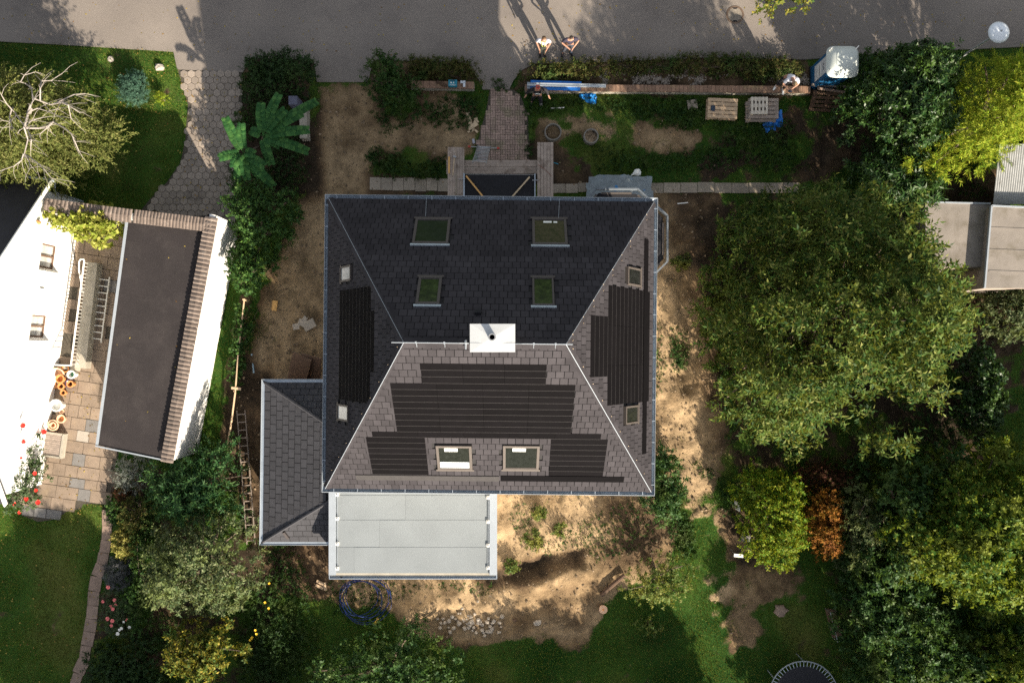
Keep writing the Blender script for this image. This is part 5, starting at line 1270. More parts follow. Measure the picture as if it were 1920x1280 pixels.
blob_stone(1396, 1006, .26, .3, 'grey boulder under the edge of the yellow green tree', SLABGREY, 'boulder', 'boulder', seed=12)
fr = thing('plant_support', 'thin metal plant support standing on the shaded lawn at right', 'plant support', G(1566, 1175, 0))
q = [G(1557, 1148, .6), G(1571, 1203, .6), G(1584, 1200, .3), G(1570, 1146, .3)]
b = MB(); b.tube(q[:2], .014, 5); b.tube([q[0], q[3]], .012, 5); b.tube([q[1], q[2]], .012, 5)
for p in q: b.tube([p, (p.x, p.y, 0)], .012, 5)
b.build('rod', STEEL, fr); b = MB(); b.prism([tuple(p.xy) for p in q], .02, .10); b.build('bed', BROWNPANEL, fr)
t = thing('terracotta_lid', 'round terracotta lid on the ground beside the lit little tree', 'lid', G(1131, 1142, 0)); c = G(1131, 1142, .2)
b = MB(); b.lathe((c.x, c.y, 0), [(.13, 0), (.16, .18), (.175, .20), (.17, .23), (0, .235)], 22); b.build('lid', TERRAP, t)
b = MB(); b.lathe((c.x, c.y, .235), [(.04, 0), (.03, .03), (0, .03)], 10); b.build('knob', TERRA, t)
blob_stone(1463, 1143, .30, .14, 'pinkish heap of grit on the shaded lawn', PATHPINK, 'grit_heap', 'heap', seed=15, sides=11)
lg = thing('old_log', 'old brown log at the foot of the lit little tree', 'log', G(1147, 1097, 0))
b = MB(); b.tube([G(1127, 1115, .12), G(1147, 1097, .14), G(1171, 1077, .12)], [.09, .10, .08], 9); b.build('trunk', DARKWOOD, lg)
ho = MB(); rng = random.Random(9)
for (x, y, r, wob) in ((680, 1122, 36, .02), (684, 1124, 45, .04), (672, 1120, 36, .05), (690, 1118, 42, .03), (676, 1126, 40, .03), (688, 1128, 46, .02)):
    pts = []; ph = rng.uniform(0, 6)
    for k in range(45):
        a = ph + 2 * math.pi * k / 40; rr_ = r * (1 + wob * math.sin(3 * a + ph)); p = G(x + rr_ * math.cos(a), y + rr_ * .92 * math.sin(a), .18); p.z = .16 + .05 * math.sin(2 * a + ph) + rng.uniform(0, .02); pts.append(p)
    ho.tube(pts, .013, 5)
tag(ho.build('hose', HOSE), 'coil of dark blue hose south of the flat roofed extension', 'hose')
b = MB(); b.bar(G(701, 1172, .1), G(709, 1158, .1), .10, .06); tag(b.build('spade_handle', YELLOW), 'small yellow tool beside the blue hose', 'tool')
rng = random.Random(31)
for i in range(70):
    x, y = (rng.gauss(872, 26), rng.gauss(1160, 11)) if i < 42 else ((rng.gauss(918, 12), rng.gauss(1174, 8)) if i < 62 else (rng.uniform(770, 960), rng.uniform(1110, 1190)))
    blob_stone(x, min(y, 1190), rng.uniform(.055, .115), rng.uniform(.10, .17), 'pale stone at the edge of the sandy ground', STONE if rng.random() < .6 else SLABPALE, grp='pale stones below the sand heap', seed=i, zoff=.05, sides=7)
blob_stone(1008, 1166, .18, .16, 'pale square stone at the foot of the sand bank', SLABPALE, seed=40)
blob_stone(965, 1162, .10, .05, 'dark hole cover in the sand', DARKWOOD, 'dark_lump', 'lump', seed=41)
b = MB()
for i in range(4200):
    x, y = (rng.uniform(1095, 1530), rng.gauss(150, 6)) if i % 3 else (rng.gauss(1130, 28), rng.gauss(148, 5))
    if y > 159: continue
    c = G(x, y, .03); s = rng.uniform(.018, .040); b.lathe((c.x, c.y, .01), [(s, 0), (s * .9, s * .6), (0, s * .95)], 5)
tag(b.build('gravel', M('pale_gravel', (.42, .36, .30), .9, .1, 9, 60, .2, .2, island=.65)), kind='stuff')
# timber rail with ivy behind the garage
rl = thing('rail_fence', 'thin wooden rail fence overgrown with ivy behind the garage', 'fence', G(440, 690, 0))
b = MB(); b.tube([G(458, 560, .7), G(447, 660, .7), G(441, 735, .75)], .03, 6); b.tube([G(441, 735, .75), G(434, 790, .6), G(427, 832, .5)], .035, 6); b.build('rail', PALLETW, rl)
b = MB()
for x, y in ((458, 562), (447, 660), (441, 733), (429, 828)): p = G(x, y, .6); b.tube([(p.x, p.y, -.05), (p.x, p.y, .72)], .04, 6)
b.build('post', PALLETW, rl); b = MB(); b.bar(G(434, 727, .75), G(452, 729, .75), .10, .06); b.build('cross_board', PALLETW, rl)
# nesting box and planter by the tall fronds
b = MB(); c = G(549, 188, 1.2); b.box((c.x, c.y, .6), (.34, .34, 1.2)); tag(b.build('meter_box', M('blue_grey_box', (.10, .105, .15), .6)), 'blue grey post box beside the tall leafy fronds', 'box')
b = MB(); c = G(572, 240, .3); b.bar(G(571, 205, .28), G(572, 262, .28), .30, .5); tag(b.build('planter_wall', CONC), 'short concrete wall right of the tall leafy fronds', 'wall')

# clods and small stones lying on the bare soil; fallen leaves
def soil_at(x, y):
    i = int(min(max((x + 25.0) / .1 + 6, 0), nx_ - 1)); j = int(min(max((y + 16.5) / .1 + 6, 0), ny_ - 1)); return soilM[j, i], paleM[j, i], ZZ[j, i], pv[j, i]
rng = random.Random(55); cl = MB(); n = 0
while n < 6500:
    x, y = rng.uniform(-12, 9), rng.uniform(-12.5, 11.5)
    s_, p_, z_, v_ = soil_at(x, y)
    if v_ > -.1 or s_ * (.25 + p_) < rng.random(): n += .2; continue
    r = rng.choice((.016, .02, .025, .03, .04, .06)) * rng.uniform(.7, 1.3); a0 = rng.random() * 6; k = 5
    vs = [(x + r * math.cos(a0 + 1.256 * i) * rng.uniform(.7, 1.2), y + r * math.sin(a0 + 1.256 * i) * rng.uniform(.7, 1.2), z_ - .02) for i in range(k)]
    vs += [(q[0] * .55 + x * .45, q[1] * .55 + y * .45, z_ + r * rng.uniform(.5, .9)) for q in vs]
    cl.add(vs, [(i, (i + 1) % k, k + (i + 1) % k, k + i) for i in range(k)] + [tuple(range(k, 2 * k))]); n += 1
tag(cl.build('soil_clods', M('soil_clod', (.30, .22, .14), .95, .25, 5, 60, .3, .3, island=.6)), kind='stuff')
fl = MB()
for i in range(900):
    if i < 14: c = G(rng.uniform(196, 385), rng.uniform(430, 840), 2.46)
    elif i < 90: c = G(rng.uniform(110, 190), rng.uniform(700, 960), .02)
    elif i < 110: c = G(rng.uniform(200, 350), rng.uniform(950, 1000), .05)
    elif i < 480: c = G(rng.uniform(0, 1900), rng.uniform(2, 110), .006)
    elif i < 640: c = G(rng.uniform(0, 330), rng.uniform(90, 340), .04)
    elif i < 760: c = G(rng.uniform(0, 190), rng.uniform(960, 1280), .05)
    else: c = G(rng.uniform(330, 460), rng.uniform(130, 400), .012)
    if 110 <= i < 480 and float(sdist(np.array([c.x]), np.array([c.y]), W2(ROADP))[0]) < 0: continue
    r = rng.uniform(.02, .05); a_ = rng.random() * 6.28; d = Vector((math.cos(a_), math.sin(a_), rng.uniform(-.1, .2))) * r; s = Vector((-math.sin(a_), math.cos(a_), rng.uniform(-.2, .3))) * r * .6
    fl.add([c - d, c + s, c + d, c - s], [(0, 1, 2, 3)])
tag(fl.build('fallen_leaves', leaf_mat('fallen_leaf', [(.12, .06, .02), (.26, .16, .04), (.34, .26, .06), (.10, .08, .03)], .1, .1)), kind='stuff')

# ------------------------------------------------------------------ people
def skin_mesh(name, verts, edges, radii, mat, root=0, sub=1):
    me = bpy.data.meshes.new(name); me.from_pydata([tuple(v) for v in verts], edges, [])
    o = bpy.data.objects.new(name, me); COL.objects.link(o)
    o.modifiers.new('Skin', 'SKIN'); sl = me.skin_vertices[0].data
    for i, r in enumerate(radii):
        r = r if isinstance(r, tuple) else (r, r); sl[i].radius = r; sl[i].use_root = (i == root)
    o.modifiers['Skin'].use_smooth_shade = True
    s = o.modifiers.new('Sub', 'SUBSURF'); s.levels = sub; s.render_levels = sub
    dg = bpy.context.evaluated_depsgraph_get(); ev = o.evaluated_get(dg)
    out = bpy.data.meshes.new_from_object(ev); out.name = name
    bpy.data.objects.remove(o); bpy.data.meshes.remove(me)
    out.materials.clear(); out.materials.append(mat)
    out.polygons.foreach_set('use_smooth', [True] * len(out.polygons))
    return out

class Sk:
    def __init__(s): s.v = []; s.e = []; s.r = []
    def chain(s, pts, rad, start=None):
        prev = start; ids = []
        for p, r in zip(pts, rad):
            s.v.append(Vector(p)); s.r.append(r); i = len(s.v) - 1
            if prev is not None: s.e.append((prev, i))
            prev = i; ids.append(i)
        return ids

def person(label, loc, yaw, J, shirt, trousers, shoes, hair, hairkind='short', skin=SKIN, long_sleeve=False, extra=None):
    """J: joints in the person's own frame, facing -y, z up: pelvis chest neck head (+ look), and l/r shoulder elbow wrist hip knee ankle toe."""
    t = thing('person', label, 'person', loc, None, yaw)
    V = {k: Vector(v) for k, v in J.items()}
    look = V['look'].normalized(); up = V['up'].normalized(); side = look.cross(up).normalized()
    b = Sk()
    spine = b.chain([V['pelvis'], (V['pelvis'] + V['chest']) / 2, V['chest'], V['neck'] - (V['neck'] - V['chest']) * .25, V['neck']], [(.135, .105), (.125, .10), (.145, .11), (.07, .07), (.052, .052)])
    H = V['head']
    b.chain([H - up * .06 + look * .025, H + look * .012, H + up * .075], [(.062, .07), (.076, .088), (.062, .074)], spine[-1])
    nose = b.chain([H - up * .012 + look * .085, H - up * .035 + look * .118], [.016, .012], len(b.v) - 2)
    for s_ in (-1, 1): b.chain([H + side * s_ * .078, H + side * s_ * .094 + up * .01], [.02, .014], spine[-1] + 2)
    for s_, n in ((-1, 'l'), (1, 'r')):
        sh_, el, wr = V[n + 'sh'], V[n + 'el'], V[n + 'wr']
        ids = b.chain([sh_, (sh_ + el) / 2, el, (el * .45 + wr * .55), wr], [.062, .052, .043, .038, .027], spine[2])
        hd = (wr - el).normalized(); pn = V.get(n + 'palm', Vector((0, 0, 1))); ac = hd.cross(pn).normalized(); pn = ac.cross(hd).normalized()
        palm = b.chain([wr + hd * .05, wr + hd * .085], [(.036, .018), (.038, .017)], ids[-1])
        for k, (o_, L) in enumerate(((-.030, .062), (-.010, .074), (.010, .070), (.029, .056))):
            a_ = wr + hd * .095 + ac * o_; b.chain([a_, a_ + hd * L * .5 - pn * .012, a_ + hd * L * .82 - pn * .036], [.0095, .009, .0075], palm[-1])
        a_ = wr + hd * .035 - ac * .036 * V.get(n + 'th', Vector((1, 0, 0))).x; b.chain([a_, a_ + hd * .035 - ac * .022 * V.get(n + 'th', Vector((1, 0, 0))).x - pn * .012, a_ + hd * .062 - ac * .026 * V.get(n + 'th', Vector((1, 0, 0))).x - pn * .03], [.013, .011, .009], palm[0])
        hi, kn, an, to = V[n + 'hip'], V[n + 'kn'], V[n + 'an'], V[n + 'to']
        b.chain([hi, (hi + kn) / 2, kn, kn * .6 + an * .4, an, (an + to) / 2 - Vector((0, 0, .02)), to], [.088, .078, .056, .054, .038, .036, .03], spine[0])
    body = link_mesh('body', skin_mesh('body', b.v, b.e, b.r, skin), t)
    for s_ in (-1, 1):
        e = MB(); e.lathe(H + look * .083 + side * s_ * .031 + up * .012, [(.0, -.011), (.011, 0), (0, .011)], 8); e.build('eye', INK, body, local=True)
    m_ = MB(); m_.bar(H + look * .088 - up * .06 - side * .022, H + look * .088 - up * .06 + side * .022, .012, .01); m_.build('mouth', RED, body, local=True)
    # shirt
    c = Sk()
    sp = c.chain([V['pelvis'] + (V['chest'] - V['pelvis']) * .02, (V['pelvis'] + V['chest']) / 2, V['chest'], V['neck'] - (V['neck'] - V['chest']) * .35], [(.158, .125), (.150, .122), (.172, .135), (.085, .085)])
    for n in 'lr':
        sh_, el, wr = V[n + 'sh'], V[n + 'el'], V[n + 'wr']
        pts = [sh_, (sh_ + el) / 2, sh_ * .18 + el * .82]; rad = [.082, .072, .066]
        if long_sleeve: pts += [el, (el + wr) / 2, el * .1 + wr * .9]; rad = [.084, .074, .066, .062, .054, .044]
        c.chain(pts, rad, sp[2])
    link_mesh('shirt', skin_mesh('shirt', c.v, c.e, c.r, shirt), t)
    # trousers
    d = Sk(); rt = d.chain([V['pelvis'] + Vector((0, 0, .03)), V['pelvis'] - Vector((0, 0, .06))], [(.150, .122), (.14, .12)])
    for n in 'lr':
        hi, kn, an = V[n + 'hip'], V[n + 'kn'], V[n + 'an']
        d.chain([hi - Vector((0, 0, .02)), (hi + kn) / 2, kn, (kn + an) / 2, kn * .1 + an * .9], [.104, .094, .074, .070, .060], rt[1])
    link_mesh('trousers', skin_mesh('trousers', d.v, d.e, d.r, trousers), t)
    for n in 'lr':
        an, to = V[n + 'an'], V[n + 'to']; f = Sk(); dd = (to - an); dd.z = 0; dd.normalize()
        f.chain([an - dd * .05 - Vector((0, 0, .035)), an + dd * .06 - Vector((0, 0, .045)), to + dd * .01 - Vector((0, 0, .004)), to + dd * .05 - Vector((0, 0, .006))], [.05, .052, .046, .03])
        link_mesh('shoe', skin_mesh('shoe', f.v, f.e, f.r, shoes), t)
    if hair is not None:
        h = Sk()
        if hairkind == 'long':
            h.chain([H + up * .075 + look * .03, H + up * .07 - look * .03, H - look * .075 + up * .0, H - look * .085 - up * .12, H - look * .10 - up * .23], [(.07, .06), (.088, .07), (.086, .06), (.085, .05), (.05, .03)])
        else:
            h.chain([H + up * .068 + look * .045, H + up * .072 - look * .015, H + up * .01 - look * .068, H - up * .04 - look * .055], [(.06, .05), (.082, .056), (.078, .05), (.06, .04)])
        link_mesh('hair', skin_mesh('hair', h.v, h.e, h.r, hair), t)
    if extra: extra(t, V, H, look, up, side)
    return t

def base_pose(lean=0.0, z=0.0):
    s, c = math.sin(lean), math.cos(lean)
    def T(y, zz): return (0, -(zz * s) + y * c, .93 + zz * c + y * s)
    J = {'pelvis': (0, 0, .93), 'chest': T(0, .31), 'neck': T(0, .53), 'head': T(-.03, .69), 'look': (0, -1, -.15), 'up': (0, 0, 1)}
    for n, k in (('l', 1), ('r', -1)):
        x, y, zz = T(0, .47); J[n + 'sh'] = (k * .19, y, zz); J[n + 'el'] = (k * .25, y + .02, zz - .29); J[n + 'wr'] = (k * .26, y - .08, zz - .52)
        J[n + 'hip'] = (k * .095, 0, .89); J[n + 'kn'] = (k * .10, -.02, .49); J[n + 'an'] = (k * .105, .01, .09); J[n + 'to'] = (k * .125, -.15, .05)
        J[n + 'palm'] = (-k, 0, 0); J[n + 'th'] = (1, 0, 0)
    return J

# woman in white on the road, holding a dark bag in front
J = base_pose(.04); J['look'] = (0, -1, -.5); J['up'] = (0, -.35, 1)
J['lel'] = (.28, .02, 1.12); J['lwr'] = (.14, -.24, 1.08); J['rel'] = (-.28, .02, 1.12); J['rwr'] = (-.16, -.22, 1.05)
J['lan'] = (.07, -.04, .09); J['rto'] = (-.09, -.16, .05)
def ex1(t, V, H, look, up, side):
    b = MB(); b.tube([V['neck'] + Vector((-.07, -.06, 0)), V['chest'] + Vector((-.06, -.15, .02)), V['chest'] + Vector((0, -.19, -.14)), V['chest'] + Vector((.06, -.15, .02)), V['neck'] + Vector((.07, -.06, 0))], .014, 6); b.build('lanyard', CLYEL, t, local=True)
    b = MB(); b.box(V['pelvis'] + Vector((0, -.20, .13)), (.20, .10, .24)); b.build('bag', CLDGREEN, t, local=True, bevel=.03)
p = G(1017, 103, 0); person('person in a white top with long brown hair standing on the lit road', (p.x, p.y + .06, 0), -.05, J, CLWHITE, CLDGREEN, CLBLACK, HAIRB, 'long', extra=ex1)
# man in navy, hands together in front
J = base_pose(.10); J['look'] = (0, -1, -.65); J['up'] = (0, -.5, 1)
J['lel'] = (.33, -.06, 1.16); J['lwr'] = (.06, -.33, 1.10); J['rel'] = (-.33, -.06, 1.16); J['rwr'] = (-.06, -.33, 1.12)
J['lkn'] = (.12, -.06, .49); J['lan'] = (.10, -.05, .09); J['lto'] = (.13, -.21, .05); J['rkn'] = (-.16, -.05, .49); J['ran'] = (-.22, -.04, .09); J['rto'] = (-.27, -.20, .05)
def ex2(t, V, H, look, up, side):
    b = MB(); b.box(Vector((0, -.43, 1.13)), (.07, .14, .015)); b.build('phone', INK, t, local=True)
p = G(1065, 101, 0); person('person in a navy shirt looking down at a phone on the road', (p.x, p.y + .1, 0), .12, J, CLNAVY, CLDENIM, CLBLACK, HAIRD, extra=ex2)
# man in black with a red cap, looking up
J = base_pose(-.10); J['look'] = (0, -.84, .54); J['up'] = (0, .54, .84); J['head'] = (0, .02, 1.61)
J['lel'] = (.36, .02, 1.22); J['lwr'] = (.44, -.14, 1.04); J['rel'] = (-.36, .04, 1.22); J['rwr'] = (-.44, -.06, 1.06)
J['rkn'] = (-.17, -.05, .49); J['ran'] = (-.19, .0, .09); J['rto'] = (-.24, -.15, .05); J['lkn'] = (.15, -.22, .52); J['lan'] = (.17, -.10, .09); J['lto'] = (.2, -.26, .05)
def ex3(t, V, H, look, up, side):
    b = Sk(); b.chain([H + up * .02 - look * .045, H + up * .07 - look * .03, H + up * .085 + look * .03, H + up * .05 + look * .07], [(.085, .07), (.098, .06), (.09, .05), (.075, .04)]); link_mesh('cap', skin_mesh('cap', b.v, b.e, b.r, RED), t)
    Mx = Matrix((side, look, up)).transposed()
    q = MB(); q.box(H + up * .062 + look * .125, (.14, .09, .014), M=Mx); q.build('cap_peak', RED, t, local=True, bevel=.005)
    q = MB(); q.box(H + up * .105 + look * .068, (.07, .02, .03), M=Mx); q.build('cap_badge', CLGREY, t, local=True)
    b = Sk(); b.chain([H - up * .075 + look * .055, H - up * .10 + look * .045], [(.052, .03), (.035, .02)]); link_mesh('beard', skin_mesh('beard', b.v, b.e, b.r, HAIRG), t)
    q = MB(); q.bar(V['chest'] + Vector((-.10, -.142, .02)), V['chest'] + Vector((.03, -.142, .05)), .06, .02, up=(0, -1, .1)); q.bar(V['chest'] + Vector((0, -.142, .02)), V['chest'] + Vector((.09, -.142, -.03)), .05, .02, up=(0, -1, .1)); q.build('shirt_print', STICKER, t, local=True)
    q = MB(); q.box(V['lkn'] + Vector((0, -.075, -.02)), (.11, .025, .20)); q.build('knee_pad', CLGREY, t, local=True, bevel=.01)
p = G(1006, 189, 0); person('person in black with a red cap looking up beside the low wall', (p.x, p.y - .02, 0), .05, J, CLBLACK, CLBLACK, CLBLACK, None, extra=ex3, long_sleeve=True)
# man in white, bent over a phone, standing on the low wall
J = base_pose(.62); J['look'] = (0, -.45, -.9); J['up'] = (0, -.9, .45)
h = Vector(J['neck']); J['head'] = (.03, h.y - .15, h.z + .06)
J['lsh'] = (.20, J['lsh'][1], J['lsh'][2]); J['lel'] = (.31, -.36, 1.06); J['lwr'] = (.08, -.52, .99); J['rel'] = (-.29, -.34, 1.04); J['rwr'] = (-.07, -.54, .99)
J['ran'] = (-.22, -.10, .09); J['rkn'] = (-.16, -.02, .50); J['rto'] = (-.32, -.24, .05); J['lan'] = (.05, -.24, .09); J['lkn'] = (.06, -.14, .50); J['lto'] = (.05, -.42, .05)
def ex4(t, V, H, look, up, side):
    b = MB(); b.box(Vector((0, -.62, 1.0)), (.14, .08, .02)); b.build('phone', INK, t, local=True)
p = G(1465, 163, .42); person('person in a white shirt and white shoes bent over a phone on the low wall', (p.x, p.y + .12, .42), .0, J, CLWHITE, CLBLACK, POTWHITE, HAIRF, extra=ex4)

# ------------------------------------------------------------------ vegetation
def leaf_quads(P, N, k, L, Wd, sl, seed, spread=1.0, droop=.15, upb=.35, rnd=.5, fold=.25, curl=.2, base_t=.0):
    """P shoots (n,3), N outward directions; k leaves spiralling up each shoot. Returns 4 corners per leaf."""
    r = np.random.RandomState(seed); n = len(P)
    A = N + np.array([0, 0, upb]) + r.normal(0, rnd, (n, 3)); A /= np.linalg.norm(A, axis=1)[:, None] + 1e-9
    ref = np.where(np.abs(A[:, 2:3]) < .9, np.array([[0, 0, 1.0]]), np.array([[1.0, 0, 0]]))
    U = np.cross(A, ref); U /= np.linalg.norm(U, axis=1)[:, None] + 1e-9; Vv = np.cross(A, U)
    j = np.arange(k); t = base_t + (1 - base_t) * (j + .5) / k
    ang = j * 2.39996 + r.rand(n, 1) * 6.28 + r.normal(0, .25, (n, k))
    sls = sl * r.uniform(.6, 1.3, (n, 1, 1))
    pos = P[:, None, :] + A[:, None, :] * (t[None, :, None] * sls)
    rad = U[:, None, :] * np.cos(ang)[..., None] + Vv[:, None, :] * np.sin(ang)[..., None]
    D = rad * spread + A[:, None, :] * (.25 + .75 * t[None, :, None]) + np.array([0, 0, -droop]) + r.normal(0, .15, (n, k, 3))
    D /= np.linalg.norm(D, axis=2)[..., None] + 1e-9
    Sd = np.cross(D, A[:, None, :] + r.normal(0, .3, (n, k, 3))); Sd /= np.linalg.norm(Sd, axis=2)[..., None] + 1e-9
    Nn = np.cross(Sd, D); Nn = np.where(Nn[..., 2:3] < 0, -Nn, Nn)
    l = L * r.uniform(.65, 1.25, (n, k, 1)); w = Wd * r.uniform(.7, 1.2, (n, k, 1))
    b = pos; tip = pos + D * l - Nn * l * curl
    mid = pos + D * l * .48; le = mid + Sd * w / 2 + Nn * w * fold; ri = mid - Sd * w / 2 + Nn * w * fold
    return np.stack([b, ri, tip, le], 2).reshape(-1, 3)

def crown(poly, h0, h1, cr=.55, dens=16, seed=0, hc=None, gap=1.0, edge=.5, jz=.25, low=.25, cap=1.6, flat=.8, lob=0.0, hole=0.0):
    """Shoots on the upper sides of many leaf clumps that fill a crown outlined in the photo. Returns points, directions, clump centres."""
    r = np.random.RandomState(seed); hc = h0 + .40 * (h1 - h0) if hc is None else hc
    W = W2(poly, hc); lo, hi = W.min(0), W.max(0)
    area = abs(sum(W[i][0] * W[(i + 1) % len(W)][1] - W[(i + 1) % len(W)][0] * W[i][1] for i in range(len(W)))) / 2
    Mn = max(5, int(area / (cr * cr * 1.25) * gap)); pts = np.zeros((0, 2))
    C = r.uniform(lo, hi, (Mn * 10, 2)); d = sdist(C[:, 0], C[:, 1], W); C = C[d > cr * .25]; pool = list(range(len(C)))
    sel = [0] if len(C) else []
    dmin = np.full(len(C), 1e9)
    for _ in range(min(Mn, len(C)) - 1):
        dmin = np.minimum(dmin, ((C - C[sel[-1]]) ** 2).sum(1)); wgt = dmin * r.uniform(.3, 1, len(C)); sel.append(int(wgt.argmax()))
    C = C[sel]; d = sdist(C[:, 0], C[:, 1], W); t = np.clip(d / min(max(d.max(), .05), cap), 0, 1)
    z = h0 + (h1 - h0) * np.sqrt(np.clip(1 - (1 - t) ** 2, 0, 1)); z = z - r.rand(len(C)) * jz * (h1 - h0)
    rad = cr * r.uniform(.6, 1.35, len(C)) * (edge + (1 - edge) * t)
    nz = fnoise(C[:, 0], C[:, 1], 2.3, seed + 5, 2); z = z + (nz - .62) * lob * (h1 - h0)
    z = np.maximum(z - rad * .6, h0 * .6)
    if hole:
        kp = fnoise(C[:, 0], C[:, 1], 1.3, seed + 9, 2) > hole; C, z, rad = C[kp], z[kp], rad[kp]
    cen = np.column_stack([C, z])
    cnt = np.maximum(3, (dens * DENS * 4 * rad * rad)).astype(int)
    ids = np.repeat(np.arange(len(C)), cnt); n = len(ids)
    D = r.normal(0, 1, (n, 3)); D[:, 2] = np.abs(D[:, 2]) * .9 - .25; D /= np.linalg.norm(D, axis=1)[:, None]
    f = r.uniform(.45, 1.0, (n, 1)); P = cen[ids] + D * rad[ids][:, None] * f * np.array([1, 1, flat])
    nl = int(n * low)
    if nl:
        q = r.randint(0, n, nl); P2 = P[q].copy(); P2[:, 2] = h0 * .5 + (P2[:, 2] - h0 * .5) * r.uniform(.15, .8, nl); P = np.vstack([P, P2]); D = np.vstack([D, D[q]])
    P[:, 2] = np.maximum(P[:, 2], .03)
    return P, D, cen

def leaf_obj(name, quads, mat, parent=None, kind=None):
    c = wloc(parent) if parent is not None else Vector((0, 0, 0))
    me = np_mesh(name, quads - np.array(c), np.arange(len(quads)).reshape(-1, 4)); me.materials.append(mat)
    o = bpy.data.objects.new(name, me); COL.objects.link(o); o.parent = parent
    return tag(o, kind=kind)

def limbs(base, cen, seed, n=10, r0=.14, fork=.45):
    rg = random.Random(seed); b = MB(); top = Vector(cen.mean(0)); base = Vector(base)
    f = base.lerp(top, fork); f.z = max(.15, top.z * fork)
    b.tube([base - Vector((0, 0, .15)), base.lerp(f, .5) + Vector((rg.uniform(-.08, .08), rg.uniform(-.08, .08), 0)), f], [r0 * 1.2, r0, r0 * .8], 8)
    for i in rg.sample(range(len(cen)), min(n, len(cen))):
        e = Vector(cen[i]); md = f.lerp(e, .5) + Vector((rg.uniform(-.15, .15), rg.uniform(-.15, .15), .12))
        b.tube([f, md, e], [r0 * .55, r0 * .35, r0 * .12], 6)
    return b

DENS = 2.7
NLEAF = [0]
def veg(name, label, cat, poly, h0, h1, mat, k=8, L=.12, Wd=.05, sl=.22, seed=1, trunk=True, bark=None, stem='trunk', r0=None, nl=10, cr=.55, dens=16, group=None, ck={}, **kw):
    P, D, cen = crown(poly, h0, h1, cr=cr, dens=dens, seed=seed, **ck)
    q = leaf_quads(P, D, k, L * 1.08, Wd * 1.15, sl, seed + 100, **kw); NLEAF[0] += len(q) // 4
    c = cen.mean(0); t = thing(name, label, cat, (c[0], c[1], 0), group)
    leaf_obj('crown' if stem == 'trunk' else 'foliage', q, mat, t)
    if trunk:
        limbs((c[0], c[1], 0), cen, seed, nl, r0 or max(.03, .035 * h1)).build(stem, bark or BARK, t)
    return t

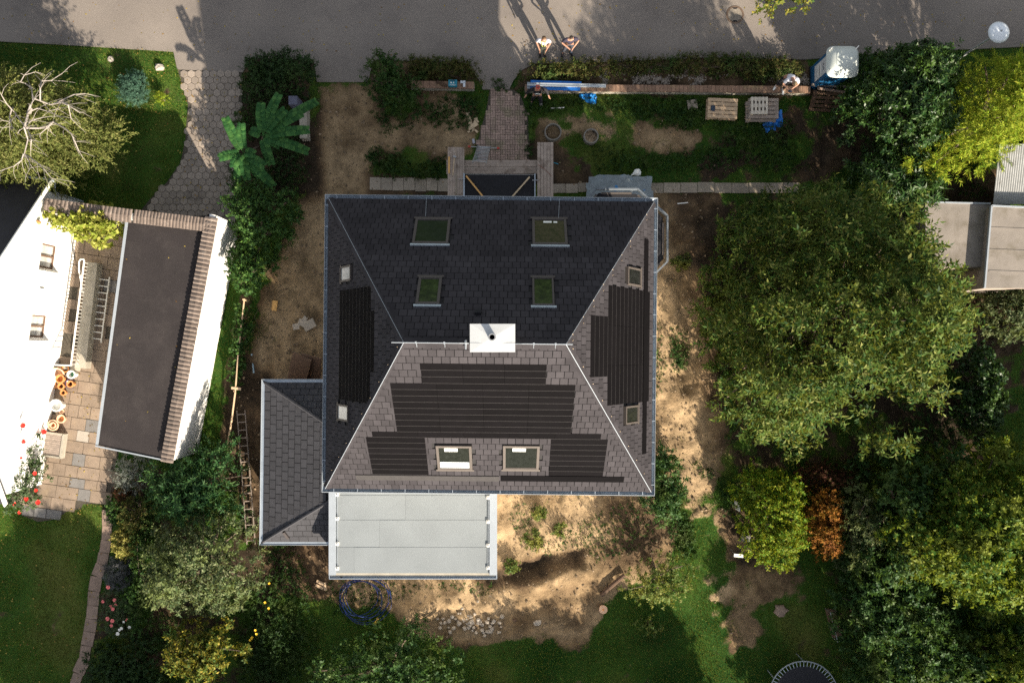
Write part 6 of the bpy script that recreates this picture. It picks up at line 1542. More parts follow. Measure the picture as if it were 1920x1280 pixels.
LM = dict(
    cherry=leaf_mat('cherry_leaf', [(.010, .042, .006), (.022, .072, .010), (.046, .110, .015), (.095, .155, .025), (.27, .275, .08)], .24, .6, .5, .3, 1.3, (.09, .115, .022)),
    birch=leaf_mat('birch_leaf', [(.070, .095, .022), (.130, .155, .040), (.23, .225, .075)], .30, .35, .6, .25, .9),
    magnolia=leaf_mat('glossy_leaf', [(.010, .042, .008), (.026, .078, .016), (.080, .135, .038)], .14, .45, .32, .6, 1.2, (.045, .085, .012)),
    thuja=leaf_mat('thuja_spray', [(.07, .16, .014), (.18, .28, .02), (.32, .39, .035), (.42, .43, .06)], .30, .45, .6, .2, 1.2, None),
    maple=leaf_mat('maple_leaf', [(.022, .080, .010), (.052, .135, .015), (.110, .190, .022), (.24, .27, .042)], .30, .45, .5, .3, .7, (.16, .185, .03)),
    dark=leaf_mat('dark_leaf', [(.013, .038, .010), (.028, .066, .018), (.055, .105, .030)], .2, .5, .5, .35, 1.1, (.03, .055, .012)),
    yellowgreen=leaf_mat('yellow_green_leaf', [(.050, .135, .008), (.105, .215, .014), (.185, .265, .020), (.28, .28, .025)], .30, .5, .5, .3, .9),
    orange=leaf_mat('orange_leaf', [(.20, .075, .014), (.36, .14, .025), (.44, .20, .04), (.16, .12, .025)], .25, .4, .6, .2, 1.3, (.11, .035, .012)),
    burgundy=leaf_mat('burgundy_leaf', [(.05, .018, .012), (.085, .03, .016), (.05, .05, .015)], .2, .4, .6, .2, 1.3),
    greygreen=leaf_mat('grey_green_leaf', [(.040, .080, .028), (.085, .125, .050), (.15, .19, .085), (.20, .215, .11)], .25, .45, .5, .3, .9, (.13, .165, .05)),
    apple=leaf_mat('apple_leaf', [(.035, .090, .014), (.080, .150, .030), (.15, .21, .06), (.21, .21, .06)], .30, .4, .5, .3, .9, (.22, .20, .04)),
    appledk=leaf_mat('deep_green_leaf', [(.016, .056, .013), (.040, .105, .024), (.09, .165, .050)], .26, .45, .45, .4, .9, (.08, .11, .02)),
    fern=leaf_mat('fern_leaf', [(.014, .055, .018), (.034, .098, .030), (.085, .165, .050)], .26, .45, .45, .35, 1.1),
    silver=leaf_mat('silver_leaf', [(.10, .12, .10), (.17, .19, .165), (.25, .26, .23)], .15, .35, .7, .2, 1.5),
    lavender=leaf_mat('lavender_leaf', [(.06, .066, .062), (.10, .105, .105), (.14, .14, .145)], .15, .35, .7, .2, 1.5),
    variegated=leaf_mat('variegated_leaf', [(.12, .15, .03), (.30, .28, .07), (.45, .38, .12)], .25, .35, .55, .3, 1.8),
    yellowleaf=leaf_mat('autumn_leaf', [(.045, .095, .018), (.09, .14, .025), (.17, .19, .035), (.32, .26, .045)], .3, .4, .5, .3, 1.0),
    vine=leaf_mat('vine_leaf', [(.17, .23, .025), (.30, .34, .06), (.45, .43, .11)], .35, .3, .5, .3, 1.5),
    rose=leaf_mat('rose_leaf', [(.035, .075, .03), (.075, .115, .05), (.13, .17, .08)], .25, .4, .5, .3, 1.5),
    ivy=leaf_mat('ivy_leaf', [(.018, .060, .014), (.045, .110, .025), (.10, .18, .04)], .25, .45, .45, .35, 1.2),
    verge=leaf_mat('verge_leaf', [(.040, .055, .015), (.085, .088, .022), (.135, .105, .036), (.050, .105, .022)], .2, .45, .65, .2, 1.0, (.03, .07, .018)),
    spruce=leaf_mat('blue_spruce_needle', [(.030, .075, .050), (.055, .12, .080), (.10, .18, .125)], .12, .3, .6, .25, 2.0),
    weed=leaf_mat('weed_leaf', [(.018, .055, .013), (.036, .088, .020), (.07, .135, .030)], .25, .45, .55, .3, 1.2, (.06, .08, .02)),
    heaven=leaf_mat('frond_leaflet', [(.020, .078, .022), (.036, .112, .030), (.068, .17, .042)], .28, .35, .5, .3, 1.0),
)
# -- right-hand side
veg('cherry_tree', 'large broad cherry tree filling the right side beside the big house', 'tree',
    [(1385, 435), (1400, 385), (1440, 358), (1500, 345), (1560, 325), (1640, 330), (1700, 345), (1755, 385), (1795, 425), (1812, 490), (1848, 535), (1868, 610), (1845, 690), (1780, 740), (1790, 790), (1720, 800), (1700, 850), (1640, 850), (1600, 835), (1560, 875), (1500, 850), (1450, 835), (1400, 790), (1375, 745), (1385, 690), (1362, 640), (1350, 590), (1375, 520)],
    1.6, 8.2, LM['cherry'], k=10, L=.20, Wd=.068, sl=.52, seed=11, cr=.36, dens=11, r0=.20, nl=30, spread=.85, droop=.05, upb=.75, rnd=.35, ck=dict(cap=5.2, gap=.80, jz=.40, low=.6, flat=1.3, edge=.8, lob=.85, hole=.40))
veg('magnolia_tree', 'dark glossy leaved evergreen between portable toilet and bright conifer', 'tree',
    [(1608, 112), (1640, 92), (1690, 84), (1745, 80), (1800, 100), (1800, 160), (1775, 200), (1795, 250), (1750, 310), (1720, 325), (1690, 300), (1640, 285), (1600, 235), (1585, 190), (1600, 150)],
    .5, 4.6, LM['magnolia'], k=10, L=.145, Wd=.062, sl=.18, seed=12, cr=.38, dens=22, spread=1.2, droop=.0, upb=.3, ck=dict(cap=2.2, low=.5))
veg('conifer', 'bright yellow green conifer beside the corrugated roof', 'tree',
    [(1768, 135), (1800, 118), (1850, 122), (1885, 124), (1930, 122), (2010, 150), (2000, 250), (1925, 268), (1890, 285), (1860, 305), (1820, 325), (1770, 325), (1725, 322), (1700, 300), (1735, 270), (1775, 225), (1800, 180), (1775, 150)],
    .6, 5.2, LM['thuja'], k=22, L=.15, Wd=.030, sl=.42, seed=13, cr=.40, dens=17, spread=.62, droop=.12, upb=.05, rnd=.3, fold=.1, ck=dict(cap=2.6, low=.5, jz=.15))
veg('sumac_shrub', 'dark feathery shrub in shade between evergreen and cherry tree', 'shrub',
    [(1600, 300), (1650, 285), (1700, 300), (1745, 335), (1760, 375), (1720, 395), (1660, 380), (1600, 350)], .3, 2.6, LM['magnolia'], k=14, L=.22, Wd=.05, sl=.3, seed=14, cr=.5, dens=9, stem='stem', spread=1.1, droop=.15)
veg('maple_tree', 'tall yellow green tree at the lower right edge', 'tree',
    [(1668, 935), (1700, 890), (1745, 870), (1790, 825), (1850, 822), (1910, 835), (2000, 840), (2040, 980), (2020, 1150), (1940, 1145), (1895, 1180), (1850, 1150), (1795, 1140), (1760, 1100), (1710, 1090), (1660, 1040), (1640, 985)],
    1.0, 7.0, LM['maple'], k=10, L=.135, Wd=.085, sl=.32, seed=15, cr=.42, dens=18, r0=.17, nl=20, spread=1.0, ck=dict(cap=3.0, jz=.30, low=.6, gap=1.1, lob=.5, hole=.30))
veg('hornbeam_tree', 'dark green tree in shade between cherry and maple at lower right', 'tree',
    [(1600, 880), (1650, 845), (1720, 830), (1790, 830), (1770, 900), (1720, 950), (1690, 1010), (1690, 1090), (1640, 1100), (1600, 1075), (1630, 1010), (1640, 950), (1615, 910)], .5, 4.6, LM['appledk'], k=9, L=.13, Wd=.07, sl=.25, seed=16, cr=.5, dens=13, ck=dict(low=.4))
veg('laurel_bush', 'big dark bush in deep shade at the bottom right', 'bush',
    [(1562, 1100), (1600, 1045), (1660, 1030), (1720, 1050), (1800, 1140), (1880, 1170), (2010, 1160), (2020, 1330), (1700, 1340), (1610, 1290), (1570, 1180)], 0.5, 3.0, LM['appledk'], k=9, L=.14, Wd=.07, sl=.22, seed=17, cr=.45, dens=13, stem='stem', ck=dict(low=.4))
veg('hazel_bush', 'yellow green bush lit at the very bottom right corner', 'bush', [(1800, 1190), (1850, 1165), (1950, 1170), (2010, 1240), (1990, 1330), (1840, 1330), (1790, 1260)], .8, 4.4, LM['maple'], k=9, L=.13, Wd=.085, sl=.25, seed=18, cr=.45, dens=14, stem='stem')
veg('acacia_tree', 'bright yellow green small tree left of the orange shrub', 'tree',
    [(1388, 890), (1420, 872), (1470, 885), (1500, 885), (1515, 940), (1512, 1010), (1500, 1050), (1470, 1068), (1425, 1062), (1400, 1030), (1395, 985), (1376, 945)], .3, 2.5, LM['yellowgreen'], k=10, L=.10, Wd=.055, sl=.25, seed=19, cr=.36, dens=24, ck=dict(low=.4), nl=14)
veg('orange_shrub', 'orange autumn shrub between two green bushes', 'shrub', [(1497, 945), (1520, 905), (1560, 905), (1578, 945), (1572, 1010), (1555, 1052), (1525, 1035), (1492, 1000)], .2, 2.3, LM['orange'], k=10, L=.085, Wd=.05, sl=.18, seed=20, cr=.30, dens=30, stem='stem', bark=BARK)
veg('burgundy_shrub', 'dark red brown shrub just above the orange one', 'shrub', [(1490, 880), (1530, 860), (1600, 875), (1605, 905), (1560, 915), (1510, 915)], .2, 1.8, LM['burgundy'], k=9, L=.08, Wd=.05, sl=.18, seed=21, cr=.32, dens=24, stem='stem')
veg('willow_shrub', 'grey green shrub right of the orange autumn shrub', 'shrub', [(1562, 930), (1590, 892), (1625, 905), (1645, 950), (1640, 1000), (1615, 1035), (1600, 1065), (1570, 1070), (1565, 1010)], .2, 2.7, LM['greygreen'], k=9, L=.10, Wd=.04, sl=.22, seed=22, cr=.36, dens=22, stem='stem')
veg('young_apple_tree', 'small sunlit apple tree with yellow leaves beside the old log', 'tree', [(1172, 1085), (1195, 1050), (1225, 1030), (1262, 1035), (1300, 1052), (1300, 1090), (1275, 1125), (1240, 1135), (1200, 1130), (1172, 1112)], .3, 2.3, LM['apple'], k=8, L=.10, Wd=.06, sl=.22, seed=23, cr=.32, dens=17, ck=dict(gap=.8))
veg('sapling', 'small bright sapling in the shaded lawn below the apple tree', 'sapling', [(1192, 1160), (1215, 1152), (1235, 1175), (1225, 1192), (1200, 1180)], .1, .8, LM['apple'], k=7, L=.09, Wd=.06, sl=.15, seed=24, cr=.2, dens=26, stem='stem', nl=4)
veg('elder_bush', 'green bush at the south east corner of the big house', 'bush', [(1226, 835), (1250, 830), (1272, 870), (1288, 925), (1272, 965), (1240, 985), (1215, 965), (1210, 925), (1222, 905)], .15, 1.6, LM['appledk'], k=9, L=.12, Wd=.055, sl=.22, seed=25, cr=.32, dens=24, stem='stem')
veg('apple_tree', 'apple tree at the bottom centre with bright upper leaves', 'tree', [(560, 1320), (575, 1255), (625, 1225), (660, 1195), (720, 1170), (785, 1165), (830, 1205), (868, 1240), (860, 1340)], .4, 3.6, LM['appledk'], k=8, L=.12, Wd=.07, sl=.22, seed=26, cr=.42, dens=17, nl=14, ck=dict(gap=.85))
veg('ivy_bush', 'ivy covered garden wall corner at the far right', 'ivy', [(1790, 700), (1810, 660), (1845, 640), (1872, 680), (1875, 760), (1862, 820), (1840, 838), (1805, 800), (1785, 760)], .2, 2.2, LM['magnolia'], k=8, L=.12, Wd=.085, sl=.15, seed=27, cr=.35, dens=26, stem='stem')
veg('viburnum_bush', 'grey green bush below the tan shed roof at right', 'bush', [(1848, 545), (1880, 520), (1930, 520), (2000, 535), (2000, 640), (1920, 645), (1880, 640), (1855, 610)], .2, 2.6, LM['greygreen'], k=9, L=.11, Wd=.05, sl=.2, seed=28, cr=.38, dens=36, stem='stem')
veg('elm_tree', 'yellow green tree tips hanging into the top edge of the photo', 'tree', [(1395, -170), (1570, -170), (1520, -20), (1515, 8), (1497, 16), (1488, -8), (1470, 16), (1452, 6), (1436, 10), (1430, -30)], 2.0, 5.0, LM['yellowleaf'], k=9, L=.12, Wd=.07, sl=.25, seed=29, cr=.32, dens=20)
# -- front garden
veg('hedge', 'mixed low hedge beside the driveway and the road', 'hedge', [(462, 112), (500, 98), (550, 100), (590, 108), (592, 150), (585, 190), (550, 180), (520, 205), (470, 210), (452, 165)], .2, 1.5, LM['dark'], k=9, L=.09, Wd=.045, sl=.2, seed=31, cr=.34, dens=24, stem='stem', ck=dict(cap=.7))
veg('elderberry_bush', 'dense dark bush between the driveway and the bare soil', 'bush', [(435, 350), (460, 338), (500, 345), (540, 360), (562, 385), (555, 425), (525, 470), (505, 515), (475, 555), (448, 545), (442, 505), (455, 455), (430, 415), (425, 385)], .3, 2.7, LM['ivy'], k=9, L=.11, Wd=.06, sl=.22, seed=32, cr=.38, dens=22, stem='stem', ck=dict(cap=1.0))
veg('privet_bush', 'low dark bush in the shade right of the leafy fronds', 'bush', [(500, 262), (535, 250), (576, 258), (578, 330), (555, 365), (515, 350), (480, 345), (478, 300)], .1, 1.0, LM['dark'], k=8, L=.08, Wd=.04, sl=.16, seed=33, cr=.3, dens=22, stem='stem')
veg('box_bush', 'rounded dark bush in the front garden left of the path', 'bush', [(690, 118), (705, 92), (725, 95), (748, 105), (772, 150), (795, 165), (797, 200), (765, 225), (735, 218), (715, 205), (690, 165), (672, 130)], .15, 1.5, LM['weed'], k=8, L=.09, Wd=.05, sl=.2, seed=34, cr=.34, dens=24, stem='stem')
veg('verge_hedge', 'weedy brown green hedge strip along the road left of the path', 'hedge', [(748, 106), (800, 106), (850, 112), (885, 118), (903, 140), (906, 166), (890, 150), (835, 148), (770, 146)], .08, .6, LM['verge'], k=8, L=.09, Wd=.035, sl=.18, seed=35, cr=.26, dens=36, stem='stem', ck=dict(cap=.4))
veg('verge_hedge', 'long weedy brown green hedge strip between road and low wall', 'hedge', [(992, 118), (1050, 114), (1120, 110), (1200, 112), (1290, 104), (1330, 100), (1400, 106), (1470, 106), (1500, 112), (1512, 140), (1455, 150), (1350, 140), (1250, 138), (1180, 140), (1100, 146), (1040, 150), (985, 158), (966, 160), (972, 138)], .06, .55, LM['verge'], k=8, L=.09, Wd=.035, sl=.18, seed=36, cr=.26, dens=36, stem='stem', nl=18, ck=dict(cap=.4))
veg('blue_spruce', 'dense rounded blue green dwarf spruce on the left lawn', 'shrub', [(222, 158), (235, 141), (258, 138), (276, 155), (276, 182), (262, 194), (240, 196), (224, 180)], .1, .75, LM['spruce'], k=26, L=.075, Wd=.014, sl=.18, seed=37, cr=.17, dens=70, stem='stem', spread=.9, upb=.6, rnd=.3)
veg('dwarf_cypress', 'tiny yellow green shrub in a soil ring right of the spruce', 'shrub', [(293, 182), (300, 176), (310, 182), (312, 194), (300, 196)], .05, .45, LM['thuja'], k=10, L=.06, Wd=.02, sl=.1, seed=38, cr=.13, dens=90, stem='stem', nl=3)
# -- left side beds
veg('fern_bush', 'dark feathery bush below the garage roof', 'bush', [(285, 885), (310, 850), (350, 862), (372, 835), (410, 820), (448, 830), (460, 900), (452, 950), (410, 975), (350, 985), (305, 960), (280, 925)], .3, 2.6, LM['fern'], k=14, L=.16, Wd=.05, sl=.42, seed=41, cr=.42, dens=12, stem='stem', spread=.9, droop=.2, upb=.15)
veg('silver_shrub', 'silvery grey shrub at the edge of the slab terrace', 'shrub', [(206, 880), (228, 852), (262, 850), (282, 872), (278, 902), (250, 930), (225, 915), (208, 900)], .1, 1.1, LM['silver'], k=10, L=.08, Wd=.025, sl=.18, seed=42, cr=.26, dens=32, stem='stem')
veg('pear_tree', 'grey green fruit tree in the left border beside the annex', 'tree', [(268, 1010), (300, 985), (345, 985), (380, 955), (430, 955), (462, 975), (482, 1010), (498, 1060), (492, 1110), (455, 1130), (440, 1155), (385, 1165), (330, 1150), (290, 1145), (268, 1095)], .6, 3.9, LM['greygreen'], k=8, L=.125, Wd=.062, sl=.25, seed=43, cr=.38, dens=18, nl=16, ck=dict(gap=.85, jz=.35))
veg('variegated_shrub', 'pale yellow variegated shrub beside the garden path', 'shrub', [(212, 1000), (228, 985), (252, 985), (262, 1018), (250, 1050), (228, 1045), (215, 1025)], .08, .9, LM['variegated'], k=9, L=.08, Wd=.045, sl=.15, seed=44, cr=.2, dens=40, stem='stem')
veg('lavender', 'grey lavender mound below the yellow variegated shrub', 'shrub', [(192, 1062), (212, 1040), (240, 1045), (252, 1075), (245, 1105), (215, 1108), (195, 1090)], .06, .7, LM['lavender'], k=14, L=.09, Wd=.016, sl=.16, seed=45, cr=.2, dens=50, stem='stem', upb=.8)
veg('box_hedge', 'low bright green clipped edge at the top of the garden path', 'hedge', [(204, 935), (220, 932), (226, 965), (218, 985), (206, 975)], .05, .5, LM['ivy'], k=9, L=.06, Wd=.04, sl=.1, seed=46, cr=.16, dens=70, stem='stem')
veg('photinia_bush', 'red brown bush between silver shrub and box edge', 'bush', [(215, 915), (240, 905), (252, 925), (238, 945), (220, 938)], .08, .8, LM['burgundy'], k=8, L=.08, Wd=.035, sl=.15, seed=47, cr=.2, dens=36, stem='stem')
veg('dogwood_tree', 'small tree with yellow autumn leaves at the bottom left', 'tree', [(312, 1205), (330, 1175), (375, 1165), (425, 1160), (450, 1190), (462, 1230), (430, 1245), (405, 1268), (395, 1290), (360, 1262), (320, 1240)], .3, 2.9, LM['yellowleaf'], k=8, L=.12, Wd=.08, sl=.22, seed=48, cr=.36, dens=18, ck=dict(gap=.9))
veg('hydrangea_bush', 'dark shaded bush right of the garden path at the bottom left', 'bush', [(165, 1215), (205, 1205), (240, 1195), (300, 1180), (322, 1240), (345, 1330), (140, 1330)], .1, 1.5, LM['dark'], k=8, L=.10, Wd=.06, sl=.18, seed=49, cr=.36, dens=20, stem='stem')
veg('currant_bush', 'dark bush between lavender mound and grey green tree', 'bush', [(245, 1000), (275, 985), (290, 1060), (285, 1180), (255, 1195), (240, 1120), (252, 1060)], .1, 1.3, LM['weed'], k=8, L=.09, Wd=.055, sl=.18, seed=50, cr=.32, dens=22, stem='stem')
veg('sage_bush', 'dark mixed bush above the yellow variegated shrub', 'bush', [(225, 945), (265, 925), (300, 960), (300, 985), (262, 990), (232, 980)], .1, 1.2, LM['verge'], k=8, L=.08, Wd=.045, sl=.18, seed=51, cr=.3, dens=24, stem='stem')
gv_ = veg('grape_vine', 'bright yellow green vine spilling over the coped wall', 'vine', [(82, 398), (95, 385), (115, 392), (140, 400), (150, 384), (178, 380), (190, 396), (222, 412), (225, 428), (200, 450), (185, 465), (160, 455), (140, 440), (125, 425), (95, 415)], 1.7, 2.9, LM['vine'], k=7, L=.14, Wd=.115, sl=.2, seed=52, cr=.26, dens=26, stem='stem', ck=dict(hc=2.4, cap=.5))
rb = veg('rose_bush', 'climbing rose with red flowers against the white house', 'rose bush', [(20, 950), (18, 890), (28, 850), (38, 815), (55, 800), (72, 815), (78, 840), (70, 870), (78, 905), (62, 935), (45, 955)], .3, 2.0, LM['rose'], k=7, L=.09, Wd=.055, sl=.22, seed=53, cr=.27, dens=34, stem='stem', ck=dict(gap=1.2, jz=.5))
rg = random.Random(77)
def petals(b, c, r, n=6, m=0):
    for k in range(n):
        a = 2 * math.pi * k / n + rg.uniform(-.3, .3); d = Vector((math.cos(a), math.sin(a), .35)); s = Vector((-math.sin(a), math.cos(a), 0))
        b.add([c, c + d * r * .6 + s * r * .5, c + d * r, c + d * r * .6 - s * r * .5], [(0, 1, 2, 3)], m)
    b.lathe(c, [(r * .35, 0), (r * .25, r * .3), (0, r * .35)], 6, m)
for x, y, h, r in ((44, 797, 2.2, .14), (83, 809, .6, .15), (45, 827, 2.1, .12), (9, 875, 1.6, .08), (66, 887, 1.5, .11), (40, 858, 2.0, .07), (68, 919, 1.0, .10), (50, 935, 1.0, .13), (72, 941, .7, .14), (28, 945, .9, .12), (11, 938, .8, .09), (37, 960, .5, .10)):
    b = MB(); petals(b, G(x, y, h), r * .85); f = b.build('flower', POPPY, rb)
fb = thing('flower_bed_roses', 'border roses with pink and white flowers beside the garden path', 'rose bush', G(222, 1150, 0))
P, D, cen = crown([(190, 1110), (225, 1095), (255, 1110), (262, 1170), (240, 1195), (205, 1195), (185, 1165)], .1, .9, .24, 24, 54); leaf_obj('foliage', leaf_quads(P, D, 8, .08, .05, .18, 154), LM['rose'], fb)
for x, y, mt, r in ((203, 1100, PINKP, .09), (215, 1124, PINKP, .08), (208, 1136, PINKP, .07), (212, 1141, PINKP, .08), (193, 1127, PINKP, .07), (202, 1159, PINKP, .09), (211, 1163, PINKP, .09), (209, 1172, PINKP, .07), (238, 1161, PINKP, .06), (217, 1133, PINKP, .06), (228, 1177, WHITEPT, .07), (221, 1187, WHITEPT, .08), (243, 1175, WHITEPT, .07), (232, 1165, WHITEPT, .05), (224, 1180, WHITEPT, .06)):
    b = MB(); petals(b, G(x, y, .85), r); b.build('flower', mt, fb)
yf = thing('yellow_flower_plant', 'shaded low plants with small yellow flowers at the bottom left', 'flower', G(490, 1210, 0))
P, D, cen = crown([(450, 1165), (520, 1145), (560, 1190), (565, 1310), (440, 1330), (445, 1240)], .06, .7, .32, 16, 55); leaf_obj('foliage', leaf_quads(P, D, 8, .09, .045, .18, 155), LM['dark'], yf)
for x, y in ((497, 1129), (504, 1140), (479, 1181), (481, 1188), (473, 1194), (469, 1199), (505, 1093), (472, 1196)):
    b = MB(); petals(b, G(x, y, .75), .055); b.build('flower', YELP, yf)
veg('ivy', 'bright ivy growing along the rail behind the garage', 'ivy', [(450, 565), (468, 560), (474, 600), (462, 655), (452, 700), (446, 738), (432, 735), (436, 690), (442, 640)], .1, .85, LM['ivy'], k=8, L=.09, Wd=.075, sl=.14, seed=56, cr=.22, dens=32, stem='stem')
veg('ivy', 'ivy tuft climbing the white garage wall', 'ivy', [(436, 462), (450, 455), (470, 470), (480, 520), (462, 545), (446, 530), (438, 490)], .5, 2.2, LM['ivy'], k=8, L=.11, Wd=.075, sl=.18, seed=57, cr=.28, dens=26, stem='stem')
veg('bramble', 'tangle of dry bramble on the soil behind the rail fence', 'bramble', [(462, 580), (490, 572), (505, 610), (490, 650), (465, 645)], .05, .5, LM['verge'], k=5, L=.08, Wd=.03, sl=.3, seed=58, cr=.25, dens=14, stem='stem')
for i, (x, y, r, lab) in enumerate(((1000, 1010, 20, 'green weed clump on the sandy ground south of the house'), (1052, 992, 14, 'paler weed clump right of the larger weed on the sand'), (1278, 492, 16, 'dark green weed clump by the east bay'), (1222, 540 + 120, 6, 'small weed at the foot of the east wall'), (1010, 962, 8, 'tiny weed in the sandy ground near the extension'), (960, 1060, 9, 'small weed at the edge of the dug trench'))):
    veg('weed', lab, 'weed', [(x + r * math.cos(a) * (.8 + .4 * ((k * 7) % 5) / 5), y + r * .8 * math.sin(a)) for k, a in enumerate(np.linspace(0, 2 * math.pi, 9)[:-1])], -0.0 + .03, .35, LM['apple'], k=8, L=.10, Wd=.05, sl=.15, seed=60 + i, cr=.18, dens=36, stem='stem', nl=3)
# low ground cover in the front garden and under the trees
cov = []
for i, (poly, h, dn, ln) in enumerate((([(680, 285), (720, 270), (765, 290), (770, 320), (840, 325), (840, 335), (700, 330), (690, 310)], .20, 30, .09), ([(790, 200), (840, 180), (900, 175), (905, 215), (880, 240), (850, 240), (800, 235)], .18, 26, .09),
        ([(1000, 178), (1100, 180), (1320, 178), (1325, 230), (1290, 250), (1200, 225), (1150, 210), (1060, 205), (1010, 220), (990, 210)], .16, 18, .08), ([(1110, 270), (1240, 290), (1330, 270), (1480, 240), (1500, 320), (1300, 320), (1120, 320)], .16, 14, .08),
        ([(1330, 225), (1480, 220), (1500, 260), (1350, 270)], .2, 16, .09), ([(760, 310), (840, 290), (842, 330), (770, 330)], .15, 22, .08), ([(690, 205), (760, 215), (780, 240), (720, 250)], .2, 22, .09),
        ([(610, 1090), (740, 1090), (725, 1150), (620, 1150)], .14, 12, .08), ([(1255, 640), (1290, 640), (1285, 700), (1258, 690)], .14, 28, .08), ([(925, 150), (950, 152), (952, 170), (930, 172)], .15, 30, .08), ([(975, 165), (1000, 172), (1000, 300), (988, 300), (990, 230)], .15, 26, .08),
        ([(1280, 860), (1330, 880), (1345, 900), (1300, 880)], .12, 22, .08), ([(940, 950), (1010, 940), (1060, 1000), (1060, 1040), (990, 1030)], .1, 5, .08), ([(1252, 610), (1285, 615), (1290, 690), (1265, 705), (1252, 660)], .12, 18, .07), ([(1350, 600), (1375, 620), (1385, 800), (1362, 850), (1358, 700)], .14, 12, .08), ([(1230, 780), (1250, 700), (1240, 600), (1232, 600)], .12, 12, .07), ([(1040, 1000), (1200, 930), (1230, 1010), (1130, 1060)], .08, 3, .07), ([(740, 1095), (930, 1092), (930, 1110), (740, 1120)], .12, 14, .08), ([(1245, 940), (1300, 970), (1310, 1060), (1260, 1030)], .16, 24, .09), ([(495, 195), (530, 200), (540, 255), (500, 260), (430, 260), (430, 215)], .5, 20, .1), ([(420, 300), (480, 300), (480, 345), (430, 350)], .6, 20, .1),
        ([(300, 1150), (330, 1150), (330, 1210), (300, 1210)], .5, 20, .1), ([(215, 930), (300, 920), (300, 1000), (260, 1010), (235, 985)], .5, 16, .09), ([(455, 1120), (520, 1060), (600, 1110), (560, 1190), (450, 1165)], .30, 16, .09), ([(480, 1020), (540, 1020), (590, 1080), (520, 1090)], .2, 14, .08), ([(470, 1180), (600, 1150), (600, 1290), (470, 1290)], .25, 10, .09), ([(1560, 1060), (1640, 1050), (1640, 1280), (1580, 1280)], .6, 12, .1), ([(1690, 760), (1860, 800), (1800, 830), (1680, 840)], .9, 14, .1), ([(1350, 880), (1385, 900), (1390, 980), (1345, 960)], .12, 12, .08), ([(1800, 340), (1850, 340), (1850, 375), (1800, 375)], .3, 4, .1))):
    P, D, cen = crown(poly, .02, h, .22, dn, 200 + i, cap=.3, low=0); cov.append(leaf_quads(P, D, 6, ln, .04, .10, 300 + i, upb=.5))
leaf_obj('ground_cover', np.vstack(cov), LM['weed'], None, 'stuff')

# -- the birch: bare white limbs over drooping olive sprays
bt = thing('weeping_birch', 'weeping birch with bare white limbs at the upper left', 'tree', G(50, 215, 0))
P, D, cen = crown([(-110, 160), (-10, 150), (45, 145), (90, 152), (130, 165), (150, 190), (180, 214), (182, 235), (158, 250), (172, 278), (132, 286), (120, 318), (90, 330), (45, 335), (10, 325), (-60, 330), (-130, 260)], 1.8, 6.3, .36, 40, 71, cap=2.0, jz=.40, low=.7, gap=1.2, lob=.35)
q1 = leaf_quads(P, D, 14, .11, .046, .55, 171, spread=.5, droop=.35, upb=-.15, rnd=.25, curl=.1)
leaf_obj('crown', q1, LM['birch'], bt)
b = MB()
b.tube([G(52, 215, 0), G(50, 214, 3.0), G(54, 212, 5.6), G(58, 205, 6.4)], [.17, .13, .08, .05], 9)
LB = [[(52, 215), (58, 197), (65, 185), (78, 190), (95, 197), (115, 189), (140, 178), (160, 175)], [(75, 189), (76, 166), (78, 152), (95, 152), (118, 138)], [(62, 186), (60, 168), (50, 158), (38, 154), (46, 142), (66, 135)],
      [(56, 210), (70, 203), (88, 209), (108, 217)], [(22, 200), (30, 215), (42, 232), (46, 240)], [(28, 213), (12, 195), (2, 178)], [(46, 238), (60, 226), (79, 221)], [(52, 246), (58, 262), (58, 278)], [(50, 240), (72, 240), (86, 240), (100, 228), (122, 240), (133, 251), (140, 265), (148, 282)],
      [(45, 288), (40, 300), (26, 311), (4, 318)], [(45, 289), (55, 300), (56, 316)], [(47, 289), (70, 304), (82, 315), (96, 334)], [(95, 196), (115, 192), (130, 200), (150, 212)], [(115, 189), (128, 196), (134, 222)], [(52, 215), (45, 240), (52, 262), (45, 288)], [(100, 229), (92, 238), (75, 250)], [(22, 205), (18, 220), (22, 236), (6, 240)], [(30, 214), (20, 228), (6, 226)]]
rgl = random.Random(4)
for k, l in enumerate(LB):
    n = len(l); pts = [G(x + rgl.uniform(-1, 1), y + rgl.uniform(-1, 1), 6.55 + .35 * math.sin(i * 1.3 + k) - (.25 if i in (0,) else 0)) for i, (x, y) in enumerate(l)]
    b.tube(pts, [(.034 if k in (0, 14, 8) else .023) * (1 - .7 * i / n) for i in range(n)], 7)
    for i in range(1, n):
        for _ in range(2):
            a_ = pts[i]; d = (pts[i] - pts[i - 1]).normalized() + Vector((rgl.uniform(-.8, .8), rgl.uniform(-.8, .8), rgl.uniform(-.3, .1)))
            b.tube([a_, a_ + d * .28, a_ + d * .5 + Vector((0, 0, -.12))], [.008, .006, .003], 5)
b.build('trunk', BARKW, bt)


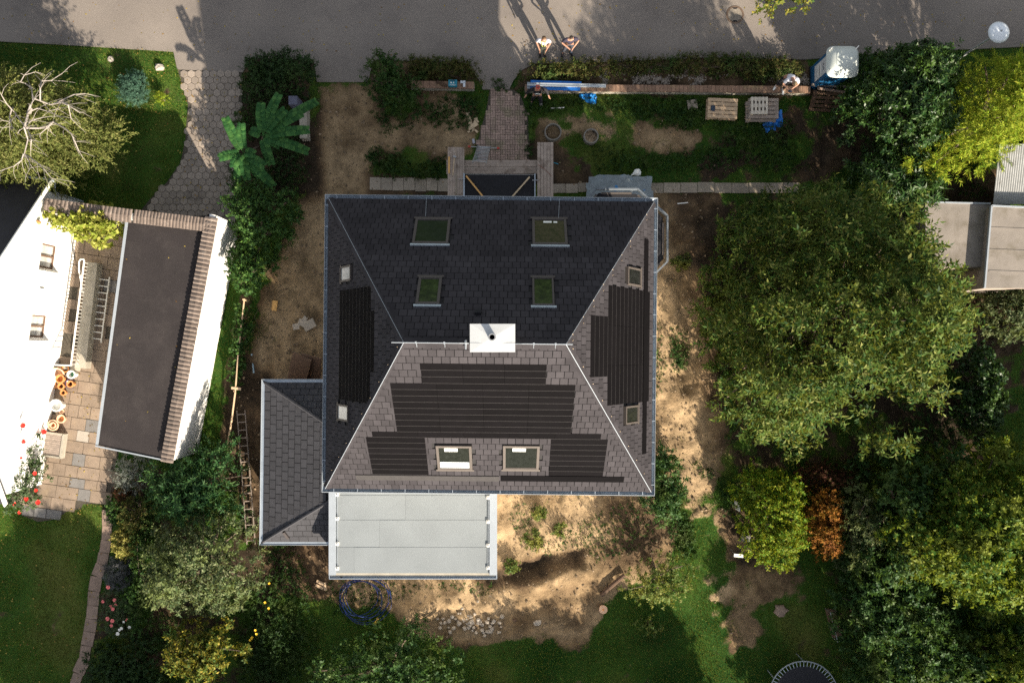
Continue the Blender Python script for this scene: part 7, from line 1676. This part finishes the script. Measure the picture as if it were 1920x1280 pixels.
# -- tall leafy fronds beside the driveway
th = thing('tree_of_heaven', 'young tree with long radiating fronds beside the driveway', 'tree', G(490, 262, 0))
b = MB(); hub1, hub2 = G(493, 255, 2.5), G(458, 288, 2.3)
b.tube([G(492, 265, 0), G(492, 262, 1.2), hub1], [.06, .05, .03], 8); b.tube([G(486, 275, 0), G(470, 282, 1.2), hub2], [.05, .04, .03], 8); b.build('trunk', BARK, th)
FR = [(hub1, (522, 178), 3.0), (hub1, (489, 195), 2.95), (hub1, (500, 208), 2.8), (hub1, (533, 206), 2.9), (hub1, (564, 213), 2.75), (hub1, (577, 243), 2.7), (hub1, (576, 283), 2.4), (hub1, (508, 307), 2.2), (hub1, (470, 245), 2.6), (hub1, (592, 190), 2.2), (hub1, (522, 272), 2.3),
      (hub2, (422, 222), 3.05), (hub2, (452, 233), 2.9), (hub2, (432, 245), 2.8), (hub2, (412, 295), 2.9), (hub2, (437, 312), 2.8), (hub2, (494, 310), 2.6), (hub2, (476, 288), 2.7), (hub2, (463, 335), 2.1), (hub2, (511, 348), 1.9), (hub2, (444, 336), 1.8), (hub2, (486, 330), 1.9)]
rgf = random.Random(12)
for k, (hb_, (tx, ty), hz_) in enumerate(FR):
    tip = G(tx, ty, hz_); md = hb_.lerp(tip, .5) + Vector((0, 0, .35)); n = max(6, int((tip - hb_).length / .095)); f = MB()
    def bz_(t): return hb_ * (1 - t) ** 2 + md * 2 * t * (1 - t) + tip * t * t
    f.tube([bz_(i / 5) for i in range(6)], [.012, .011, .010, .008, .006, .004], 5)
    for i in range(1, n + 1):
        t = .15 + .85 * i / n; p_ = bz_(t); d = (bz_(min(1, t + .02)) - bz_(t - .02)).normalized(); s = Vector((-d.y, d.x, 0)).normalized(); w = .165 * (.75 + .25 * math.sin(math.pi * min(1, t * .9))) * 1.2
        for sg in (-1, 1):
            c = p_ + s * sg * w * .48 + Vector((0, 0, -.02 - rgf.random() * .02)); e1 = (s * sg * .9 + d * .5).normalized(); e2 = Vector((0, 0, 1)).cross(e1); up = Vector((0, 0, 1)) + s * sg * rgf.uniform(-.1, .5) + d * rgf.uniform(-.2, .5)
            pts = [c + (e1 * math.cos(a) * w * .58 + e2 * math.sin(a) * w * .46) for a in np.linspace(0, 2 * math.pi, 7)[:-1]]
            pts = [q + Vector((0, 0, -(q - c).dot(up) * .45)) for q in pts]; f.add([c + Vector((0, 0, .018))] + pts, [(0, 1 + j, 1 + (j + 1) % 6) for j in range(6)])
    f.build('frond', LM['heaven'], th)

# -- neighbours' trees just south of the frame: their shade lies over the lawn
SHL = 'tall tree of the row south of the garden'
SH = [('poplar_tree', SHL, [(640, 1450), (800, 1440), (860, 1500), (830, 1600), (640, 1600)], 1.0, 3.3), ('poplar_tree', SHL, [(840, 1445), (1010, 1440), (1060, 1520), (1000, 1620), (840, 1600)], 1.0, 3.4), ('poplar_tree', SHL, [(1040, 1450), (1220, 1430), (1270, 1500), (1220, 1620), (1050, 1600)], 1.0, 3.5),
      ('poplar_tree', SHL, [(1230, 1420), (1340, 1380), (1440, 1470), (1440, 1620), (1260, 1600)], 1.0, 3.4), ('poplar_tree', SHL, [(1540, 1380), (1700, 1360), (1790, 1450), (1740, 1580), (1560, 1560)], 1.0, 4.2),
      ('poplar_tree', SHL, [(90, 1560), (180, 1470), (330, 1460), (430, 1560), (430, 1740), (300, 1830), (110, 1800)], 2.2, 5.4), ('poplar_tree', SHL.replace('south of the garden', 'south of the garden'), [(440, 1440), (560, 1420), (650, 1500), (620, 1620), (470, 1600)], 1.0, 3.6)]
SH.append(('poplar_tree', 'tall tree just beyond the right edge beside the tan shed', [(2150, 330), (2460, 320), (2500, 640), (2180, 640)], 1.5, 7.5))
SH.append(('poplar_tree', 'tall tree beyond the lower right corner behind the yellow green tree', [(2190, 1180), (2450, 1180), (2480, 1430), (2210, 1430)], 1.5, 7.0))
for i, (nm, lb, poly, h0, h1) in enumerate(SH):
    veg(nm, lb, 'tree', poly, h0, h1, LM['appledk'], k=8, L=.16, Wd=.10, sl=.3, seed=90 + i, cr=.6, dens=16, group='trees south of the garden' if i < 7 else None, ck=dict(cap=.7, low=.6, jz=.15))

# ------------------------------------------------------------------ grass blades
def grass(n, seed):
    r = np.random.RandomState(seed)
    X = r.uniform(-22, 22, n); Y = r.uniform(-14.5, 15.2, n)
    ix = np.clip(((X + 25.0) / .1).astype(int) + 6, 0, nx_ - 1); iy = np.clip(((Y + 16.5) / .1).astype(int) + 6, 0, ny_ - 1)
    keep = (pv[iy, ix] < -.03) & (soilM[iy, ix] < r.rand(n) ** 1.6)
    X, Y, ix, iy = X[keep], Y[keep], ix[keep], iy[keep]; m_ = len(X); Z = ZZ[iy, ix]
    a = r.uniform(0, 6.283, m_); hgt = r.uniform(.04, .11, m_) * (.6 + .8 * vnoise(X, Y, .7, 5)); w = r.uniform(.010, .024, m_); ln = r.normal(0, .045, (m_, 2))
    B = np.stack([X, Y, Z - .01], 1); sd = np.stack([np.cos(a), np.sin(a), 0 * a], 1) * w[:, None] / 2
    T = B + np.stack([ln[:, 0], ln[:, 1], hgt], 1)
    return np.stack([B - sd, B + sd, T], 1).reshape(-1, 3)
gq_ = grass(1100000, 3)
GRASSM = leaf_mat('grass_blade', [(.040, .108, .010), (.095, .178, .020), (.165, .21, .034), (.27, .245, .07)], .2, .45, .7, .15, .55, (.085, .085, .028))
gm_ = np_mesh('grass', gq_, np.arange(len(gq_)).reshape(-1, 3)); gm_.materials.append(GRASSM)
go = bpy.data.objects.new('grass', gm_); COL.objects.link(go); tag(go, kind='stuff')

print('LEAVES', NLEAF[0], 'GRASS', len(gq_) // 3)
